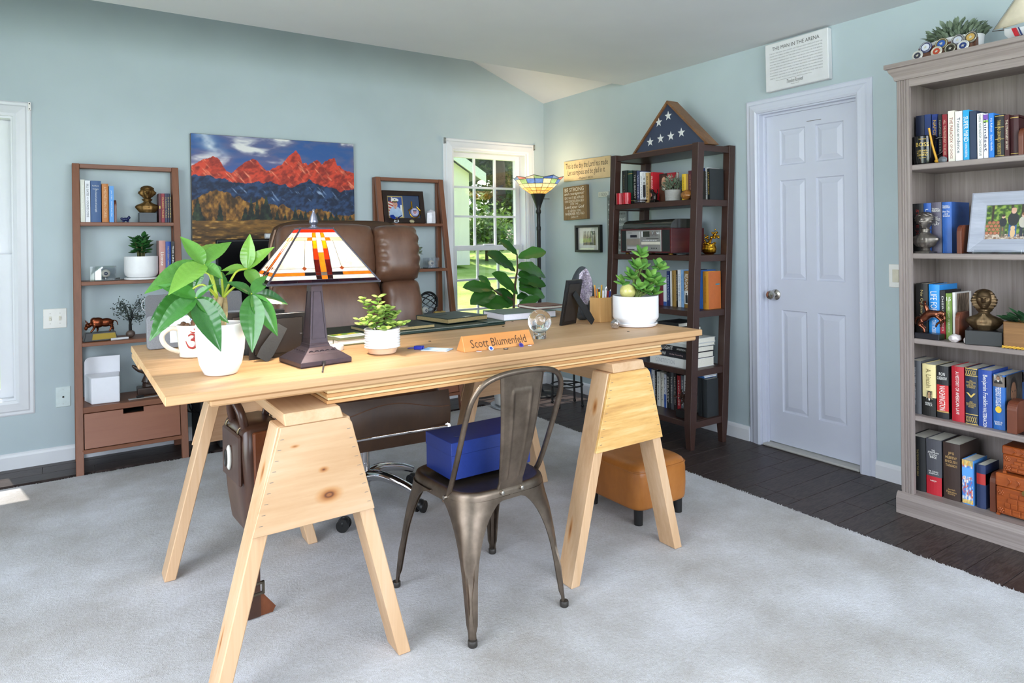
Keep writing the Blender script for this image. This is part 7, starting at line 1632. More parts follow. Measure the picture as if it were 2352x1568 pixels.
mb = MB(); mb.cyl((-.10, 0, .07), (-.165, 0, .078), .0022, .0015, 6); mb.cyl((-.02, 0, .06), (-.02, 0, .29), .003, .002, 6); mb.cyl((.06, 0, .06), (.06, 0, .27), .003, .002, 6); mb.cyl((-.165, 0, .078), (-.02, 0, .28), .0006, .0006, 4); mb.cyl((-.02, 0, .28), (.06, 0, .265), .0006, .0006, 4); obj('rigging', mb, mat('#3A2A1E', .6), t_)
def sail(pts):
    mb = MB(); n = 6
    a, b, c = [Vector(p) for p in pts]
    mb.grid(lambda u, v: tuple((a.lerp(b, u)).lerp(c, v) + Vector((0, -.012 * math.sin(PI * v) * math.sin(PI * u), 0))), n, n); me = mb.mesh('sail', smooth=60); bm = bmesh.new(); bm.from_mesh(me); bmesh.ops.solidify(bm, geom=bm.faces[:], thickness=.0012); bm.to_mesh(me); bm.free(); link('sail', me, mat('#CFC4AE', .8, var=.06, scale=40, key='sail'), t_)
sail([(-.16, 0, .082), (-.03, -.006, .085), (-.024, 0, .27)]); sail([(-.13, .006, .08), (-.04, .01, .09), (-.03, .004, .22)]); sail([(-.014, 0, .08), (.055, -.006, .08), (-.012, 0, .26)]); sail([(.066, 0, .08), (.13, -.006, .085), (.066, 0, .25)])
# ------------------------------------------------------------------ things on the desk
DT = DZT + .0004
PACH = [((-0.045, -0.013, 0.324), [(-0.098, 0.007, 0.415), (0.037, 0.027, 0.406), (-0.201, -0.073, 0.273), (-0.146, -0.133, 0.275), (-0.011, -0.083, 0.295), (0.033, 0.107, 0.412)]), ((-0.079, -0.093, 0.234), [(-0.168, -0.063, 0.286), (-0.182, -0.143, 0.171), (-0.031, -0.183, 0.104), (0.002, -0.133, 0.17), (-0.043, -0.113, 0.276), (-0.084, -0.013, 0.145)]), ((0.076, -0.063, 0.234), [(0.011, -0.083, 0.283), (0.189, -0.063, 0.209), (0.142, -0.113, 0.117), (0.058, -0.143, 0.085), (0.142, -0.033, 0.301), (0.136, 0.007, 0.143)]), ((0.084, 0.037, 0.306), [(0.093, 0.037, 0.416), (0.138, 0.067, 0.373), (0.15, 0.007, 0.381), (0.011, 0.027, 0.313), (0.023, 0.087, 0.297), (0.108, -0.033, 0.249)]), ((-0.077, 0.047, 0.244), [(-0.185, 0.027, 0.179), (-0.191, -0.033, 0.136), (-0.047, 0.087, 0.29)]), ((-0.039, 0.057, 0.298), [(-0.067, 0.037, 0.251), (-0.098, 0.087, 0.332)]), ((0.015, 0.087, 0.295), [(0.022, 0.067, 0.217), (0.045, 0.107, 0.276), (0.004, 0.127, 0.325), (-0.013, 0.107, 0.22)])]
t_ = thing('money_tree', 'money tree with braided trunk in a tall glossy white pot on the desk', 'plant', (.380, 2.125, DT))
pot_lathe(t_, [(.040, 0), (.046, .003), (.058, .03), (.0655, .07), (.0685, .11), (.0690, .147), (.0675, .15), (.0645, .147), (.062, .11)], n=48); mb = MB(); mb.lathe([(.0615, .105), (.0615, .11)], 24); obj('soil', mb, SOIL, t_)
for k in range(3):
    mb = MB(); mb.tube([(.012 * math.cos(q * 2.6 + k * 2.094), -.004 + .012 * math.sin(q * 2.6 + k * 2.094), .1 + .128 * q) for q in [i / 10 for i in range(11)]], .0085, 9, smooth=2); obj('trunk', mb, wood('bark', '#7A6848', '#9A8660', '#B5A27C', 0, 30, .8, (), .4, 3, .3, .5), t_, smooth=60)
L_pach = leafmesh('leaf', .41, 1.0, .2, .2, .03, nr=9, base=.74, nu=16, nvv=7)
yg = mat('#A8B83A', .4, key='petiole')
for c, tips in PACH:
    c = Vector(c); mb = MB(); b0 = Vector((.008 * (1 if c.x > 0 else -1), -.004, .225)); mid = b0.lerp(c, .5) + Vector((0, 0, .03)); mb.tube([b0, mid, c], [.0042, .0032, .0028], 7, smooth=4); obj('petiole', mb, yg, t_, smooth=60)
    for tp in tips:
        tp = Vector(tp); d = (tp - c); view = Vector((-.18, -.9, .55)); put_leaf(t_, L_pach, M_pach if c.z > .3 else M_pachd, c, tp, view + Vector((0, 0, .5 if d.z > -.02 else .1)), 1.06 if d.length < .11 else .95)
t_ = thing('om_mug', 'cream pottery mug with a dark red symbol behind the white pot', 'mug', (.368, 2.515, DT))
MUGC = mat('#DCD2C4', .45, var=.06, scale=90, key='pottery'); mb = MB(); mb.lathe([(.042, 0), (.048, .003), (.0505, .02), (.058, .107), (.056, .11), (.0535, .107), (.046, .02), (.001, .012)], 40, capb=False); obj('mug_body', mb, MUGC, t_, smooth=40)
mb = MB(); mb.tube([(-.054, -.005, .098), (-.075, -.01, .102), (-.1, -.015, .085), (-.1, -.015, .06), (-.08, -.01, .035), (-.05, -.005, .02)], .0085, 10, smooth=4, flat=.75); obj('handle', mb, MUGC, t_, smooth=60)
omm = MB()
def om(pts, r):
    q = []
    for x, z in pts:
        a = x / .054; rad = .0505 + .0075 * (z - .02) / .087 + .0006; q.append((rad * math.sin(a), -rad * math.cos(a), z))
    omm.tube(q, r, 6, smooth=4)
om([(-.028, .076), (-.02, .082), (-.009, .078), (-.012, .068), (-.02, .063), (-.008, .060), (-.004, .048), (-.012, .036), (-.026, .038), (-.034, .05), (-.037, .06)], [.002, .003, .0035, .003, .0025, .0035, .004, .004, .003, .002, .001])
om([(-.013, .063), (-.002, .067), (.006, .058), (.013, .064)], [.0025, .003, .0028, .0015]); om([(-.022, .092), (-.012, .087), (.0, .09), (.006, .097)], [.001, .0025, .0025, .001]); om([(-.0105, .098), (-.0085, .0985)], .0035)
obj('red_symbol', omm, mat('#8E1E1E', .5, key='om_red'), t_, smooth=60)
mb = MB(); rr = random.Random(3)
for k in range(18): a, q = rr.uniform(0, 6.28), .046 * math.sqrt(rr.random()); mb.sphere((q * math.cos(a), q * math.sin(a), .104 + rr.uniform(0, .012)), rr.uniform(.006, .01), 6, 4)
stuff(obj('wood_beads', mb, mat('#5A3A22', .6, var=.5, scale=60, key='beads'), t_, smooth=50))
# grey felt board behind the plant
t_ = thing('grey_felt_board', 'grey felt desk organiser board with rounded corners and white card', 'organizer', (.415, 2.775, DT)); t_.rotation_euler = (math.radians(-9), 0, math.radians(3)); FELT = lambda c, k: mat(c, .95, var=.12, scale=300, bmp=.4, key=k)
def rrect(w, h, r, n=5):
    P = []
    for cx, cz, a0 in ((w / 2 - r, r, -PI / 2), (w / 2 - r, h - r, 0), (-w / 2 + r, h - r, PI / 2), (-w / 2 + r, r, PI)):
        for k in range(n + 1): a = a0 + PI / 2 * k / n; P.append((cx + r * math.cos(a), cz + r * math.sin(a)))
    return P
mb = MB(); mb.prism([(z, x) for x, z in rrect(.34, .20, .014)], 1, 0, .012); obj('felt_panel', mb, FELT('#66666A', 'felt_dark'), t_, bevel=.001)
mb = MB(); mb.prism([(z, x) for x, z in rrect(.338, .122, .012)], 1, -.008, -.0005); obj('front_pocket', mb, FELT('#85868B', 'felt_light'), t_, bevel=.001)
mb = MB(); mb.box(-.095, -.0095, .018, .06, -.0083, .115); cd_ = obj('white_card', mb, mat('#E6EAF4', .6, var=.02), t_); letter(cd_, 'G.50', mat('#3A55A8', .5), (-.01, -.0101, .1), .03)
mb = MB(); mb.tube([(-.17, .004, .145), (-.178, .004, .15), (-.182, .004, .165), (-.178, .004, .18), (-.17, .004, .185)], .0016, 6, smooth=3); obj('wire_ring', mb, mat('#B9BABD', .3, .9), t_)
t_ = thing('dark_pen_holder', 'small dark box of pens behind the black frames, left on the desk', 'pen holder', (.575, 2.62, DT)); mb = MB(); mb.rings([[(-w, -w, z), (w, -w, z), (w, w, z), (-w, w, z)] for w, z in ((.03, 0), (.032, .13), (.028, .13), (.028, .02))], True, True); obj('holder_box', mb, mat('#2A201E', .5), t_, bevel=.001)
for i in range(5): mb = MB(); mb.cyl((-.016 + .008 * i, .003 * (i % 2), .022), (-.022 + .012 * i, .006 * (i % 3) - .006, .15 + .008 * (i % 3)), .0035, .0035, 8); obj('pen', mb, mat(['#D8D4CC', '#A8703A', '#E4E2DC', '#3A3A3C', '#C9A878'][i], .4), t_)
# black easel photo frames seen from behind
def easel(loc, rz, w, h, lean, label, legdx, leglen, fx=0):
    t = thing('easel_frame', label, 'picture frame', loc, rz); t.rotation_euler = (lean, 0, rz); TB = mat('#17181A', .7, var=.25, scale=160, bmp=.3, key='black_backing')
    mb = MB(); mb.rings([[(-w / 2 + p, -q, p), (w / 2 - p, -q, p), (w / 2 - p, -q, h - p), (-w / 2 + p, -q, h - p)] for p, q in ((0, -.012), (0, 0), (.016, .0), (.016, -.004))], True, False); obj('frame', mb, mat('#141416', .35, key='frame_black'), t, bevel=.001)
    mb = MB(); mb.box(-w / 2 + .0165, -.001, .0165, w / 2 - .0165, .004, h - .0165); bk = obj('backing_board', mb, mat('#26211F', .5, var=.1, key='backing'), t)
    mb = MB(); mb.box(w / 2 - .024, -.003, h * .5, w / 2 - .016, -.001, h * .53); obj('turn_clip', mb, mat('#8A8A8C', .3, .9), t)
    M = Matrix.Rotation(-lean, 4, 'X'); top = Vector((fx, -.004, h * .72)); foot = M @ Vector((fx + legdx, -leglen, 0)) ; foot = Vector((foot.x, foot.y, foot.z + .007))
    d = (foot - top).normalized(); s = Vector((1, 0, 0)); s = (s - s.dot(d) * d).normalized(); n = d.cross(s)
    mb = MB(); P = []
    for p, wd in ((top, .017), (top.lerp(foot, .75), .024), (foot, .02)): P.append([tuple(p + s * wd), tuple(p - s * wd), tuple(p - s * wd + n * .003), tuple(p + s * wd + n * .003)])
    mb.rings(P); lg = obj('easel_leg', mb, TB, t)
    mb = MB(); 
    for k in (-.006, .006): mb.sphere(tuple(top + s * k + d * .01 - n * .001), .0022, 8, 5)
    obj('rivet', mb, mat('#6A6A6C', .35, .9), lg); return t
easel((.592, 2.305, DT), math.radians(0), .185, .150, math.radians(8), 'black photo frame seen from behind, left of the table lamp', -.075, .05, .01)
easel((.545, 2.42, DT), math.radians(2), .19, .152, math.radians(8), 'black photo frame seen from behind, rear one of the left pair', -.04, .05, 0)
easel((1.885, 2.365, DT), math.radians(17), .118, .205, math.radians(11), 'tall black photo frame seen from behind near the jade plant', .085, .075, -.005)
# table lamp
tl_ = thing('table_lamp', 'stained glass mission style table lamp lit on the desk', 'lamp', (.667, 2.145, DT), 0)
BRO = mat('#4A4048', .42, .55, var=.12, scale=40, key='lamp_bronze')
mb = MB()
def sqr(w, z, cut=0): return [(-w, -w, z), (w, -w, z), (w, w, z), (-w, w, z)]
mb.rings([sqr(.083, 0), sqr(.085, .004), sqr(.085, .016), sqr(.08, .020), sqr(.062, .034), sqr(.058, .036), sqr(.05, .042), sqr(.036, .052), sqr(.034, .055), sqr(.034, .058)]); base_ = obj('base', mb, BRO, tl_, bevel=.0012); base_.rotation_euler = (0, 0, math.radians(7))
mb = MB()
for k in range(4):
    mb.M = Matrix.Rotation(k * PI / 2, 4, 'Z')
    for i in range(5): mb.tube([(-.036 + .018 * i + .007 * math.cos(a), -.0515 + .002 * math.sin(a), .0405 + .0045 * math.sin(a)) for a in [q * PI / 5 for q in range(10)]], .0014, 5, closed=True)
mb.M = None; obj('base_relief', mb, BRO, base_, smooth=60)
mb = MB(); mb.rings([sqr(.033, .056), sqr(.033, .062), sqr(.030, .064), sqr(.018, .245), sqr(.019, .247), sqr(.0195, .25)]); col_ = obj('column', mb, BRO, tl_, bevel=.001); col_.rotation_euler = (0, 0, math.radians(7))
mb = MB()
for k in range(4):
    mb.M = Matrix.Rotation(k * PI / 2, 4, 'Z')
    mb.tube([(-.0225, -.0293, .078), (.0225, -.0293, .078), (.0125, -.0198, .228), (-.0125, -.0198, .228)], .0011, 4, closed=True)
mb.M = None; obj('column_moulding', mb, mat('#3A3238', .4, .5), col_)
mb = MB(); mb.lathe([(.02, .25), (.03, .258), (.031, .264), (.02, .27), (.012, .272), (.012, .30)], 8); cp_ = obj('cap_collar', mb, mat('#7A5A42', .35, .7), tl_, smooth=30)
mb = MB(); mb.lathe([(.016, .430), (.016, .434), (.009, .437), (.009, .442), (.013, .446), (.0145, .452), (.012, .458), (.0115, .462), (.008, .474), (.004, .482), (.003, .486), (.0045, .489), (.001, .493)], 20); obj('finial', mb, mat('#8A8A98', .3, .8, key='finial'), tl_, smooth=45)
mb = MB(); R_ = [(0, -.083, .01), (-.006, -.10, .004), (-.024, -.15, .0032), (-.04, -.195, .003)]; mb.tube(R_, .0026, 8, smooth=5); obj('power_cord', mb, mat('#4A4442', .5), tl_, smooth=60)
mb = MB(); mb.lathe([(.006, -.090), (.0065, -.086), (.0065, -.08)], 12, (0, 0, .010), axis=1); obj('cord_grommet', mb, mat('#1C1A1A', .5), tl_)
# shade: four trapezoid faces; s across (-1..1 of the half width), t up the face
Bh, Th, z0_, z1_ = .166, .05, .262, .428
shl = MB()
def face(s, t, off=0):
    h = Bh + (Th - Bh) * t; n = Vector((0, -(z1_ - z0_), -(Bh - Th))).normalized(); n = Vector((0, -(z1_ - z0_), (Bh - Th))).normalized()
    return Vector((s * h, -h, z0_ + (z1_ - z0_) * t)) + n * off
def sx_(sb, st, t): return sb + (st - sb) * t
LEADS = []
TL = [.005, .068, .138, .148, .192, .262, .77, .83, .925, .985]
cb, ct = (.05, .14), (.10, .30)     # strip edges at bottom / top, in s
def sA(t): return sx_(.05, .12, t)
def sB(t): return sx_(.14, .31, t)
def sC(t): return sx_(.34, .62, t)
panes = []
WHT, ORG, AMB, RED, DRK, CRM = '#FFFAF0', '#E79A2E', '#E8A417', '#B5321A', '#3A1A1E', '#F3D9A4'
def pane(fa, fb, ta, tb, c): panes.append((fa, fb, ta, tb, c))
one = lambda t: .985; neg = lambda f: (lambda t: -f(t)); zero = lambda t: 0
for sg in (1, -1):
    def A(f): return f if sg > 0 else neg(f)
    for k in range(4):
        a, b = k / 4, (k + 1) / 4; pane(A(lambda t, a=a: a), A(lambda t, b=b: min(b, .985)), .005, .068, '#4A2430' if k % 2 else '#38202C')
    pane(A(sB), A(one), .068, .138, WHT); pane(A(sC), A(one), .138, .195, ORG); pane(A(sB), A(sC), .138, .195, '#3A3436'); pane(A(sB), A(one), .195, .262, WHT)
    pane(A(sB), A(sC), .262, .77, WHT); pane(A(sC), A(one), .262, .77, '#FFF6E6')
    pane(A(sB), A(lambda t: sB(t) + .2), .77, .83, '#D87A1C'); pane(A(lambda t: sB(t) + .2), A(one), .77, .83, '#F6E2B0'); pane(A(sB), A(one), .83, .925, WHT)
    pane(A(zero), A(one), .925, .985, '#D2421A')
    for ta, tb, c in ((.068, .138, '#4A2A26'), (.138, .195, '#7A2E1E'), (.195, .42, '#6E2418'), (.42, .62, '#C8501A'), (.62, .77, AMB), (.77, .83, '#F8E6B8'), (.83, .925, '#E88A1A')): pane(A(sA), A(sB), ta, tb, c)
for ta, tb, c in ((.068, .138, ORG), (.138, .195, '#8A8478'), (.195, .55, ORG), (.55, .77, WHT), (.77, .83, '#FBEED2'), (.83, .925, WHT)): pane(neg(sA), sA, ta, tb, c)
for k in range(4): 
    shl.M = Matrix.Rotation(k * PI / 2, 4, 'Z')
    for t in (.0, 1.0): shl.tube([face(-1, t), face(1, t)], .0035 if t == 0 else .004, 6)
    shl.tube([face(1, 0), face(1, 1)], .0034, 6)
    for (fa, fb, ta, tb, c) in panes: shl.tube([face(fa(ta), ta), face(fb(ta), ta), face(fb(tb), tb), face(fa(tb), tb)], .0011, 4, closed=True)
shl.M = None
shl.box(-.05, -.05, z1_ - .002, .05, .05, z1_ + .004)
shade = obj('lamp_shade', shl, mat('#5A5660', .35, .8, key='shade_lead'), tl_); shade.rotation_euler = (0, 0, math.radians(-6))
cache = []
for (fa, fb, ta, tb, c) in panes:
    q = [face(fa(ta), ta), face(fb(ta), ta), face(fb(tb), tb), face(fa(tb), tb)]; ce = sum(q, Vector()) / 4; q = [ce + (v - ce) * .99 for v in q]
    n = Vector((0, -(z1_ - z0_), (Bh - Th))).normalized() * .0008; mb = MB()
    if fb(ta) < fa(ta): q = [q[1], q[0], q[3], q[2]]
    mb.hexa([tuple(v + n) for v in q], [tuple(v - n) for v in q]); cache.append((mb.mesh('glass_pane'), stained('t' + c, c, .8)))
for k in range(4):
    for me, m in cache:
        o = link('glass_pane', me, m, shade); o.rotation_euler = (0, 0, k * PI / 2)
for k in range(4):
    for sg in (1, -1):
        mb = MB(); mb.M = Matrix.Rotation(k * PI / 2, 4, 'Z'); c = face(sg * sC(.262), .262, .0012); r_ = .0075; up = (face(0, 1) - face(0, 0)).normalized()
        P = [c + Vector((r_, 0, 0)), c + up * r_, c - Vector((r_, 0, 0)), c - up * r_]; n = Vector((0, -.8, .5)) * .0015; mb.rings([[tuple(v) for v in P], [tuple(c + (v - c) * .6 + n) for v in P]], True, True); obj('glass_diamond', mb, stained('dia', '#B5521A', .5), shade)
mb = MB(); mb.sphere((0, 0, .345), .024, 16, 10, (1, 1, 1.35)); m_, t, b = newmat('lamp_bulb'); b.inputs['Emission Color'].default_value = (1, .9, .72, 1); b.inputs['Emission Strength'].default_value = 25; obj('bulb', mb, m_, tl_, smooth=60)
pl_ = bpy.data.lights.new('table_lamp_light', 'POINT'); pl_.energy = 22; pl_.color = (1, .92, .78); pl_.shadow_soft_size = .035
plo = bpy.data.objects.new('table_lamp_light', pl_); COL.objects.link(plo); plo.parent = tl_; plo.location = (0, -.0, .375)
t_ = thing('white_puck', 'small white round puck on the desk behind the lamp base', 'puck', (.797, 2.335, DT)); mb = MB(); mb.lathe([(.028, 0), (.03, .003), (.03, .015), (.026, .019), (.005, .02)], 28); obj('puck', mb, mat('#E4E2E2', .35), t_, smooth=40)
# ribbed pot
t_ = thing('small_succulent', 'small leafy succulent in a ribbed white pot with bare clay foot', 'plant', (.907, 2.168, DT))
mb = MB(); pr = [(.04, 0), (.046, .003), (.052, .018), (.053, .02)]; obj('clay_foot', mb.lathe(pr, 36), mat('#DDBFA4', .6, key='clay'), t_, smooth=40)
pr = [(.053, .0202)] + [(.0595 + .0022 * math.cos(k * PI), .024 + .0042 * k) for k in range(15)] + [(.0605, .086), (.057, .087), (.0555, .075)]; pot_lathe(t_, pr); mb = MB(); mb.lathe([(.055, .07), (.055, .074)], 24); obj('soil', mb, SOIL, t_)
SPR = [(-0.07, 0.0, 0.19), (-0.01, 0.01, 0.193), (0.066, 0.02, 0.135), (0.037, 0.03, 0.153), (-0.093, -0.04, 0.109), (0.094, 0.01, 0.097), (-0.019, -0.06, 0.085), (-0.086, 0.0, 0.122), (-0.027, -0.02, 0.161), (-0.056, -0.03, 0.132), (0.024, -0.03, 0.102), (.055, -.035, .095), (.015, .03, .15)]
M_spr = leafmat('sprig', '#5E8A34', '#B4CC6A', .35); rr = random.Random(8)
for i, tp in enumerate(SPR):
    tp = Vector(tp); b0 = Vector((tp.x * .25, tp.y * .25, .072)); mid = b0.lerp(tp, .55) + Vector((0, 0, .012)); mb = MB(); mb.tube([b0, mid, tp], [.0022, .002, .0014], 6, smooth=4); obj('stem', mb, mat('#6A7A32', .6, key='sprig_stem'), t_, smooth=60)
    nn = 6 if tp.z > .13 else 4
    for k in range(nn):
        f = .3 + .7 * k / (nn - 1); p = b0.lerp(mid, f * 2) if f < .5 else mid.lerp(tp, f * 2 - 1); az = k * 1.57 + i
        for s in (0, PI):
            d = Vector((math.cos(az + s), math.sin(az + s), .45)).normalized(); put_leaf(t_, L_thick, M_spr, p, p + d * rr.uniform(.02, .031), (0, -.3, 1), 1.15)
# desk blotter, notebooks, papers
GRN = mat('#1E332E', .4, var=.06, scale=100, key='green_leather')
t_ = thing('desk_blotter', 'dark green leather desk blotter with stitched border', 'blotter', (1.24, 2.70, DT), math.radians(2.5))
mb = MB(); mb.box(-.42, -.165, 0, .42, .20, .0105); obj('blotter_pad', mb, GRN, t_, bevel=.003); 
mb = MB(); mb.box(.33, -.166, .0106, .421, .201, .0145); obj('corner_rail', mb, GRN, t_, bevel=.001); mb = MB(); mb.box(-.421, -.166, .0106, -.33, .201, .0145); obj('corner_rail', mb, GRN, t_, bevel=.001)
mb = MB()
for k in range(110):
    for y in (-.157, -.148): mb.box(-.412 + .0075 * k, y - .0006, .0106, -.412 + .0075 * k + .0045, y + .0006, .0112 if abs(-.412 + .0075 * k) < .325 else .0151)
stuff(obj('stitching', mb, mat('#C9CBC0', .7), t_))
def notebook(loc, rz, w, d, h, label, zip_=True):
    t = thing('notebook', label, 'notebook', loc, rz); ng = mat('#20302C', .45, var=.08, scale=120, key='notebook_green')
    mb = MB(); mb.box(-w / 2, -d / 2, 0, w / 2, d / 2, .002); mb.box(-w / 2, -d / 2, h - .003, w / 2, d / 2, h); mb.box(-w / 2, d / 2 - .003, .002, w / 2, d / 2, h - .003); obj('cover', mb, ng, t, bevel=.0012)
    mb = MB(); mb.box(-w / 2 + .002, -d / 2 + .001, .0022, w / 2 - .002, d / 2 - .0035, h - .0032); obj('gilt_pages', mb, mat('#BFA878', .35, .5, var=.15, scale=200, key='gilt_edge'), t)
    mb = MB(); mb.box(-.02, -d / 2 - .002, h - .001, .02, -d / 2 + .02, h + .002); obj('clasp', mb, mat('#C9C6BC', .25, .9, key='clasp'), t, bevel=.001)
    if zip_: mb = MB(); mb.box(-w * .4, d * .1, h + .0001, -w * .05, d * .1 + .004, h + .0008); obj('pocket_slot', mb, mat('#0F1816', .5), t)
    return t
notebook((1.17, 2.68, DT + .011), math.radians(4), .30, .20, .016, 'dark green notebook with gilt pages, left one on the blotter')
notebook((1.505, 2.765, DT + .0152), math.radians(10), .235, .24, .022, 'dark green notebook with gilt pages, right one on the blotter')
t_ = thing('olive_folder', 'olive green folder at the left end of the desk blotter', 'folder', (.735, 2.60, DT), math.radians(8)); OLV = mat('#6A6A4A', .5, var=.06, key='olive')
mb = MB(); mb.box(-.06, -.16, 0, .08, .15, .005); mb.box(-.06, -.16, .021, .08, .15, .026); mb.box(.075, -.16, .005, .08, .15, .021); obj('folder_cover', mb, OLV, t_, bevel=.001); mb = MB(); mb.box(-.055, -.155, .0052, .0745, .145, .0208); obj('paper_stack', mb, mat('#E9E7E2', .7), t_)
t_ = thing('olive_folder', 'larger olive folder with papers behind the ribbed white pot', 'folder', (.98, 2.50, DT), math.radians(3)); 
mb = MB(); mb.box(-.155, -.085, 0, .0, .07, .004); mb.box(-.155, -.085, .02, .0, .07, .024); mb.box(-.155, .066, .004, 0, .07, .02); obj('folder_cover', mb, OLV, t_, bevel=.001); mb = MB(); mb.box(-.15, -.08, .0042, -.003, .065, .0198); obj('paper_stack', mb, mat('#E9E7E2', .7), t_)
def leaflet(u, v):
    c = np.broadcast_to(hexrgb('#E9EAE6'), u.shape + (3,)).copy(); c = np.where((v > .55)[..., None], lerp(np.broadcast_to(hexrgb('#4E8A3A'), u.shape + (3,)), hexrgb('#D8C23A'), (fbm(u * 6, v * 6, 3, 2) - .45) * 6), c)
    return np.where(((v < .45) & (np.abs((v * 14) % 1 - .5) < .18) & (u > .1) & (u < .85))[..., None], hexrgb('#8A8F96'), c)
t_ = thing('leaflet', 'green and yellow printed leaflet lying on the olive folder', 'paper', (.905, 2.505, DT + .0246), math.radians(10)); mb = MB(); mb.box(-.06, -.055, 0, .06, .05, .0012); obj('sheet', mb, mat('#E9EAE6', .6), t_); o = picture('leaflet_print', .118, .1, 24, 24, leaflet, t_, (0, -.0025, .0016)); o.rotation_euler = (-PI / 2, 0, 0)
# badge, nameplate, pins
t_ = thing('id_badge', 'light blue plastic badge card with blue clip on the desk', 'badge', (1.088, 2.11, DT), math.radians(-52))
mb = MB(); mb.box(-.05, -.03, 0, .05, .03, .003); obj('card', mb, mat('#C9DAF0', .2, key='badge_card'), t_, bevel=.001)
o = picture('card_print', .094, .055, 30, 20, lambda u, v: np.where((((u - .4) / .22) ** 2 + ((v - .5) / .3) ** 2 < 1)[..., None], hexrgb('#E8EEF6'), lerp(np.broadcast_to(hexrgb('#8FBDE8'), u.shape + (3,)), hexrgb('#D9E6F4'), u * 1.2)), t_, (0, 0, .0034)); o.rotation_euler = (-PI / 2, 0, 0)
o = letter(t_, 'THE SKY', mat('#2A3A4A', .5), (.043, 0, .0038), .045, .005, rot=(-PI / 2, 0, PI / 2))
mb = MB(); mb.box(-.085, -.012, 0, -.055, .010, .012); mb.tube([(-.055, 0, .006), (-.05, 0, .004)], .003, 6); mb.tube([(-.085, -.01, .006), (-.10, -.016, .005), (-.11, -.01, .003), (-.104, .0, .003)], .002, 6, smooth=3); obj('blue_clip', mb, mat('#1F2FA0', .3, key='clip_blue'), t_, bevel=.002)
t_ = thing('name_plate', 'triangular orange wood desk name plate with carved lettering', 'name plate', (1.285, 2.03, DT), math.radians(.5))
NPW = wood('name_plate', '#B9743A', '#CE8A4C', '#DDA166', 0, 8, .35, (), .25, 6, .03, .5); nw, nh, nd = .148, .052, .03
mb = MB(); mb.add([(-nw, -nd, 0), (nw, -nd, 0), (nw, nd, 0), (-nw, nd, 0), (-nw + .004, -.002, nh), (nw - .004, -.002, nh), (nw - .004, .004, nh), (-nw + .004, .004, nh)], [(0, 3, 2, 1), (4, 5, 6, 7), (0, 1, 5, 4), (1, 2, 6, 5), (2, 3, 7, 6), (3, 0, 4, 7)]); np_ = obj('plate', mb, NPW, t_, bevel=.0015)
o = letter(np_, 'Scott Blumenfeld', mat('#5A3A22', .6, key='carved'), (.0, -.0175, .0245), .235, .031, rot=(-math.atan2(.028, .052), 0, 0)); 
for i, (x, y, k, lb) in enumerate(((1.185, 1.985, 'flag', 'leftmost of the small lapel pins, a tiny flag pin'), (1.237, 1.985, 'blue', 'round blue and white lapel pin, second from left by the plate'), (1.29, 1.968, 'dark', 'dark oval lapel pin lying third from left by the plate'), (1.362, 1.98, 'purple', 'round purple lapel pin, fourth from left by the plate'), (1.40, 1.983, 'flag2', 'rightmost of the small lapel pins, a larger flag pin'))):
    t_ = thing('lapel_pin', lb, 'pin', (x, y, DT), .2 * i, 'lapel pins by the name plate')
    if 'flag' in k:
        s = .008 if k == 'flag' else .0095; mb = MB(); mb.box(-s, -s * .7, .001, s, s * .7, .003); pb = obj('pin_body', mb, mat('#E6E4E4', .3), t_, bevel=.0005); mb = MB(); mb.box(-s, .0, .0031, 0, s * .7, .0035); obj('canton', mb, mat('#22306A', .3), pb)
        for j in range(3): mb = MB(); mb.box(0 if j > 0 else -s, -s * .7 + s * .45 * j, .0031, s, -s * .7 + s * .45 * j + s * .22, .0035); obj('stripe', mb, mat('#B5302C', .3), pb)
        mb = MB(); mb.cyl((0, 0, 0), (0, 0, .0012), .002, .002, 8); obj('pin_back', mb, GOLD, t_)
    else:
        c0, c1 = {'blue': ('#E2E4EE', '#3A5FC0'), 'dark': ('#2A2A2E', '#B9B6B0'), 'purple': ('#6A5AA8', '#3A3A8A')}[k]
        t_.rotation_euler = (math.radians(50 if k != 'dark' else 8), 0, 0); z_ = .008 if k != 'dark' else .001; t_.location.z += .0
        mb = MB(); mb.lathe([(.0095, -.001), (.0095, .001)], 20, (0, .0095 * .77, .0002), axis=2, sy=1 if k != 'dark' else .7); pb = obj('pin_body', mb, mat(c0, .3, .3), t_); mb = MB(); mb.lathe([(.006, .001), (.006, .0016)], 16, (0, .0095 * .77, .0002), sy=1 if k != 'dark' else .7); obj('pin_centre', mb, mat(c1, .3, .3), pb)
# crystal ball, books, geode, pen cup
t_ = thing('crystal_ball', 'clear crystal ball on a clear cylindrical stand on the desk', 'ball', (1.533, 2.105, DT)); mb = MB(); mb.lathe([(.024, 0), (.025, .002), (.025, .03), (.023, .032), (.018, .028), (.0178, .012), (.001, .010)], 32, capb=False); obj('stand', mb, crystal('clear', '#F4F8FA'), t_, smooth=40)
mb = MB(); mb.sphere((0, 0, .0665), .0465, 40, 24); obj('ball', mb, crystal('ball', '#FFFFFF'), t_, smooth=80)
t_ = thing('magnifier_paperweight', 'clear domed glass paperweight standing behind the crystal ball', 'paperweight', (1.625, 2.235, DT)); mb = MB(); mb.sphere((0, 0, .034), .034, 28, 18, (1, .6, 1)); obj('glass_dome', mb, crystal('ball', '#FFFFFF'), t_, smooth=80)
flat((1.90, 2.66, DT), .30, .21, .034, '#5E7068', 'thick white-paged book with grey-green cover at the back of the desk', rz=math.radians(-3))
bk_ = [o for o in COL.objects if o.get('label', '').startswith('thick white-paged book')][0]
for o in bk_.children:
    if o.name.startswith('page'): o.active_material = mat('#E9E9F4', .7, var=.03, scale=200, key='white_pages'); 
bk_.rotation_euler = (0, 0, math.radians(177)); bk_.location = (1.885, 2.855, DT)
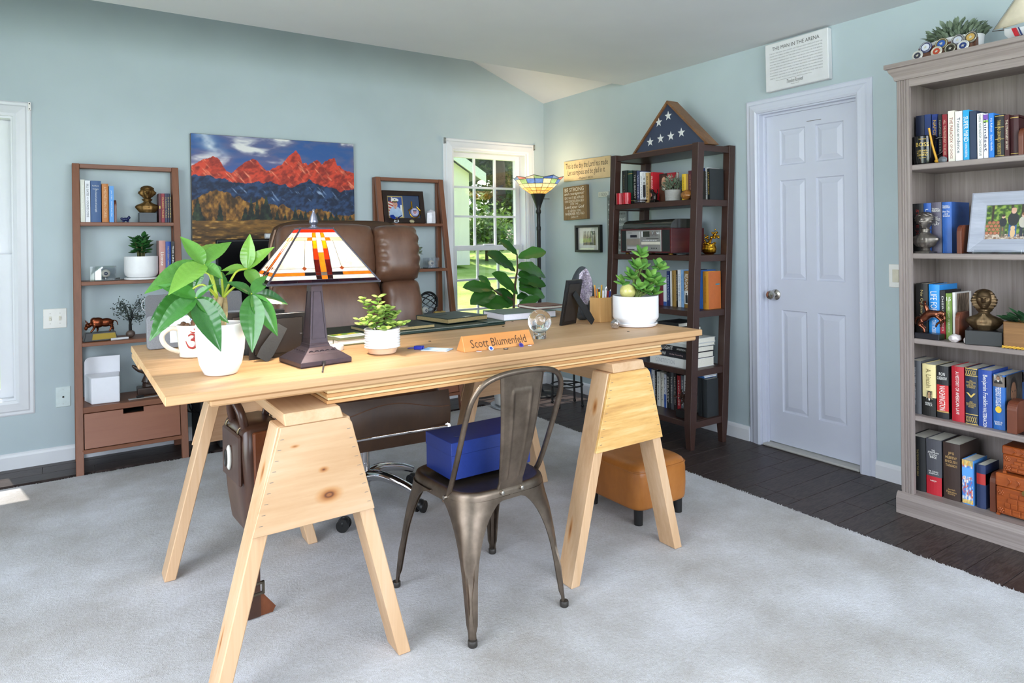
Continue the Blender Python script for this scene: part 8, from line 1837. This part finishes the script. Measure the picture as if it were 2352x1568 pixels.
flat((2.045, 2.87, DT + .0346), .18, .17, .016, '#6A3A34', 'dark red book lying on the right end of the white-paged book', rz=math.radians(177))
flat((.70, 2.83, DT), .13, .10, .022, '#C9B48A', 'tan book, lower of two lying between black frame and table lamp'); flat((.705, 2.828, DT + .0224), .11, .09, .03, '#DDD2BA', 'cream book, upper of two lying between black frame and table lamp')
t_ = thing('amethyst_geode', 'standing half geode with purple crystals behind the black frame', 'geode', (2.055, 2.47, DT), math.radians(10))
bm = bmesh.new(); bmesh.ops.create_icosphere(bm, subdivisions=4, radius=1); rr = random.Random(3)
for v in bm.verts:
    x, y, z = v.co; z2 = z * .13 + .125; w = .068 * (1 - .25 * (z + .3) ** 2) if z > 0 else .068; v.co = Vector((x * w, max(y, -.35) * .06, max(0, z2)))
    q = math.hypot(x / .72, (z - .25) / .62)
    if y <= -.3 and q < 1: v.co.y += .045 * (1 - q * q) + rr.uniform(-.004, .004)
me = bpy.data.meshes.new('geode_shell'); bm.to_mesh(me); bm.free(); me.materials.append(mat('#3A4044', .6, var=.3, scale=60, bmp=.3, key='geode_shell')); me.materials.append(mat('#B9AEBC', .2, var=.5, scale=130, bmp=.8, key='amethyst'))
for p in me.polygons:
    c = p.center
    if p.normal.y < -.2 and math.hypot(c.x / .05, (c.z - .158) / .085) < 1 and c.y < .03: p.material_index = 1
link('geode_shell', me, None, t_)
cr = MB(); rr = random.Random(5)
for k in range(130):
    a, q = rr.uniform(0, 6.28), math.sqrt(rr.random()); x, z = .045 * q * math.cos(a), .158 + .075 * q * math.sin(a); y = -.018 + .035 * (1 - q * q); s = rr.uniform(.003, .006)
    cr.add([(x - s, y, z - s), (x + s, y, z - s), (x + s, y, z + s), (x - s, y, z + s), (x + rr.uniform(-.002, .002), y - 2 * s, z)], [(0, 1, 4), (1, 2, 4), (2, 3, 4), (3, 0, 4)])
stuff(obj('amethyst_crystals', cr, mat('#B4A8BC', .15, var=.5, scale=100, key='amethyst2'), t_))
t_ = thing('bamboo_pen_cup', 'hexagonal bamboo pen cup full of pens beside the jade plant', 'pen cup', (2.083, 2.37, DT), math.radians(14))
BAM = wood('bamboo', '#B98A50', '#CEA066', '#DEB882', 2, 14, .45, (), .35, 9, .04, .5); hx = lambda r, z: [(r * math.cos(k * PI / 3 + PI / 6), r * math.sin(k * PI / 3 + PI / 6), z) for k in range(6)]
mb = MB(); mb.rings([hx(.058, 0), hx(.058, .113), hx(.052, .113), hx(.052, .006)], True, True); obj('cup', mb, BAM, t_, bevel=.0008)
for i, (c, x, y, L_, k) in enumerate((('#E2D83A', -.036, -.02, .14, 0), ('#E9E9EE', -.024, -.03, .146, 1), ('#E6E6EA', -.012, -.034, .146, 1), ('#2A2A2C', -.004, .006, .15, 1), ('#D9862A', .004, .02, .15, 0), ('#A5222A', .006, -.03, .142, 0), ('#E8B52E', .02, .012, .155, 2), ('#E9E9EE', .014, -.012, .15, 1), ('#2A46B0', .03, -.022, .138, 1), ('#C9CCD6', .036, .0, .15, 1), ('#D9862A', .0, .03, .155, 2))):
    mb = MB(); tip = Vector((x * 1.3, y * 1.15, L_)); b0 = Vector((x * .75, y * .75, .008)); mb.cyl(b0, tip, .0045, .0042, 10); pn = obj('pen', mb, mat(c, .3, key='pen' + c), t_, smooth=40)
    if k == 1: mb = MB(); mb.cyl(tip, tip + (tip - b0).normalized() * .008, .002, .002, 8); obj('pen_button', mb, mat('#B9BCC2', .25, .8), pn)
    if k == 2: mb = MB(); mb.cyl(tip, tip + (tip - b0).normalized() * .012, .0045, .004, 8); obj('eraser', mb, mat('#D8A03A', .5), pn)
# jade plant in white pot with saucer
t_ = thing('jade_plant', 'bright jade succulent in a wide white pot at the right desk end', 'plant', (2.092, 2.152, DT))
pot_lathe(t_, [(.074, 0), (.088, .003), (.0945, .013), (.093, .016), (.08, .009)], n=48, name='saucer'); pot_lathe(t_, [(.078, .0085), (.086, .02), (.0985, .036), (.1, .042), (.1, .132), (.0985, .134), (.0945, .132), (.094, .12)], n=56); mb = MB(); mb.lathe([(.0938, .114), (.0938, .119)], 28); obj('soil', mb, SOIL, t_)
RO = [((.036, 0, .32), 1.0, 7), ((-0.01, -0.02, 0.266), 1.05, 7), ((-0.045, -0.03, 0.225), 1.05, 7), ((0.148, 0.0, 0.259), 1.0, 8), ((0.045, -0.04, 0.215), 1.15, 7), ((0.072, -0.05, 0.195), 1.1, 7), ((-0.07, 0.01, 0.20), .85, 5), ((0.075, 0.03, 0.262), .95, 6), ((0.02, -0.05, 0.165), 1.0, 6), ((0.078, -0.03, 0.15), 1.0, 6), ((-0.02, -0.04, 0.18), .9, 5), ((.115, .02, .19), .9, 5)]
rr = random.Random(12); jm = mat('#6A7A3A', .7, key='jade_stem')
for i, (p, s, n) in enumerate(RO):
    p = Vector(p); b0 = Vector((.012 * math.cos(i), .012 * math.sin(i), .115)); mid = Vector((p.x * .45, p.y * .45, .115 + (p.z - .115) * .6)); mb = MB(); mb.tube([b0, mid, p], [.006, .005, .0035], 8, smooth=4); obj('stem', mb, jm, t_, smooth=60)
    out = Vector((p.x - .02, p.y - .03, .06)).normalized()
    for k in range(n):
        a = k * 2.4 + i; lv = k / n; d = (Vector((math.cos(a), math.sin(a), 0)) * (1 - .55 * lv) + out * .35 + Vector((0, 0, .15 + .7 * lv))).normalized(); q = p - Vector((0, 0, .018 * (1 - lv))); put_leaf(t_, L_thick, M_jade, q, q + d * .047 * s * rr.uniform(.85, 1.12), Vector((0, -.5, 1)) - d * .2, 1.08)
t_ = thing('onyx_ball', 'pale yellow-green stone ball resting in the jade plant pot', 'ball', (2.046, 2.152, DT + .1187)); mb = MB(); mb.sphere((0, 0, .0345), .0345, 32, 20)
obj('ball', mb, wood('onyx', '#A8A050', '#C9C278', '#E0DA9E', 2, 22, .15, (), .3, .4, 0, .6), t_, smooth=80)
rock((1.953, 2.135, DT), .024, 61, mat('#B9B4B2', .2, .8, var=.5, scale=120, bmp=.6, key='foil'), 'crinkled silver nugget beside the jade plant saucer', 'nugget', (1.15, .9, .9), name='silver_nugget')
# ------------------------------------------------------------------ fiddle-leaf plant standing on the floor by the window
FIG = [((0.122, 0.0, 1.152), (-0.013, 0.0, 1.276)), ((0.133, 0.0, 1.127), (0.359, -0.06, 1.197)), ((0.102, 0.0, 1.03), (-0.153, -0.08, 1.188)), ((0.126, 0.0, 1.054), (0.465, 0.06, 1.014)), ((0.131, 0.0, 0.99), (0.453, 0.08, 0.963)), ((0.123, 0.0, 0.853), (-0.098, -0.06, 1.035)), ((0.131, 0.0, 0.96), (0.331, -0.1, 0.931)), ((0.136, 0.0, 0.891), (0.41, 0.0, 0.842)), ((0.128, 0.0, 0.759), (0.235, -0.12, 0.835)), ((0.075, 0.0, 0.778), (-0.239, -0.05, 0.834)), ((-0.085, 0.0, 0.874), (-0.333, -0.1, 0.839)), ((-0.096, 0.0, 0.899), (-0.337, 0.0, 0.949)), ((-0.124, 0.0, 0.915), (-0.169, 0.08, 1.013)), ((0.075, 0.0, 0.768), (-0.023, -0.02, 0.906)), ((0.148, 0.0, 0.901), (0.38, 0.12, 0.944)), ((0.117, 0.0, 0.814), (0.279, 0.05, 0.841)), ((.11, .02, .80), (.02, .15, .90))]
t_ = thing('fiddle_leaf_plant', 'tall fiddle-leaf plant on the floor in front of the right window', 'plant', (2.76, 4.24, RZ + .0005))
mb = MB(); mb.lathe([(.15, 0), (.17, .006), (.172, .02), (.15, .012)], 32, (.07, 0, 0)); obj('saucer', mb, mat('#A9ADB2', .4), t_, smooth=40); mb = MB(); mb.lathe([(.12, .0125), (.14, .03), (.165, .28), (.162, .285), (.152, .28), (.148, .24)], 36, (.07, 0, 0), capb=False); obj('pot', mb, mat('#D9D9D6', .5), t_, smooth=40); mb = MB(); mb.lathe([(.147, .225), (.147, .235)], 28, (.07, 0, 0)); obj('soil', mb, SOIL, t_)
tk = mat('#5A4632', .8, var=.25, scale=70, key='fig_bark')
mb = MB(); mb.tube([(.07, 0, .22), (.08, 0, .5), (.086, 0, .762), (.103, 0, .942), (.124, 0, 1.04), (.122, 0, 1.157)], [.013, .011, .010, .009, .007, .005], 9, smooth=4); obj('trunk', mb, tk, t_, smooth=60)
mb = MB(); mb.tube([(.095, 0, .80), (.03, 0, .83), (-.06, 0, .868), (-.124, 0, .916)], [.008, .007, .006, .004], 8, smooth=4); obj('branch', mb, tk, t_, smooth=60)
def fidleaf():
    mb = MB()
    def fn(a, b):
        s = a * 2 - 1; y = b; w = .5 * .62 * (math.sin(PI * min(1, y ** .95 * .98 + .02)) ** .7) * (.62 + .38 * y) * (1 - .18 * math.exp(-((y - .38) / .12) ** 2)) + .004
        return (s * w, y, -.16 * y * y + .10 * abs(s) * w * 2 + .012 * math.sin(y * 26 + abs(s) * 4) * abs(s))
    mb.grid(fn, 7, 16); return mb.mesh('leaf', smooth=60)
L_fig = fidleaf()
for a, b in FIG: put_leaf(t_, L_fig, M_fig, a, b, (-.2, -.75, .75))
